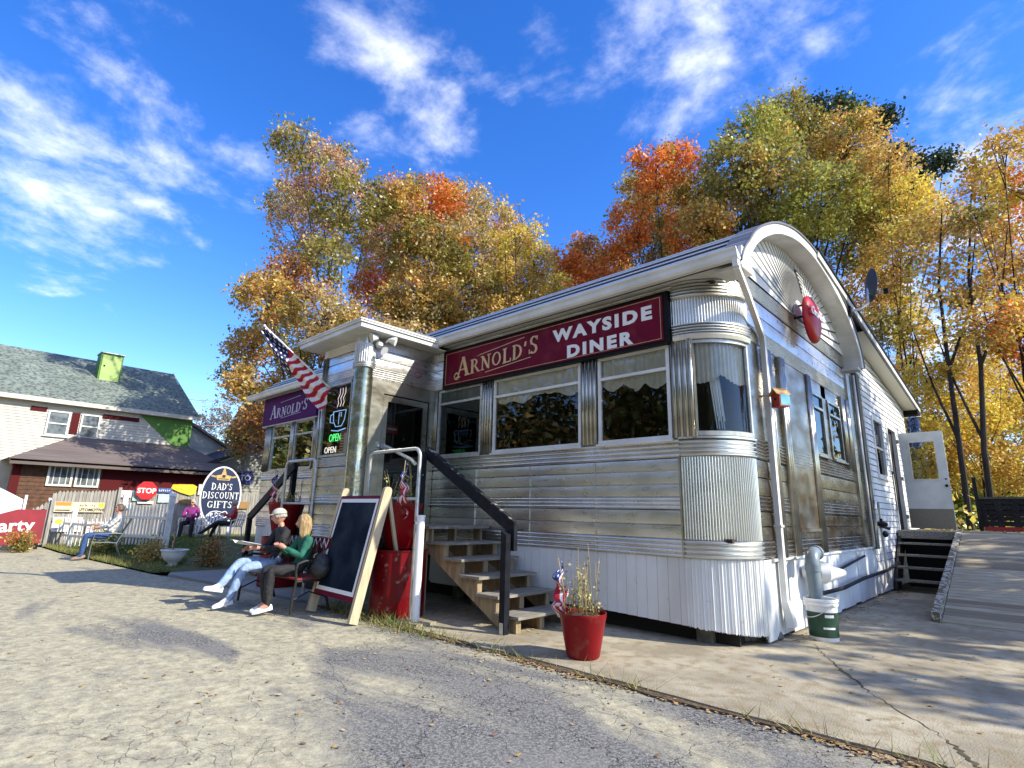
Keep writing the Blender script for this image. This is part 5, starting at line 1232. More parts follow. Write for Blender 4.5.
# ---- street bench
def bench(x,y,rz):
    t=thing('park_bench','black iron bench with red slats and a maroon backboard under the seated couple','bench',(x,y,0),rz)
    Lb=1.75
    for k in range(4):
        mb=MB(); mb.box(-Lb/2,Lb/2,-.22+.115*k,-.22+.115*k+.1,.47,.495); mb.build('seat_slat',REDSLAT,t,world=False)
    mb=MB(); mb.box(-Lb/2,Lb/2,.28,.305,.86,1.06); mb.build('backboard',MAROON,t,world=False)
    mb=MB(); n=26
    for k in range(n):
        x0=-Lb/2+.04+k*(Lb-.08)/n; x1=x0+(Lb-.08)/n; za,zb=(.90,1.02) if k%2 else (1.02,.90); mb.bar((x0,.275,za),(x1,.275,zb),.006,.028,up=(0,1,0)) if False else mb.prism([(x0,za),(x0,za+.035),(x1,zb+.035),(x1,zb)],.272,.279,'y')
    mb.build('zigzag_lettering',LETW,t,world=False)
    mb=MB()
    for k in range(15):
        cx=-Lb/2+.09+k*.112
        for s in (-1,1): mb.tube([(cx-.05*s,.285,.54),(cx+.04*s,.285,.69),(cx-.05*s,.285,.84)],.009,5)
    mb.tube([(-Lb/2,.285,.53),(Lb/2,.285,.53)],.014,6); mb.build('back_lattice',IRON,t,world=False)
    for s in (-1,1):
        X=s*(Lb/2)
        mb=MB(); mb.tube([(X,-.26,0),(X,-.25,.25),(X,-.22,.46),(X,-.24,.62),(X,-.22,.70),(X,-.1,.74),(X,.12,.72),(X,.27,.76)],.02,8)
        mb.tube([(X,.36,0),(X,.27,.3),(X,.25,.5),(X,.29,.8),(X,.31,1.08)],.02,8); mb.tube([(X,-.23,.45),(X,.26,.45)],.018,8); mb.tube([(X,-.24,.2),(X,0,.3),(X,.3,.2)],.012,6)
        mb.build('side_frame',IRON,t,world=False)
    return t
bench(-9.02,4.26,radians(2))
# ================================================================== PEOPLE
def skinmesh(verts,edges,levels=1,root=0):
    me=bpy.data.meshes.new('sk'); me.from_pydata([v[0] for v in verts],edges,[])
    o=bpy.data.objects.new('sk',me); COL.objects.link(o)
    m=o.modifiers.new('s','SKIN'); m.use_smooth_shade=True; m.branch_smoothing=.6
    sv=me.skin_vertices[0].data
    for i,v in enumerate(verts):
        r_=v[1]; sv[i].radius=(r_,r_) if not isinstance(r_,tuple) else r_; sv[i].use_root=(i==root)
    s=o.modifiers.new('d','SUBSURF'); s.levels=levels; s.render_levels=levels
    dg=bpy.context.evaluated_depsgraph_get(); out=bpy.data.meshes.new_from_object(o.evaluated_get(dg))
    bpy.data.objects.remove(o); bpy.data.meshes.remove(me); return out
def headmesh(mb_mats=False):
    """head facing -Y, centre at origin, 0.23 high"""
    bm=bmesh.new(); bmesh.ops.create_uvsphere(bm,u_segments=32,v_segments=22,radius=1)
    for v in bm.verts:
        x,y,z=v.co
        X=x*.074; Y=y*.098; Z=z*.118
        if Z<-.02: X*=1-.28*min(1,(-Z-.02)/.09); 
        if y<0 and Z<-.04: Y*=1-.10*min(1,(-Z-.04)/.07)
        if y>0 and Z<-.03: Y*=1-.45*min(1,(-Z-.03)/.08)
        g=lambda cx,cz,sx,sz: math.exp(-((X-cx)/sx)**2-((Z-cz)/sz)**2)
        if y<0:
            Y-= .026*g(0,-.022,.013,.022)+.012*g(0,.005,.010,.02)    # nose
            Y+= .013*g(.031,.012,.016,.013)+.013*g(-.031,.012,.016,.013)
            Y-= .006*g(0,.036,.05,.010)
            Y-= .008*g(0,-.060,.022,.008); Y+= .006*g(0,-.0605,.02,.003)
            Y-= .012*g(0,-.096,.025,.016)
            Y-= .004*(g(.04,-.03,.02,.02)+g(-.04,-.03,.02,.02))
        v.co=(X,Y,Z)
    me=bpy.data.meshes.new('h'); bm.to_mesh(me); bm.free(); return me
def fingers(mb,w,d,up,side,s=1.0,curl=.9):
    """hand at wrist w pointing d, back of hand up, thumb towards side"""
    w=Vector(w);d=Vector(d).normalized();up=Vector(up);up=(up-d*up.dot(d)).normalized(); lat=d.cross(up).normalized()*side
    c=w+d*.045*s
    mb.tube([w-d*.03*s,w,w+d*.02*s,w+d*.06*s,w+d*.088*s],[.024*s,.023*s,.03*s,.036*s,.030*s],10)
    for k,(o,l) in enumerate(((.027,.066),(.009,.076),(-.009,.070),(-.026,.054))):
        b=w+d*.082*s+lat*o*s; a1=curl*.35;a2=curl*.9;a3=curl*1.5
        p1=b+(d*cos(a1)-up*sin(a1))*l*.45*s; p2=p1+(d*cos(a2)-up*sin(a2))*l*.35*s; p3=p2+(d*cos(a3)-up*sin(a3))*l*.26*s
        mb.tube([b-d*.02*s,b,p1,p2,p3],[.0095*s,.0095*s,.0088*s,.008*s,.006*s],7)
    t0=w+d*.022*s+lat*.026*s; t1=t0+(d*.55+lat*.7-up*.2).normalized()*.036*s; t2=t1+(d*.85+lat*.25-up*.4).normalized()*.03*s
    mb.tube([t0-lat*.012*s,t0,t1,t2],[.013*s,.0125*s,.011*s,.008*s],7)
def person(label,loc,rz,J,colors,scale=1.07,hairkind='short',hairmat=GREYH,cap=None,glasses=False,shoe=SHOEW,head_rot=(0,0,0),group=None,belly=0,ankle_skin=False,curl=.9):
    """J: dict of joints in local metres, figure faces -Y, origin on the ground under the hips"""
    t=thing('person',label,'person',loc,rz,group=group,scale=scale)
    V=[];E=[];reg=[];ix={}
    def add(n,co,r_,par=None): 
        ix[n]=len(V); V.append((co,r_))
        if par: E.append((ix[par],ix[n]))
    g=lambda k:Vector(J[k])
    pel=g('pelvis'); ch=g('chest'); nk=g('neck'); hd=g('head')
    B=belly
    add('pelvis',pel,(.165+B*.4,.125+B*.5)); add('waist',pel.lerp(ch,.42)+Vector((0,-B*.6,0)),(.145+B,.11+B),'pelvis'); add('chest',ch,(.165+B*.3,.12+B*.3),'waist'); add('upper',ch.lerp(nk,.55),(.155+B*.3,.115+B*.3),'chest')
    add('neck',nk,.062,'upper'); add('neck2',nk.lerp(hd,.55),.052,'neck')
    for s in 'LR':
        sh=g('sh'+s);el=g('el'+s);wr=g('wr'+s)
        add('sh'+s,sh,.072,'upper'); add('ua'+s,sh.lerp(el,.5),.066,'sh'+s); add('el'+s,el,.058,'ua'+s); add('fa'+s,el.lerp(wr,.5),.050,'el'+s); add('wr'+s,wr,.033,'fa'+s)
        hp=g('hp'+s);kn=g('kn'+s);an=g('an'+s)
        add('hp'+s,hp,.105,'pelvis'); add('th'+s,hp.lerp(kn,.5),.096,'hp'+s); add('kn'+s,kn,.076,'th'+s); add('ca'+s,kn.lerp(an,.4),.072,'kn'+s); add('an'+s,an,.055,'ca'+s)
        toe=Vector(J['to'+s]); add('to'+s,an.lerp(toe,.5)+Vector((0,0,-.02)),.03,'an'+s)
    me=skinmesh(V,E,2)
    segs=[]
    def seg(a,b,m): segs.append((V[ix[a]][0],V[ix[b]][0],m))
    for a,b in (('pelvis','waist'),('waist','chest'),('chest','upper')): seg(a,b,1)
    seg('upper','neck',1); seg('neck','neck2',0)
    for s in 'LR':
        for a,b in (('upper','sh'),('sh','ua'),('ua','el'),('el','fa'),('fa','wr')): seg(a+('' if a=='upper' else s),b+s,1)
        seg('pelvis','hp'+s,2)
        for a,b in (('hp','th'),('th','kn'),('kn','ca'),('ca','an')): seg(a+s,b+s,2)
        seg('an'+s,'to'+s,0 if ankle_skin else 4)
    def near(c):
        best=9;m=1
        for a,b,k in segs:
            ab=b-a; q=max(0,min(1,(c-a).dot(ab)/ab.length_squared)); dd=(c-(a+ab*q)).length
            if dd<best-1e-5: best=dd;m=k
        return m
    for p in me.polygons:
        m=near(p.center); 
        if m==1 and p.center.z<pel.z+.06 and True: m=1 if p.center.z>pel.z-.02 and p.center.y>-.06 else 2
        p.material_index=m; p.use_smooth=True
    bm=bmesh.new(); bm.from_mesh(me)
    # head
    hm=headmesh(); hr=Matrix.Rotation(head_rot[2],4,'Z')@Matrix.Rotation(head_rot[0],4,'X'); HM=Matrix.Translation(hd)@hr
    hm.transform(HM)
    for p in hm.polygons: p.material_index=0; p.use_smooth=True
    bm.from_mesh(hm)
    mb=MB()
    for sx in (-1,1):
        mb.ball((sx*.074,.012,-.002),(.012,.02,.03),8,6)
        mb.ball((sx*.031,-.082,.012),(.012,.009,.008),8,6,mi=3)
        mb.ball((sx*.031,-.0895,.012),(.005,.003,.005),6,4,mi=5)
        mb.bar((sx*.014,-.094,.030),(sx*.048,-.084,.032),.006,.006,mi=5)
    mb.ball((0,-.1005,-.061),(.02,.004,.006),8,5,mi=6)
    m2=mb.mesh(fix=False); m2.transform(HM); bm.from_mesh(m2)
    mb=MB()
    for s,sd_ in (('L',1),('R',-1)):
        wr=g('wr'+s); el=g('el'+s); hdv=J.get('hd'+s,tuple((wr-el).normalized())); fingers(mb,wr,hdv,J.get('hu'+s,(0,0,1)),-sd_ if J.get('flip') else sd_,1.05,curl)
    m3=mb.mesh(fix=True); bm.from_mesh(m3)
    fin=bpy.data.meshes.new('body'); bm.to_mesh(fin); bm.free()
    mats=[SKIN,colors[0],colors[1],WHITEC,colors[2] if len(colors)>2 else colors[1],BLACKF,M('lips',(.5,.2,.16),rough=.5)]
    link('body',fin,mats,t)
    # hair
    HR=HM
    def hmesh(mb,name,mat,fix=True):
        me=mb.mesh(name,fix); me.transform(HR); return link(name,me,mat,t)
    mb=MB(); n=28;mrow=16; vs=[];fs=[]
    long_= hairkind=='long'
    rnd_=random.Random(len(label))
    for j in range(mrow+1):
        v=j/mrow
        for k in range(n+1):
            u=-pi+2*pi*k/n     # u=0 faces back (+Y)
            fa=abs(u)/pi
            low= (.16 if not long_ else .30) ; 
            # lower edge in polar angle from the top
            emax = radians((100 if cap else 116) if fa<.60 else (100 if cap else 116)-56*min(1,(fa-.60)/.18)) if not long_ else radians(125 if fa<.66 else 125-68*min(1,(fa-.66)/.16))
            th=emax*v; rx,ry,rz_=.084,.108,.126
            w_=1+.03*sin(u*9+j)+rnd_.uniform(-.012,.012)
            x=rx*sin(th)*sin(u)*w_; y=ry*sin(th)*cos(u)*w_+.006; z=rz_*cos(th)*w_+.004
            if long_ and v>.55 and fa<.72:
                q=(v-.55)/.45; z-= .19*q*(1-.2*fa); y+= .01*q; x*=1+.12*q
            vs.append((x,y,z))
    fs=[(j*(n+1)+k,j*(n+1)+k+1,(j+1)*(n+1)+k+1,(j+1)*(n+1)+k) for j in range(mrow) for k in range(n)]
    mb.add(vs,fs,0,True); ho=hmesh(mb,'hair',hairmat,False)
    so=ho.modifiers.new('th','SOLIDIFY'); so.thickness=.012; so.offset=-1
    if cap:
        mb=MB(); vs=[];
        for j in range(9):
            th=radians(88)*j/8
            for k in range(28):
                u=2*pi*k/28; vs.append((.086*sin(th)*cos(u),.110*sin(th)*sin(u)+.002,.095*cos(th)+.034))
        mb.add(vs,[(j*28+k,j*28+(k+1)%28,(j+1)*28+(k+1)%28,(j+1)*28+k) for j in range(8) for k in range(28)],0,True)
        br=[]
        for k in range(13):
            a=-pi/2+radians(-58+116*k/12); br+= [(.086*cos(a),.108*sin(a),.045),(.075*cos(a)*1.0,.112*sin(a)-.075*cos(radians((-58+116*k/12)*1.3)),.030)]
        mb.add(br,[(2*k,2*k+2,2*k+3,2*k+1) for k in range(12)],0,True)
        c=hmesh(mb,'cap',cap,False); so=c.modifiers.new('th','SOLIDIFY'); so.thickness=.006
    if glasses:
        mb=MB()
        for sx in (-1,1): mb.ball((sx*.034,-.098,.012),(.026,.008,.018),12,8); mb.bar((sx*.06,-.092,.014),(sx*.078,.0,.012),.004,.006)
        mb.bar((-.012,-.104,.014),(.012,-.104,.014),.004,.006); hmesh(mb,'sunglasses',LENS)
    for s in 'LR':
        an=g('an'+s); toe=Vector(J['to'+s]); d=(toe-an); d=d.normalized(); up=Vector(J.get('fu'+s,(0,0,1))); up=(up-d*up.dot(d)).normalized(); r_=d.cross(up)
        L_=.27; heel=an-d*.065-up*.045
        prof=[(0,.026,.05),(.12,.036,.078),(.3,.037,.075),(.5,.041,.058),(.72,.046,.045),(.9,.040,.034),(1.0,.015,.02)]
        mb=MB(); n=14; vs=[]
        for q,wd,ht in prof:
            c=heel+d*(L_*q)
            for k in range(n):
                a=2*pi*k/n; zz=sin(a); vs.append(c+r_*(wd*cos(a))+up*(ht*max(0,zz)+(-.018 if zz<-.01 else 0)*1))
        mb.add(vs,[(i*n+k,i*n+(k+1)%n,(i+1)*n+(k+1)%n,(i+1)*n+k) for i in range(len(prof)-1) for k in range(n)]+[tuple(range(n)),tuple(range(len(vs)-n,len(vs)))],0,True)
        link('shoe',mb.mesh('shoe'),shoe,t)
    return t
def seated(**k):
    J=dict(pelvis=(0,.02,.57),chest=(0,.10,.90),neck=(0,.08,1.13),head=(0,.045,1.27),
      shL=(.195,.09,1.065),elL=(.235,-.02,.79),wrL=(.12,-.23,.80),shR=(-.195,.09,1.065),elR=(-.235,-.02,.79),wrR=(-.12,-.23,.80),
      hpL=(.095,-.02,.55),knL=(.12,-.42,.55),anL=(.12,-.50,.09),toL=(.12,-.70,.06),hpR=(-.095,-.02,.55),knR=(-.12,-.42,.55),anR=(-.12,-.50,.09),toR=(-.12,-.70,.06))
    J.update(k); return J
# man in the cap: legs crossed, open paper in both hands, looking left
J=seated(pelvis=(0,.06,.57),chest=(0,.12,.90),neck=(0,.07,1.13),head=(.0,.015,1.275),
  elL=(.26,-.02,.80),wrL=(.14,-.27,.82),elR=(-.26,-.04,.80),wrR=(-.16,-.30,.80),
  knR=(-.05,-.45,.62),anR=(.08,-.74,.29),toR=(.12,-.93,.33), knL=(.12,-.43,.55),anL=(.08,-.60,.10),toL=(.08,-.82,.06),fuR=(0,.3,1))
man=person('man in a pale cap, black jacket and light jeans reading with crossed legs',(-9.30,4.22,0),radians(-6),J,[BLACKC,JEANL,WHITEC],hairkind='short',hairmat=GREYH,cap=CAPC,head_rot=(radians(8),0,radians(-28)),curl=1.0,belly=.03)
J=seated(pelvis=(0,.06,.57),chest=(0,.11,.88),neck=(0,.08,1.09),head=(0,.05,1.24),shL=(.17,.09,1.0),shR=(-.17,.09,1.0),
  elL=(.22,-.04,.76),wrL=(.06,-.22,.88),elR=(-.22,-.04,.76),wrR=(-.05,-.25,.90),knL=(.08,-.40,.57),anL=(.10,-.40,.10),toL=(.08,-.62,.06),knR=(-.10,-.42,.57),anR=(-.06,-.37,.10),toR=(-.09,-.59,.06))
woman=person('blonde woman in a green sweater and black leggings on the bench, holding a phone',(-8.52,4.24,0),radians(-4),J,[GREENC,BLACKC],hairkind='long',hairmat=BLOND,head_rot=(radians(4),0,radians(-30)),ankle_skin=True,scale=1.04)
np_=thing('newspaper','open folded menu held in the hands of the man in the cap','newspaper',(-9.4,3.85,.95))
mb=MB()
c0=Vector((-9.34,3.80,.93))
for sgn in (-1,1):
    V=[]; n=8
    for k in range(n+1):
        t=k/n
        for q in (0,1): V.append(c0+Vector((sgn*.26*t,-.30*q+.10,.05*abs(sin(t*2.2))+.02*q-.04*(1-q))))
    mb.add(V,[(2*k,2*k+2,2*k+3,2*k+1) for k in range(n)],0,True)
mb.build('pages',PAPER,np_,fix=False)
pht=thing('phone','small dark phone held up in the hands of the blonde woman','phone',(-8.5,3.9,.95))
mb=MB(); mb.bar((-8.53,3.93,.98),(-8.53,3.91,1.12),.07,.009,up=(0,1,0)); mb.build('case',BLACKF,pht)
mb=MB(); mb.bar((-8.53,3.9365,.985),(-8.53,3.9165,1.115),.062,.003,up=(0,1,0)); mb.build('screen',M('screen_glass',(.04,.05,.06),rough=.1),pht)
hb=thing('handbag','black leather handbag slumped on the bench behind the blonde woman','handbag',(-8.12,4.4,.5))
BAG=M('black_leather',(.015,.015,.016),(.035,.035,.035),18,rough=.4,bump=.2)
mb=MB(); mb.ball((-8.08,4.42,.68),(.15,.13,.17),16,10); mb.ball((-8.06,4.40,.62),(.17,.15,.13),16,10); mb.build('body',BAG,hb)
mb=MB(); mb.tube([(-8.18,4.38,.78),(-8.17,4.36,.95),(-8.08,4.36,1.03),(-7.99,4.38,.93),(-7.97,4.40,.77)],.012,8); mb.build('strap',BAG,hb)
mb=MB(); mb.ball((-8.09,4.29,.80),(.02,.01,.02),8,6); mb.tube([(-8.13,4.36,.84),(-8.13,4.31,.82)],.01,6); mb.build('buckle',M('brass',(.6,.4,.2),rough=.3,metal=.9),hb)
# man in plaid on a mesh chair
J=seated(pelvis=(0,.06,.60),chest=(0,.20,.92),neck=(0,.22,1.14),head=(0,.20,1.30),shL=(.20,.2,1.06),shR=(-.20,.2,1.06),elL=(.25,.02,.85),wrL=(.08,-.18,.80),elR=(-.25,.02,.85),wrR=(-.08,-.20,.80),
  hpL=(.095,.02,.58),hpR=(-.095,.02,.58),knL=(.13,-.42,.60),anL=(.13,-.46,.09),toL=(.13,-.66,.06),knR=(-.13,-.42,.60),anR=(-.13,-.42,.09),toR=(-.13,-.64,.06))
PX,PYp=-19.6,3.95
person('man in a white and grey plaid shirt and jeans lying back in a mesh chair',(PX,PYp,0),radians(-8),J,[PLAID,JEAND],hairkind='short',hairmat=DARKH,glasses=True,head_rot=(radians(-8),0,radians(10)),shoe=M('tan_shoe',(.3,.2,.13),rough=.8),scale=1.07,belly=.02)
mc=thing('mesh_chair','grey steel patio chair with dark mesh sling under the man in plaid','chair',(PX,PYp,0),radians(-8))
MESH=M('sling_mesh',(.06,.065,.06),rough=.7); FRM=M('chair_frame',(.25,.3,.27),rough=.4,metal=.5)
mb=MB(); mb.bar((0,-.3,.47),(0,.26,.43),.56,.02); mb.build('seat',MESH,mc,world=False)
mb=MB(); mb.bar((0,.26,.43),(0,.56,1.1),.56,.02,up=(0,-1,.4)); mb.build('backrest',MESH,mc,world=False)
for s in (-1,1):
    mb=MB(); X=s*.29; mb.tube([(X,-.32,0),(X,-.31,.47),(X,.26,.44),(X,.57,1.12)],.017,8); mb.tube([(X,.25,.44),(X,.42,0)],.017,8); mb.tube([(X,-.31,.46),(X,-.26,.7),(X,.34,.7)],.015,8); mb.build('frame_side',FRM,mc,world=False)
# plastic garden chairs
def gchair(label,x,y,z,rz):
    t=thing('garden_chair',label,'chair',(x,y,z),rz,group='white plastic garden chairs on the lawn',scale=1.08)
    mb=MB(); mb.box(-.26,.26,-.25,.23,.41,.44); mb.build('seat',PLASTW,t,world=False)
    for k in range(5):
        a=-.2+.1*k; mb=MB(); mb.bar((a,.23,.44),(a*1.1,.36,.86),.05,.016,up=(0,-1,.3)); mb.build('back_slat',PLASTW,t,world=False)
    mb=MB(); mb.tube([(-.29,.22,.42),(-.28,.34,.78),(-.17,.38,.9),(0,.39,.93),(.17,.38,.9),(.28,.34,.78),(.29,.22,.42)],.022,8); mb.build('back_hoop',PLASTW,t,world=False)
    for sx in (-1,1):
        for sy in (-.24,.24):
            mb=MB(); mb.tube([(sx*.25,sy,.43),(sx*.29,sy*1.15,0)],[.03,.02],8); mb.build('leg',PLASTW,t,world=False)
        mb=MB(); mb.tube([(sx*.29,.3,.66),(sx*.31,-.1,.66),(sx*.29,-.26,.62),(sx*.28,-.26,.42)],.022,8); mb.build('armrest',PLASTW,t,world=False)
    return t
LZ=.33
wA=(-23.7,7.35); wB=(-22.6,8.45)
gchair('white plastic chair under the woman in the purple cardigan',wA[0],wA[1],LZ,radians(62))
gchair('empty white plastic chair between the two women on the lawn',-23.3,7.95,LZ,radians(52))
gchair('white plastic chair under the person in the red jacket',wB[0],wB[1],LZ,radians(22))
J=seated(elL=(.25,.0,.78),wrL=(.05,-.22,.80),elR=(-.25,.0,.78),wrR=(-.04,-.26,.80),knL=(.16,-.42,.56),knR=(-.16,-.42,.56),anL=(.17,-.44,.09),anR=(-.17,-.48,.09),toL=(.2,-.64,.06),toR=(-.2,-.68,.06))
person('white-haired woman in a purple cardigan and dark trousers sitting on a plastic chair',(wA[0],wA[1],LZ-.04),radians(62),J,[PURPC,BLACKC],hairkind='short',hairmat=GREYH,glasses=True,head_rot=(0,0,radians(-12)),shoe=BLACKP,scale=1.06,belly=.03)
J=seated(elL=(.25,.0,.80),wrL=(.06,-.24,.88),elR=(-.25,.0,.80),wrR=(-.06,-.28,.88),knL=(.08,-.45,.60),knR=(-.10,-.44,.55),anL=(-.0,-.92,.22),toL=(-.02,-1.12,.28),anR=(-.12,-.62,.09),toR=(-.14,-.82,.06))
person('white-haired person in a red jacket and black trousers with legs stretched out',(wB[0],wB[1],LZ-.04),radians(-18),J,[REDC,BLACKC],hairkind='short',hairmat=GREYH,head_rot=(radians(8),0,0),shoe=M('grey_shoe',(.3,.28,.28),rough=.7),scale=1.07,belly=.02)
# two diners behind the middle window
for lb,x,hm in (('red-haired diner sitting inside behind the middle front window',-6.05,M('ginger_hair',(.35,.1,.04),(.22,.06,.03),20,rough=.6)),('diner with light brown hair seated inside at the right edge of the middle window',-5.12,M('brown_hair',(.25,.15,.08),rough=.6))):
    person(lb,(x,7.55,1.36),radians(90 if x<-6 else -90),seated(),[M('shirt_tan',(.3,.22,.15),rough=.8),BLACKC],hairkind='short',hairmat=hm,scale=1.0)
# ================================================================== LEFT SIDE
HS=thing('house','big old white clapboard house with a grey shingle roof, green patch and red shutters','house',(-36,4,0))
HX=-33.0; HY0=.2; HY1=9.62
SH=M('asphalt_shingle',(.14,.175,.145),(.22,.26,.215),1.2,rough=.9,bump=.15,bscale=14,c3=(.07,.085,.085),s3=7,stretch=(1,1,2.2),lo3=.45,hi3=.62)
CLAP=M('cream_clapboard',(.66,.63,.54),(.55,.52,.44),1,rough=.7)
GRN=M('green_paint',(.10,.24,.04),(.08,.19,.03),3,rough=.7); LGRN=M('lime_paint',(.36,.50,.17),(.3,.43,.13),3,rough=.6)
RDK=M('dark_red_paint',(.09,.012,.013),rough=.7,spec=.1); BRS=M('brown_shingle',(.13,.06,.03),(.07,.035,.02),6,rough=.85,bump=.2)
BROOF=M('brown_roof',(.12,.095,.085),(.18,.145,.13),2,rough=.9,bump=.1,stretch=(3,.3,1))
mb=MB(); z=.2
while z<6.3:
    mb.add([(HX+.03,HY0,z),(HX+.03,HY1,z),(HX,HY1,z+.13),(HX,HY0,z+.13),(HX,HY0,z),(HX,HY1,z)],[(0,1,2,3),(0,4,5,1)]); z+=.13
mb.box(HX-10,HX-.01,HY1-.05,HY1,0,6.3); mb.box(HX-10,HX-.01,HY0,HY0+.05,0,6.3)
mb.prism([(HX-10,6.3),(HX-.01,6.3),(HX-5,9.5)],HY1-.05,HY1,'y')
mb.build('wall',CLAP,HS,fix=False)
mb=MB()
mb.add([(HX+.35,HY0-.3,6.2),(HX+.35,HY1+.25,6.2),(HX-5,HY1+.0,9.45),(HX-5,HY0-.3,9.45),(HX+.35,HY0-.3,6.08),(HX+.35,HY1+.25,6.08),(HX-5,HY1,9.33),(HX-5,HY0-.3,9.33),(HX-10.4,HY0-.3,6.2),(HX-10.4,HY1+.2,6.2)],[(0,1,2,3),(7,6,5,4),(1,5,6,2),(0,4,5,1),(3,2,9,8)])
mb.build('roof',SH,HS)
mb=MB(); mb.bar((HX+.37,HY0-.3,6.12),(HX+.37,HY1+.25,6.12),.06,.2); mb.build('eave_board',CLAP,HS)
mb=MB(); mb.prism([(7.15,6.0),(HY1,6.0),(HY1,4.35),(9.1,4.35)],HX+.035,HX+.05,'x'); mb.build('green_wall_patch',GRN,HS)
mb=MB(); mb.box(HX+.035,HX+.06,5.62,7.15,5.62,5.82); mb.box(HX+.035,HX+.06,2.9,3.48,5.62,5.82); mb.build_split('trim_board',RDK,HS)
mb=MB(); mb.box(HX+.035,HX+.07,4.44,4.74,4.72,5.72); mb.build('shutter',RDK,HS)
for y0,y1 in ((3.55,4.38),(4.80,5.56)):
    mb=MB(); X0,X1=HX+.03,HX+.08
    for a,b,c_,d_ in ((y0,y0+.07,4.55,5.72),(y1-.07,y1,4.55,5.72),(y0+.07,y1-.07,5.65,5.72),(y0+.07,y1-.07,4.55,4.63),(y0+.07,y1-.07,5.10,5.16)): mb.box(X0,X1,a,b,c_,d_)
    mb.box(X0,X1+.03,y0-.05,y1+.05,4.50,4.55)
    o=mb.build('window',WHITE,HS); mb=MB(); mb.quad((HX+.045,y0+.07,4.63),(HX+.045,y1-.07,4.63),(HX+.045,y1-.07,5.65),(HX+.045,y0+.07,5.65)); mb.build('pane',M('house_pane',(.05,.06,.065),(.2,.22,.22),3,rough=.08),o,fix=False)
# roof hatch box
mb=MB(); mb.box(HX-3.6,HX-2.6,5.5,6.5,7.6,9.45); ch=mb.build('chimney_box',GRN,HS)
mb=MB(); mb.box(HX-2.598,HX-2.57,5.57,6.43,7.9,9.34); mb.build('door_panel',LGRN,ch)
mb=MB(); mb.box(HX-3.66,HX-2.52,5.45,6.55,9.45,9.5); mb.build('cap',GALV,ch)
mb=MB(); mb.ball((HX-2.55,5.70,8.75),.04,8,6); mb.build('knob',BLACKF,ch)
# porch
mb=MB()
mb.add([(-29.4,2.3,3.25),(-29.4,11.2,3.25),(HX+.02,9.6,4.62),(HX+.02,4.7,4.62),(HX+.02,2.3,3.3),(-29.4,2.3,3.12),(-29.4,11.2,3.12),(HX+.02,11.4,3.3)],[(0,1,2,3),(0,3,4),(0,5,6,1),(1,7,2)])
mb.build('porch_roof',BROOF,HS,fix=False)
mb=MB(); mb.box(-29.9,-29.42,2.4,11.1,3.06,3.12); mb.box(-29.44,-29.40,2.32,11.18,3.0,3.2); mb.build('porch_eave',BROOF,HS)
mb=MB(); z=.1
while z<3.05:
    mb.add([(-29.98,2.75,z),(-29.98,11,z),(-30.0,11,z+.16),(-30.0,2.75,z+.16),(-30,2.75,z),(-30,11,z)],[(0,1,2,3),(0,4,5,1)]); z+=.16
mb.box(HX,-30.01,2.75,2.8,0,3.1); mb.build('porch_wall',BRS,HS,fix=False)
mb=MB(); mb.box(-29.97,-29.955,5.5,11,0.1,3.05); mb.build('porch_wall',RDK,HS)  # dark sheet over the shingles, under-eave shade put into its red-brown
for y0,y1 in ((3.62,4.48),(4.56,5.42)):
    mb=MB()
    for a,b,c_,d_ in ((y0,y0+.08,2.2,3.08),(y1-.08,y1,2.2,3.08),(y0+.08,y1-.08,3.0,3.08),(y0+.08,y1-.08,2.2,2.28)): mb.box(-29.99,-29.93,a,b,c_,d_)
    for k in range(1,4): yk=y0+(y1-y0)*k/4; mb.box(-29.97,-29.945,yk-.015,yk+.015,2.28,3.0)
    o=mb.build('window',WHITE,HS); mb=MB(); mb.quad((-29.965,y0+.08,2.28),(-29.965,y1-.08,2.28),(-29.965,y1-.08,3.0),(-29.965,y0+.08,3.0)); mb.build('pane',bpy.data.materials['house_pane'],o,fix=False)
mb=MB(); mb.box(-30.3,-29.96,2.5,2.78,0,3.05); mb.ball((-29.9,2.55,2.95),.1,8,6); mb.build('porch_post',RDK,HS)
GW=thing('small_gable_house','pale grey clapboard gable peeping out behind the white house','house',(-42,12,0))
mb=MB(); mb.prism([(9.8,5.1),(13.0,5.1),(13.0,5.4),(10.4,6.95),(9.8,6.95)],-39,-38,'x'); mb.box(-39,-38.02,9.8,12.8,0,5.1); mb.build('wall',M('blue_grey_clap',(.45,.48,.5),(.38,.4,.42),3,rough=.7,stretch=(1,1,14)),GW)
mb=MB(); mb.bar((-37.9,9.7,7.2),(-37.9,13.5,5.15),.5,.14,up=(0,.5,.86)); mb.build('roof',BROOF,GW)
GA=thing('garage','grey weathered garage gable with a dark roof behind the oval sign','garage',(-32,13,0))
mb=MB(); z=.1; yc=13.6
def gz(y): return 5.25-abs(y-yc)*.46
while z<5.1:
    h=.15; y0=10.2 if z<gz(10.2) else yc-(5.25-z)/.46; y1=17 if z<gz(17) else yc+(5.25-z)/.46
    mb.add([(-30.97,y0,z),(-30.97,y1,z),(-31,y1,z+h),(-31,y0,z+h),(-31,y0,z),(-31,y1,z)],[(0,1,2,3),(0,4,5,1)]); z+=h
mb.build('wall',M('grey_clap',(.36,.36,.32),(.27,.27,.24),2,rough=.8),GA,fix=False)
mb=MB()
for s in (-1,1): mb.add([(-30.5,yc,5.42),(-30.5,yc+s*4.1,5.42-4.1*.46),(-37,yc+s*4.1,5.42-4.1*.46),(-37,yc,5.42),(-30.5,yc,5.24),(-30.5,yc+s*4.1,5.24-4.1*.46)],[(0,1,2,3),(0,4,5,1)])
mb.build('roof',M('dark_roof',(.03,.03,.035),(.05,.05,.055),4,rough=.85),GA,fix=False)
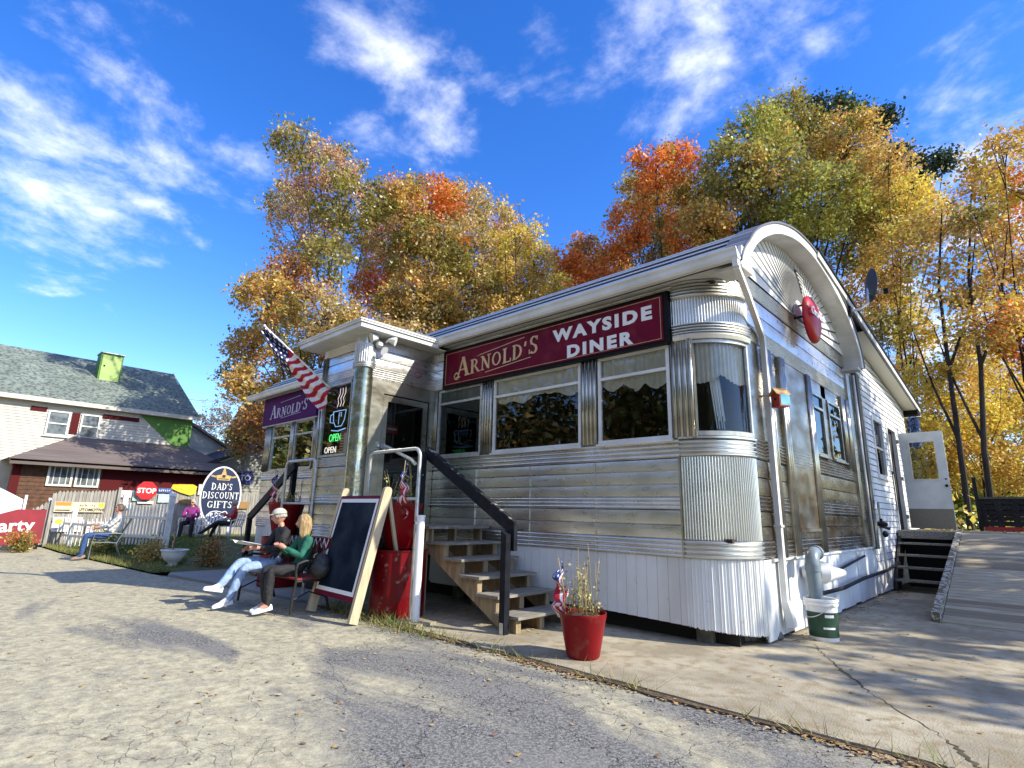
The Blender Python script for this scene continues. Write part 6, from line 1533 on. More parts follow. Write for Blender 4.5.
mb=MB(); mb.bar((-30.9,yc,5.2),(-30.9,yc-3.9,5.2-3.9*.46),.05,.12,up=(0,.4,.9)); mb.build('verge_board',WHITE,GA)
# stockade fence
FE=thing('stockade_fence','tall weathered grey stockade fence hung with old signs','fence',(-26,7,0))
FG=M('weathered_picket',(.40,.38,.34),(.24,.23,.2),5,rough=.9,bump=.15,stretch=(3,3,.4))
def ftop(y): return float(np.interp(y,[-2,2.1,2.9,3.45,3.46,4.4,6,12.5],[.85,.95,1.3,1.7,1.95,2.0,2.1,2.2]))
mb=MB(); rr_=random.Random(11); y=-2.0
while y<12.6:
    w_=.095; h=ftop(y)+rr_.uniform(-.015,.015); X=-26+rr_.uniform(-.01,.01)
    mb.prism([(y,.05),(y+w_,.05),(y+w_,h-.07),(y+w_/2,h),(y,h-.07)],X-.012,X+.012,'x'); y+=w_+.012
mb.build('pickets',FG,FE)
mb=MB(); 
for z in (.5,1.4): mb.box(-26.06,-26.02,3.4,12.6,z,z+.09)
mb.box(-26.06,-26.02,-2,3.4,.4,.48); mb.build('rail',FG,FE)
for y,h in ((3.46,1.85),(5.42,2.15),(8.9,2.2),(12.0,2.2),(1.5,1.2)):
    mb=MB(); mb.box(-25.985,-25.89,y-.05,y+.05,0,h); mb.build('post',FG,FE)
# picket fence
PF=thing('picket_fence','low white picket fence with taller square posts at the edge of the road','fence',(-22,4.8,0))
PTS=[(-19.45,5.45),(-21.7,4.72),(-25.0,4.0),(-28.6,3.75)]
PWH=M('old_white_paint',(.84,.84,.82),(.68,.68,.65),5,rough=.7,bump=.08)
mb=MB(); mr_=MB()
for (x0,y0),(x1,y1) in zip(PTS[:-1],PTS[1:]):
    Ls=math.hypot(x1-x0,y1-y0); n=int(Ls/(.165 if x0>-21 else .30))
    for k in range(n):
        t=(k+.5)/n; x=x0+(x1-x0)*t; y=y0+(y1-y0)*t; h=(1.30+.16*cos(t*2*pi)*.6) if x>-22.2 else .95
        g=lawn_z(x,y) if x>-25 else .2
        d=Vector((x1-x0,y1-y0,0)).normalized()
        mb.bar((x,y,g+.03),(x,y,g+h-.1),.07,.018,up=(-d.y,d.x,0)); mb.bar((x,y,g+h-.1),(x,y,g+h-.02),.035,.017,up=(-d.y,d.x,0))
    for z in ((.45,1.02) if x0>-21 else (.3,.7)): mr_.bar((x0,y0-.03,z+.1),(x1,y1-.03,z+.1),.03,.08)
mb.build('pickets',PWH,PF); mr_.build('rail',PWH,PF)
for (x,y),h in zip(PTS,(1.78,1.80,1.25,1.6)):
    mb=MB(); g=lawn_z(x,y) if x>-25 else .2; mb.box(x-.07,x+.07,y-.07,y+.07,0,h); mb.prism([(x-.09,h),(x+.09,h),(x,h+.1)],y-.09,y+.09,'y'); mb.build('post',PWH,PF)
# signs nailed to the fence
def board(label,y0,y1,z0,z1,bgc,texts=(),x=-25.93,shape=None,extras=(),cat='sign',border=None,name='sign_board'):
    t=thing(name,label,cat,(x,(y0+y1)/2,z0),group='old signs hung on the fence')
    mb=MB()
    if shape=='oct':
        c=((y0+y1)/2,(z0+z1)/2); R_=(z1-z0)/2/cos(pi/8); mb.prism([(c[0]+R_*cos(pi/8+k*pi/4),c[1]+R_*sin(pi/8+k*pi/4)) for k in range(8)],x,x+.02,'x')
    elif shape=='disc':
        c=((y0+y1)/2,(z0+z1)/2); mb.prism([(c[0]+(y1-y0)/2*cos(a),c[1]+(z1-z0)/2*sin(a)) for a in np.linspace(0,2*pi,28)[:-1]],x,x+.02,'x')
    elif isinstance(shape,list): mb.prism(shape,x,x+.02,'x')
    else: mb.box(x,x+.02,y0,y1,z0,z1)
    m=bgc if not isinstance(bgc,tuple) else M('sign_'+label[:12],bgc,tuple(c*.8 for c in bgc),6,rough=.5)
    mb.build('panel',m,t)
    for (s,sz,y,z,c,kw) in texts:
        if s not in ('AUTOMOTIVE','STOP','TO'):      # worn lettering that can no longer be read: broken dabs of paint
            mb=MB(); yy_=y; q_=random.Random(len(label)+len(s))
            for ch in s:
                wq=sz*q_.uniform(.35,.55)
                if ch!=' ':
                    for j in range(2): a_=yy_+wq*q_.uniform(0,.5); b_=z+sz*q_.uniform(0,.35); mb.prism([(a_,b_),(a_+wq*.3,b_+sz*.04),(a_+wq*.36,b_+sz*.4),(a_+wq*.05,b_+sz*.34)],x+.022+.001*j,x+.025+.001*j,'x')
                yy_+=wq*1.15
            mb.build('faded_lettering',c,t); continue
        me=place(text_mesh(s,sz,extr=.003,**kw),(x+.025,y,z),(0,1,0),(0,0,1)); link('lettering',me,c,t,True)
    for f in extras:
        mb=MB(); mt=f(mb,x+.021); mb.build('printed_shape',mt,t)
    return t
OR=M('print_orange',(.75,.25,.04),rough=.5); YE=M('print_yellow',(.75,.5,.05),rough=.5); NAV=M('print_navy',(.015,.03,.12),rough=.5); RED=M('print_red2',(.55,.02,.03),rough=.5); BLK=M('print_black',(.02,.02,.02),rough=.5); TEAL=M('print_teal',(.2,.45,.42),rough=.5)
def rect(a,b,c_,d_,m): return lambda mb,X:(mb.box(X,X+.003,a,b,c_,d_),m)[1]
def disc(cy_,cz_,r1_,r2_,m): return lambda mb,X:(mb.prism([(cy_+r1_*cos(a),cz_+r2_*sin(a)) for a in np.linspace(0,2*pi,20)[:-1]],X,X+.004,'x'),m)[1]
board('long cream board lettered AUTOMOTIVE with an orange block, highest at the left of the fence',3.52,5.0,1.20,1.56,(.75,.66,.45),[('worn wd',.13,4.25,1.40,BLK,dict(offset=.004)),('AUTOMOTIVE',.14,4.14,1.24,BLK,dict(offset=.004))],extras=[rect(3.54,4.0,1.42,1.55,OR),rect(3.56,3.98,1.24,1.28,BLK),rect(4.82,4.99,1.38,1.54,YE)])
board('white panel with a yellow burger and orange script on the fence',3.56,4.42,.50,1.02,(.8,.78,.75),[('abcd',.24,3.95,.78,OR,dict(shear=.4)),('abc',.08,3.62,.56,BLK,{}),('abcd efghij',.07,3.9,.58,BLK,{})],extras=[disc(3.73,.86,.12,.09,YE),rect(3.62,3.84,.84,.87,BLK)])
board('white panel with an orange oval and faint pink lines on the fence',4.56,5.28,.46,.86,(.8,.77,.74),[('abc defgh',.07,4.64,.52,RED,{})],extras=[disc(4.86,.72,.2,.1,OR),rect(4.6,5.1,.6,.62,RED)])
board('small red and white enamel plate just right of the fence post',5.47,5.82,1.78,2.05,(.75,.7,.68),[('abc',.17,5.50,1.84,RED,dict(offset=.006))])
board('pale teal plate beside the red and white enamel plate',5.86,6.15,1.66,2.06,(.45,.6,.55),[('abc',.1,5.9,1.86,LETW,{})])
board('pale blue plate low on the fence left of the STOP sign',5.42,5.86,1.36,1.58,(.5,.6,.62),[('abc de',.1,5.46,1.43,NAV,{})])
board('round yellow and navy parts badge on the fence',5.40,5.80,1.0,1.32,YE,[('abcde',.11,5.42,1.12,NAV,dict(offset=.004))],shape='disc',extras=[])
board('red octagonal STOP sign hung on the fence',5.92,6.62,1.72,2.42,M('stop_red',(.5,.015,.02),rough=.4),[('STOP',.27,6.27,1.975,LETW,dict(offset=.008,align='CENTER'))],shape='oct',x=-25.80)
board('thin white strip sign directly under the STOP sign',6.05,6.6,1.56,1.66,(.75,.75,.75))
board('blue and white lettered plate right of the STOP sign',6.70,7.2,2.02,2.2,(.05,.1,.3),[('abcdef',.14,6.72,2.05,LETW,dict(offset=.003))])
board('pale blue panel under the blue and white plate',6.74,7.3,1.62,1.96,(.45,.58,.68),[('abcde',.16,6.8,1.72,LETW,dict(offset=.003))])
board('bright yellow bottle-shaped board near the middle of the fence',7.15,8.1,1.93,2.40,M('yellow_board',(.75,.52,.03),rough=.4),[('abcde',.12,7.3,2.14,OR,dict(shear=.2))],shape=[(7.15,2.2),(7.5,2.05),(7.9,1.94),(8.1,2.02),(8.12,2.32),(7.95,2.4),(7.2,2.36)])
board('plain off-white square plate right of the yellow board',8.18,8.55,1.98,2.42,(.62,.64,.62),[('abc',.1,8.22,2.2,BLK,{})])
board('small wooden plaque low on the fence behind the purple cardigan',7.55,8.05,1.6,1.78,(.35,.2,.08),[('abcd',.1,7.6,1.64,YE,{})])
board('pale mint plate low on the fence right of the oval sign',9.35,9.85,1.1,1.5,(.6,.68,.62),[('ab cdefghi',.07,9.37,1.3,BLK,{})])
board('rusty orange plate at the right end of the fence',9.9,10.35,1.45,1.75,(.35,.2,.07))
t=board('navy blue square sign with pale letters on the garage wall',11.6,12.35,2.75,3.4,M('navy_sq',(.02,.03,.2),rough=.5),[('TO',.4,11.68,2.92,LETW,dict(offset=.01))],x=-30.9,border=1)
t['group']='old signs hung on the fence'
# oval sign
ov=thing('oval_sign','tall navy oval sign with white rim reading DAD\'S DISCOUNT GIFTS behind the seated women','sign',(-24,8.45,.7))
EX=-24.2; cy_,cz_=8.5,1.93; ry_,rz__=.79,1.19
mb=MB(); mb.prism([(cy_+ry_*cos(a),cz_+rz__*sin(a)) for a in np.linspace(0,2*pi,60)[:-1]],EX,EX+.05,'x'); mb.build('rim',LETW,ov)
mb=MB(); mb.prism([(cy_+(ry_-.06)*cos(a),cz_+(rz__-.06)*sin(a)) for a in np.linspace(0,2*pi,60)[:-1]],EX+.05,EX+.06,'x'); mb.build('face',M('navy_face',(.012,.025,.075),rough=.4),ov)
GD=M('gilt',(.6,.42,.16),(.45,.3,.1),8,rough=.5)
mb=MB(); X=EX+.061; c0=(8.5,2.72)
mb.prism([(c0[0]-.24,c0[1]-.16),(c0[0]+.24,c0[1]-.16),(c0[0]+.30,c0[1]+.02),(c0[0]+.1,c0[1]+.06),(c0[0]+.02,c0[1]+.34),(c0[0]-.02,c0[1]+.34),(c0[0]-.1,c0[1]+.06),(c0[0]-.30,c0[1]+.02)],X,X+.01,'x')
for s in (-1,1):
    mb.prism([(c0[0]+s*.3,c0[1]),(c0[0]+s*.5,c0[1]+.04),(c0[0]+s*.48,c0[1]-.03),(c0[0]+s*.3,c0[1]-.06)][::s],X,X+.01,'x')
mb.build('emblem',GD,ov)
mb=MB(); mb.box(X+.011,X+.014,c0[0]-.2,c0[0]+.2,c0[1]-.12,c0[1]-.09); mb.box(X+.011,X+.014,c0[0]-.06,c0[0]+.06,c0[1]-.05,c0[1]+.06); mb.build('emblem_detail',BLK,ov)
for s,h,z,wd in (("DAD'S",.27,2.17,.82),('DISCOUNT',.27,1.82,1.4),('GIFTS',.27,1.46,.98)): serif_on('lettering',s,h,(EX+.062,8.5-wd/2,z),(0,1,0),(0,0,1),LETW,ov,width=wd,th=.008)
mb=MB(); mb.tube([(EX+.07,8.5+.35*cos(a)*.9,1.2+.12*sin(a*2)) for a in np.linspace(0,2*pi,30)],.022,6); mb.build('scroll',LETW,ov)
mb=MB(); mb.box(EX-.08,EX,8.0,8.08,0,1.6); mb.box(EX-.08,EX,8.92,9.0,0,1.6); mb.build_split('post',PWH,ov)
# banners at the far left
bt=thing('cloth_banner','white cloth banner with a blue mark strung slanting at the left edge','banner',(-25,2,.6))
mb=MB(); V=[]; n=14
for k in range(n+1):
    t=k/n; y=.6+1.95*t
    for q in (0,1): V.append((-25.0+.05*sin(t*11),y,min(2.05,2.65-1.05*t) if q==0 else .25+1.0*max(0,t-.55)/.45*.75))
mb.add(V,[(2*k,2*k+2,2*k+3,2*k+1) for k in range(n)],0,True); mb.build('cloth',M('banner_cloth',(.78,.78,.8),(.65,.68,.72),2,rough=.8),bt,fix=False)
mb=MB(); mb.prism([(1.75,.9),(1.95,.95),(2.0,1.35),(1.88,1.5),(1.75,1.3)],-24.93,-24.925,'x'); mb.build('printed_mark',M('banner_blue',(.15,.3,.6),rough=.8),bt)
mb=MB(); mb.tube([(-25,.5,0),(-25,.5,1.7)],.04,8); mb.tube([(-25,2.6,0),(-25,2.6,1.75)],.04,8); mb.build_split('post',PWH,bt)
pb=thing('party_board','slanted red board with large white letters ending in arty','sign',(-24.5,2.2,.1))
mb=MB(); mb.prism([(.5,.05),(3.15,.2),(3.15,1.28),(2.4,1.28),(1.6,.98),(.5,.85)],-24.45,-24.42,'x'); mb.build('panel',M('party_red',(.30,.02,.035),(.22,.02,.03),3,rough=.7),pb)
me=place(text_mesh('Party',.55,extr=.004,offset=.014),(-24.412,1.74,.55),(0,1,.05),(0,0,1)); link('lettering',me,LETW,pb,True)
mb=MB(); mb.box(-24.55,-24.46,3.0,3.1,0,1.3); mb.box(-24.55,-24.46,.6,.7,0,.9); mb.build_split('post',BLACKP,pb)
# urn
ur=thing('urn_planter','white fluted urn planter with a small flag beside the picket gate','planter',(-16.1,4.75,0))
mb=MB(); mb.lathe([(.17,0),(.17,.03),(.11,.06),(.10,.10),(.2,.17),(.27,.27),(.29,.38),(.32,.40),(.32,.43),(.28,.43),(.26,.40)],(-16.1,4.75,0),28); mb.build('bowl',PWH,ur)
mb=MB(); mb.lathe([(.26,.40),(.15,.42),(.001,.43)],(-16.1,4.75,0),16,cap=False); mb.build('soil',SOIL,ur)
f=thing('hand_flag','small rolled stars and stripes stuck in the white urn','flag',(-16.15,4.75,.4),group='small flags in planters'); usflag(f,(-16.15,4.73,.42),(-16.2,4.7,1.05),.10,.6,5,drop=.8)
# power lines
for k,(a,b,lb) in enumerate((((-60,14,11.6),(-44,26,11.0),'uppermost power line crossing the gap beside the maple'),((-60,14,9.2),(-44,26,8.8),'middle power line crossing the gap beside the maple'),((-60,14,6.6),(-44,26,6.3),'lowest power line crossing the gap above the garage'))):
    mb=MB(); a=Vector(a);b=Vector(b); mb.tube([a+(b-a)*t+Vector((0,0,-1.0*t*(1-t)*1.2)) for t in np.linspace(-.6,1.6,14)],.035,5); mb.top('power_line',M('wire_pale',(.55,.52,.48),rough=.5),lb,'power line',group='overhead wires by the maple')
up=thing('utility_pole','wooden utility pole carrying the wires, behind the left end of the diner','utility pole',(-46,24.5,0))
mb=MB(); mb.tube([(-46,24.5,-1),(-46,24.5,12.2)],[.16,.11],10); mb.build('pole',M('pole_wood',(.2,.14,.09),rough=.9),up)
mb=MB(); mb.bar((-47,24.0,11.4),(-45,25.0,11.4),.1,.1); mb.build('crossarm',M('pole_wood2',(.2,.14,.09),rough=.9),up)
TREES={
 'maple_a':((-26.6,16.6),[(-24.3, 10.0, 18.9, 1.25), (-26.0, 11.8, 19.1, 1.79), (-29.8, 11.8, 18.8, 1.37), (-29.0, 14.8, 22.7, 1.35), (-24.1, 12.5, 16.9, 1.71), (-28.3, 12.2, 16.5, 1.64), (-27.7, 15.9, 17.8, 2.01), (-24.0, 12.0, 13.5, 1.35), (-23.7, 14.3, 17.9, 1.05)]),
 'maple_b':((-26.2,22.4),[(-23.7, 15.6, 18.5, 1.31), (-24.5, 18.4, 19.8, 1.78), (-24.9, 21.4, 21.3, 1.67), (-30.9, 20.2, 20.0, 2.22), (-24.0, 18.1, 16.2, 2.28), (-24.2, 21.4, 17.8, 2.23), (-24.3, 24.6, 19.5, 1.74), (-23.7, 17.4, 12.8, 2.18), (-23.8, 20.8, 14.2, 2.49), (-24.0, 24.1, 15.9, 2.19), (-32.2, 20.0, 16.8, 1.94)]),
 'maple_c':((-25.8,13.9),[(-23.9, 9.2, 10.6, 1.13), (-25.2, 10.7, 12.2, 1.42), (-29.3, 10.8, 9.9, 1.13), (-30.0, 12.8, 11.1, 1.88), (-23.2, 11.6, 10.4, 1.55), (-24.3, 14.0, 9.7, 1.88), (-27.8, 14.0, 9.2, 1.6), (-25.2, 9.2, 6.9, 0.74), (-27.2, 11.0, 5.7, 1.04), (-28.1, 12.6, 7.6, 1.29), (-32.5, 11.3, 8.9, 0.78), (-21.0, 14.2, 8.8, 1.55), (-28.9, 11.2, 4.9, 0.89), (-24.0, 16.6, 12.3, 1.5)]),
 'maple_d':((-22.4,23.3),[(-18.2, 19.2, 15.6, 1.23), (-19.3, 22.1, 15.5, 1.23), (-21.8, 23.5, 15.1, 1.82), (-22.3, 26.6, 15.5, 1.31), (-20.3, 20.4, 11.6, 1.82), (-20.3, 23.8, 12.6, 1.4), (-25.3, 22.7, 13.0, 1.89), (-18.4, 18.6, 16.9, 0.62), (-18.4, 23.2, 14.4, 0.67)]),
 'maple_e':((-22.1,32.1),[(-19.9, 25.8, 17.3, 1.06), (-20.4, 29.2, 19.2, 1.36), (-21.1, 33.0, 19.8, 1.32), (-25.1, 33.7, 19.8, 1.74), (-19.4, 28.9, 16.2, 1.63), (-19.5, 32.9, 17.5, 1.55)]),
 'maple_f':((-14.7,29.4),[(-12.3, 23.6, 19.4, 1.13), (-12.3, 26.7, 21.3, 1.12), (-15.4, 27.6, 21.1, 1.46), (-15.4, 31.1, 22.0, 1.96), (-14.2, 24.4, 17.2, 1.18), (-12.2, 28.9, 20.7, 1.28), (-16.0, 29.7, 18.7, 1.89), (-11.2, 25.7, 16.1, 1.44), (-15.8, 25.0, 16.4, 0.84)]),
 'maple_g':((-8.6,31.2),[(-8.1, 23.3, 17.3, 1.35), (-7.7, 26.0, 20.5, 1.48), (-7.0, 29.1, 23.0, 1.39), (-6.9, 32.5, 22.8, 2.07), (-7.3, 25.6, 17.6, 1.79), (-4.7, 30.2, 21.1, 1.64), (-10.3, 29.1, 18.4, 1.88), (-5.4, 26.3, 15.8, 1.8), (-4.3, 29.9, 18.1, 1.57), (-8.3, 29.9, 16.7, 1.92), (-5.9, 35.1, 17.7, 2.18), (-9.9, 23.9, 15.4, 1.23), (-3.8, 32.4, 16.8, 1.33), (-11.2, 28.9, 16.1, 1.44)]),
 'pine':((-6.6,42.6),[(-6.2, 31.5, 24.4, 0.78), (-5.4, 35.6, 26.6, 0.98), (-4.8, 39.8, 27.8, 1.06), (-4.1, 44.7, 27.4, 1.07), (-2.1, 38.0, 22.5, 0.82), (-4.9, 38.8, 24.6, 1.4), (-4.1, 43.8, 24.1, 1.65), (-1.1, 37.1, 21.9, 0.5), (-3.6, 37.4, 26.4, 0.55)]),
 'maple_h':((-4.6,31.2),[(-2.6, 25.2, 16.0, 0.81), (-2.4, 28.3, 16.2, 1.15), (-3.7, 30.0, 16.2, 1.34), (-2.2, 33.9, 17.4, 1.23), (-2.8, 27.4, 13.0, 1.44), (-4.2, 29.3, 12.4, 1.38), (-3.8, 32.7, 12.1, 1.39), (-3.8, 26.2, 9.3, 0.89), (-3.0, 29.8, 9.6, 0.79), (-1.4, 32.3, 15.8, 0.96), (-4.1, 34.7, 9.6, 0.72)]),
 'maple_i':((0.8,29.8),[(0.8, 23.0, 13.6, 0.85), (1.5, 25.9, 13.8, 1.28), (0.2, 26.9, 14.6, 0.77), (0.5, 29.7, 14.0, 1.16), (-0.2, 23.7, 12.1, 0.55), (1.3, 27.6, 11.8, 1.48), (0.4, 29.4, 10.9, 1.2), (-0.4, 23.6, 8.2, 0.78), (0.8, 27.0, 8.5, 1.28), (-1.1, 27.0, 10.2, 0.46)]),
 'maple_j':((-1.8,31.9),[(-2.5, 25.7, 7.0, 0.75), (-2.0, 28.9, 7.2, 1.06), (-1.1, 32.1, 8.3, 1.06), (-0.2, 35.7, 8.2, 1.42), (-2.5, 27.4, 5.9, 1.01), (-1.6, 30.9, 6.1, 1.19), (-0.7, 34.6, 5.9, 1.56), (-2.9, 26.0, 4.8, 0.75), (-2.2, 29.5, 4.7, 0.98), (0.5, 34.1, 6.6, 1.5), (-1.5, 35.8, 4.1, 1.14), (-0.2, 30.4, 3.5, 1.01), (-2.6, 30.7, 3.8, 0.93), (-1.5, 32.7, 9.5, 0.55), (-0.2, 27.5, 8.4, 0.6)]),
 'maple_k':((-3.6,38.9),[(-3.7, 33.0, 4.2, 1.21), (-3.5, 36.9, 3.2, 1.32), (-2.6, 40.8, 3.9, 1.32), (-5.0, 42.3, 2.9, 1.31), (-3.1, 35.9, 2.2, 1.07), (-1.5, 40.5, 3.1, 1.38), (-0.2, 44.9, 3.5, 1.72), (-3.2, 33.1, 5.4, 0.93), (-4.7, 35.6, 3.7, 0.81)]),
 'far_a':((-82.0,27.0),[(-71.8, 22.3, 11.1, 1.17), (-76.4, 26.2, 12.0, 1.53), (-84.1, 27.7, 10.7, 1.93), (-93.3, 27.1, 12.1, 1.48)]),
 'far_b':((-64.8,22.7),[(-57.8, 18.4, 6.3, 1.49), (-61.6, 21.6, 6.3, 1.63), (-65.5, 24.5, 7.3, 1.54), (-74.9, 22.0, 8.2, 1.42), (-57.3, 21.7, 8.1, 0.98)]),
 'far_c':((-53.2,22.1),[(-46.0, 18.3, 10.3, 1.13), (-51.2, 19.6, 9.3, 1.06), (-54.7, 22.6, 8.0, 1.34), (-60.7, 22.3, 9.5, 0.93)]),
}
# ================================================================== TREES
def leafmat(name,trans=.42):
    m,nt,b,N,L=newmat(name); nt.nodes.remove(b); out=nt.nodes['Material Output']
    at=N('ShaderNodeAttribute'); at.attribute_name='Col'
    d=N('ShaderNodeBsdfDiffuse'); t=N('ShaderNodeBsdfTranslucent'); g=N('ShaderNodeBsdfGlossy'); g.inputs['Roughness'].default_value=.45
    L(at.outputs['Color'],d.inputs[0]); L(at.outputs['Color'],t.inputs[0])
    mx=N('ShaderNodeMixShader'); mx.inputs[0].default_value=trans; L(d.outputs[0],mx.inputs[1]); L(t.outputs[0],mx.inputs[2])
    m2=N('ShaderNodeMixShader'); m2.inputs[0].default_value=.05; L(mx.outputs[0],m2.inputs[1]); L(g.outputs[0],m2.inputs[2]); L(m2.outputs[0],out.inputs[0]); return m
LEAF=leafmat('autumn_leaves'); BARK=M('bark',(.025,.02,.016),(.055,.045,.036),6,rough=.95,bump=.2,stretch=(1,1,.3))
OLV=(.26,.225,.05); GLD=(.53,.34,.085); ORG=(.66,.21,.04); YEL=(.74,.50,.09); GRNL=(.10,.14,.025); PNK=(.50,.30,.17); DKG=(.025,.05,.02); LIM=(.34,.34,.07); RST=(.40,.20,.07); TAN=(.48,.36,.15)
OLV,GLD,ORG,YEL,PNK,LIM,RST,TAN=[tuple(min(.88,c*1.25) for c in q_) for q_ in (OLV,GLD,ORG,YEL,PNK,LIM,RST,TAN)]
def leaves(name,centers,pal,size,parent,seed,world=True):
    """centers: list of (pos, radius, count, colour)"""
    r=np.random.RandomState(seed); Ps=[];Cs=[]
    for (p,R_,n,c) in centers:
        d=r.normal(0,1,(n,3)); d=d*R_*.62
        Ps.append(np.array(p)[None]+d)
        cc=np.array(c)[None]*np.clip(r.normal(1,.24,(n,1)),.4,1.7); cc=cc*(1+r.normal(0,.09,(n,3))); Cs.append(cc)
    P=np.concatenate(Ps); C_=np.clip(np.concatenate(Cs),.004,.9); n=len(P)
    s=size*r.uniform(.6,1.35,n)[:,None]
    nn=r.normal(0,1,(n,3)); nn[:,2]+=.8; nn/=np.linalg.norm(nn,axis=1)[:,None]
    a=np.cross(nn,r.normal(0,1,(n,3))); a/=np.linalg.norm(a,axis=1)[:,None]; b=np.cross(nn,a)
    V=np.zeros((n,5,3)); V[:,0]=P-a*s; V[:,1]=P-b*s*.62-nn*s*.15+a*s*.1; V[:,2]=P+a*s*.95; V[:,3]=P+b*s*.62-nn*s*.15+a*s*.1; V[:,4]=P
    V=V[:,:4]
    me=bpy.data.meshes.new(name); me.vertices.add(n*4); me.vertices.foreach_set('co',V.reshape(-1)); me.loops.add(n*4); me.loops.foreach_set('vertex_index',np.arange(n*4)); me.polygons.add(n); me.polygons.foreach_set('loop_start',np.arange(n)*4); me.polygons.foreach_set('loop_total',np.full(n,4)); me.update()
    ca=me.color_attributes.new('Col','FLOAT_COLOR','POINT'); col=np.ones((n,4,4)); col[:,:,:3]=C_[:,None,:]; ca.data.foreach_set('color',col.reshape(-1).astype(np.float32))
    return link(name,me,LEAF,parent,world)
def tree(label,base,blobs,pal,size,dens=1.0,seed=1,clump=.62,bare=0,trunkr=.28,group='autumn trees behind the diner',name='maple_tree',base_z=-.5,loose=1.0):
    t=thing(name,label,'tree',(base[0],base[1],base_z),group=group)
    rr_=random.Random(seed); B=Vector((base[0],base[1],base_z))
    cen=sum((Vector(b[:3]) for b in blobs),Vector())/len(blobs); top=max(b[2] for b in blobs); bot=min(b[2]-b[3] for b in blobs)
    fork=Vector((B.x*.6+cen.x*.4,B.y*.6+cen.y*.4,base_z+(cen.z-base_z)*.38))
    crownmid=Vector((cen.x,cen.y,base_z+(top-base_z)*.62))
    mb=MB(); wob=lambda s: Vector((rr_.uniform(-s,s),rr_.uniform(-s,s),rr_.uniform(-s,s)))
    spine=[B,B.lerp(fork,.5)+wob(.15),fork,fork.lerp(crownmid,.5)+wob(.35),crownmid]
    mb.tube(spine,[trunkr*1.0,trunkr*.8,trunkr*.6,trunkr*.3,trunkr*.08],9)
    cents=[]
    for bi,(x,y,z,R_) in enumerate(blobs):
        c=Vector((x,y,z)); q=.25+.55*rr_.random()
        # limb from the spine to the blob
        zz=min(max(B.z+(c.z-B.z)*.55,fork.z),crownmid.z); f=(zz-fork.z)/max(.1,crownmid.z-fork.z); s0=fork.lerp(crownmid,max(0,min(1,f*.8)))
        mid=s0.lerp(c,.5)+Vector((0,0,-.3*(c-s0).length*.15))+wob(.25)
        lr=trunkr*.26*(1-.3*f); mb.tube([s0,mid,c],[lr,lr*.6,lr*.2],6)
        # uneven clumps through the blob
        R_=R_*.93
        nC=int(66*(R_/1.4)**2*dens)+8
        base_c=pal[bi%len(pal)]
        for k in range(nC):
            d=wob(1.0)
            while d.length>1: d=wob(1.0)
            d=d.normalized()*(d.length**.6)*R_*1.15*loose; d.z*=.85; pc=c+d
            cr=rr_.uniform(.22,.50)*clump/.62*(size/.12)**.4
            cc=base_c
            if rr_.random()<.25: cc=rr_.choice(pal)
            g=rr_.uniform(.9,1.12); cc=tuple(v*g for v in cc)
            if k%5==0:
                m2=c.lerp(pc,.55)+wob(.12); mb.tube([c.lerp(mid,.25*rr_.random()),m2,pc],[lr*.22+.008,.016,.006],4,cap=False)
            if bare and rr_.random()<bare:
                if k%4==0:
                    for j in range(4): e=pc+wob(cr*1.5)+Vector((0,0,cr)); mb.tube([pc,pc.lerp(e,.5)+wob(.05),e],[.011,.008,.004],4,cap=False)
                if rr_.random()<.5: cents.append((tuple(pc),cr*1.3,8,cc))
                continue
            cents.append((tuple(pc),cr,int(rr_.uniform(30,60)*(cr/.36)**1.5*(.12/size)**1.3),cc))
    mb.build('trunk',BARK,t,fix=False)
    leaves('crown',cents,pal,size*.8 if size<.155 else size,t,seed)
    return t
T=TREES
tree('tall leaning maple with thinning olive and pinkish leaves at the left of the cluster',T['maple_a'][0],T['maple_a'][1],[OLV,PNK,TAN,OLV],.115,.72,1,bare=.15)
tree('broad maple glowing orange in its middle, behind the porch roof',T['maple_b'][0],T['maple_b'][1],[GLD,ORG,TAN,ORG,OLV,TAN,PNK,GLD,OLV],.125,1,2)
tree('rusty gold maple hanging low over the left end of the diner',T['maple_c'][0],T['maple_c'][1],[GLD,RST,GLD,OLV,TAN,RST,OLV],.11,1.05,3)
tree('sparse yellow maple with bare twigs on top, right of the orange one',T['maple_d'][0],T['maple_d'][1],[YEL,TAN,YEL,PNK,GLD,OLV],.12,.8,4,bare=.22)
tree('small deep orange maple in the dip between the two groups of trees',T['maple_e'][0],T['maple_e'][1],[ORG,RST,GLD,ORG],.15,.95,5)
tree('maple with a vivid orange top just above the diner roof',T['maple_f'][0],T['maple_f'][1],[ORG,ORG,GLD,OLV,ORG,OLV,OLV],.12,.95,6)
tree('large olive green tree, the tallest, rising behind the barrel roof',T['maple_g'][0],T['maple_g'][1],[OLV,LIM,OLV,(.22,.2,.04),OLV,GLD],.12,1.0,7,trunkr=.4)
tree('dark green pine with spiky tops showing above the olive tree',T['pine'][0],T['pine'][1],[DKG,(.03,.06,.02)],.14,.9,8,name='pine_tree')
tree('golden maple to the right of the satellite dish',T['maple_h'][0],T['maple_h'][1],[GLD,YEL,OLV,YEL,GLD],.095,1.0,9,trunkr=.16,bare=.08)
tree('yellow maple reaching in from the top right corner',T['maple_i'][0],T['maple_i'][1],[GLD,YEL,GLD,ORG,OLV],.09,1.05,10,bare=.12,trunkr=.22)
tree('low spreading bright yellow maple with two dark stems above the deck',T['maple_j'][0],T['maple_j'][1],[YEL,GLD,YEL,(.66,.42,.06),YEL],.09,1.05,11,trunkr=.09)
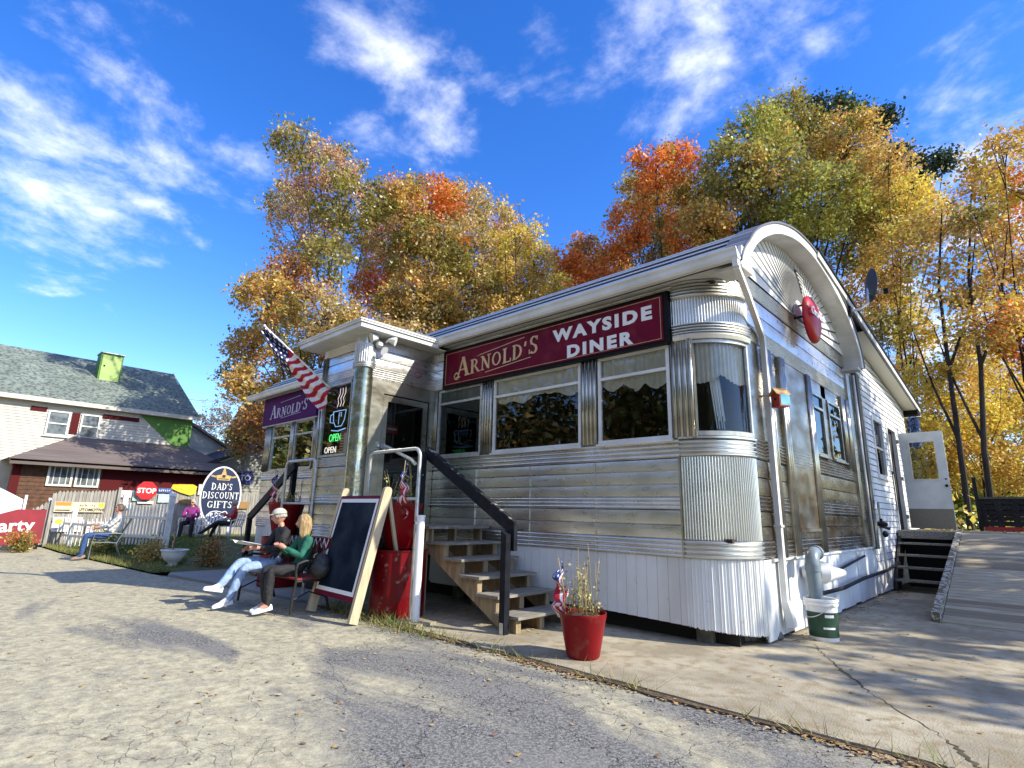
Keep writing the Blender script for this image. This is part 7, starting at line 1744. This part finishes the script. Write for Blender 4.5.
tree('sunlit yellow-green thicket tree behind the open kitchen door',T['maple_k'][0],T['maple_k'][1],[LIM,GRNL,LIM,YEL,(.25,.3,.05)],.13,1.0,12,trunkr=.14)
tree('nearly bare grey tree far beyond the house roof',T['far_a'][0],[(-71.8,22.3,11.6,2.2),(-76.4,26.2,13.4,2.6),(-84,27.7,12.5,2.6),(-93.3,27.1,11.5,2.2)],[(.3,.26,.2),(.35,.3,.22)],.16,.35,13,bare=.75,group='distant trees in the gap')
tree('far orange and green trees above the garage roof',T['far_b'][0],T['far_b'][1],[ORG,OLV,(.55,.2,.1),LIM,YEL],.16,.8,14,group='distant trees in the gap')
tree('dark rusty maple close to the left corner of the diner roof',T['far_c'][0],T['far_c'][1],[OLV,RST,GLD],.16,.9,15,group='distant trees in the gap')
# two more stems of the yellow maple by the deck
for lb,x0,x1,x2 in (('left dark stem of a young tree behind the black bin',-1.85,-1.75,-1.6),('right dark stem of a young tree behind the black bin',-1.25,-1.1,-.7)):
    t=thing('young_tree',lb,'tree',(x0,25,-.3),group='young trees behind the bin'); mb=MB(); mb.tube([(x0,25,-.3),(x1,25,4),(x2-.1,25.2,7),(x2,25.5,10.5),(x2+.5,26,14)],[.11,.09,.07,.05,.02],8)
    mb.tube([(x1,25,4.4),(x1-.5,25.3,6.5),(x1-.9,25.5,9)],[.06,.04,.02],6); mb.tube([(x2-.1,25.2,7),(x2+.7,25.3,9),(x2+1.3,25.4,12)],[.06,.04,.02],6); mb.build('trunk',BARK,t)
    leaves('crown',[((x2+random.uniform(-1.3,1.3),25.5+random.uniform(-1,1),random.uniform(8,14)),.5,60,random.choice((YEL,GLD,TAN))) for k in range(14)],None,.10,t,77)
# trees to the right of the picture that dapple the kitchen side, and woods across the road
def rbl(c,R_,n,seed): 
    q=random.Random(seed); return [(c[0]+q.uniform(-R_,R_),c[1]+q.uniform(-R_,R_),c[2]+q.uniform(-R_*.7,R_*.7),R_*q.uniform(.3,.5)) for k in range(n)]
tree('orange tree standing right of the ramp, outside the picture',(11.0,17.0),rbl((10,16.5,9.5),3.4,11,1),[GLD,ORG,OLV],.2,.15,21,group='trees right of the ramp',loose=1.1)
tree('yellow tree standing right of the deck, outside the picture',(13.0,24.0),rbl((12,23,9),3.8,9,2),[YEL,GLD,OLV],.2,.12,22,group='trees right of the ramp',loose=1.1)
q=random.Random(5); rs=np.random.RandomState(4); cents=[]
for k in range(620):
    a=q.uniform(radians(170),radians(330)); Rr=q.uniform(30,46); x=Rr*cos(a)*1.3-6; y=Rr*sin(a)*1.0-2
    if y>-14: 
        y=-14-q.uniform(0,10)
    z=q.uniform(.5,19 if x>-38 else 12); cents.append(((x,y,z),3.2,130,q.choice((OLV,GRNL,(.12,.12,.035),OLV,(.16,.13,.04),(.1,.1,.03),TAN,GRNL))))
for k in range(170):
    cents.append(((q.uniform(-62,-120),q.uniform(-70,-12),q.uniform(0,15)),3.6,90,q.choice((OLV,GRNL,GLD,OLV,RST,(.1,.1,.03)))))
wo=leaves('roadside_woods',cents,None,.40,None,31,False); setp(wo,'mixed autumn woods on the far side of the road, behind the viewer',None,None,'stuff')
cents=[]
for k in range(150):
    x=q.uniform(-14,-60); y=q.uniform(34,60); cents.append(((x,y,q.uniform(0,7)),2.4,60,q.choice((OLV,GRNL,GLD,RST,LIM))))
for k in range(90):
    x=q.uniform(-13,24); y=q.uniform(42,60); cents.append(((x,y,q.uniform(-2,7)),2.4,70,q.choice((OLV,GRNL,GLD,YEL,LIM))))
for k in range(110):
    x=q.uniform(-60,-110); y=q.uniform(10,50); cents.append(((x,y,q.uniform(0,6.0)),2.6,60,q.choice((OLV,GRNL,GLD,RST,LIM,ORG))))
wo=leaves('distant_woods',cents,None,.38,None,32,False); setp(wo,'continuous belt of autumn woods in the distance behind the buildings',None,None,'stuff')
# undergrowth on the bank
cents=[]
for k in range(170):
    x=q.uniform(-6,7); y=q.uniform(22,34); cents.append(((x,y,q.uniform(-.4,1.5)),.8,60,q.choice((LIM,GRNL,YEL,OLV))))
wo=leaves('undergrowth',cents,None,.11,None,33,False); setp(wo,'yellow-green undergrowth on the bank behind the deck',None,None,'stuff')
# shrubs by the picket fence
for lb,x,y,R_,pal in (('reddish brown perennial clump beside the white urn',-15.6,5.35,.42,[(.2,.12,.05),OLV,RST]),('orange and green flower clump in front of the red party board',-23.6,2.6,.42,[ORG,YEL,OLV,GRNL]),('low leafy clump under the picket fence behind the man in plaid',-20.6,4.3,.5,[GRNL,OLV,LIM]),('straw-coloured daylily clump at the kerb right of the picket fence',-17.2,4.55,.38,[TAN,OLV,GLD])):
    t=thing('garden_shrub',lb,'shrub',(x,y,0),group='plants along the fence'); mb=MB(); qq=random.Random(int(x*10)); cs=[]
    for k in range(16):
        a=qq.uniform(0,6.28); rr2=qq.uniform(.1,1)*R_; e=(x+rr2*cos(a),y+rr2*sin(a),lawn_z(x,y)+qq.uniform(.4,1)*R_*1.3); mb.tube([(x+.2*rr2*cos(a),y+.2*rr2*sin(a),lawn_z(x,y)-.02),e],[.008,.004],4); cs.append((e,.16,45,qq.choice(pal)))
        cs.append(((x+rr2*.7*cos(a),y+rr2*.7*sin(a),lawn_z(x,y)+R_*.35),.18,35,qq.choice(pal)))
    mb.build('stems',PLST,t,fix=False); leaves('foliage',cs,None,.035,t,int(-x*10))
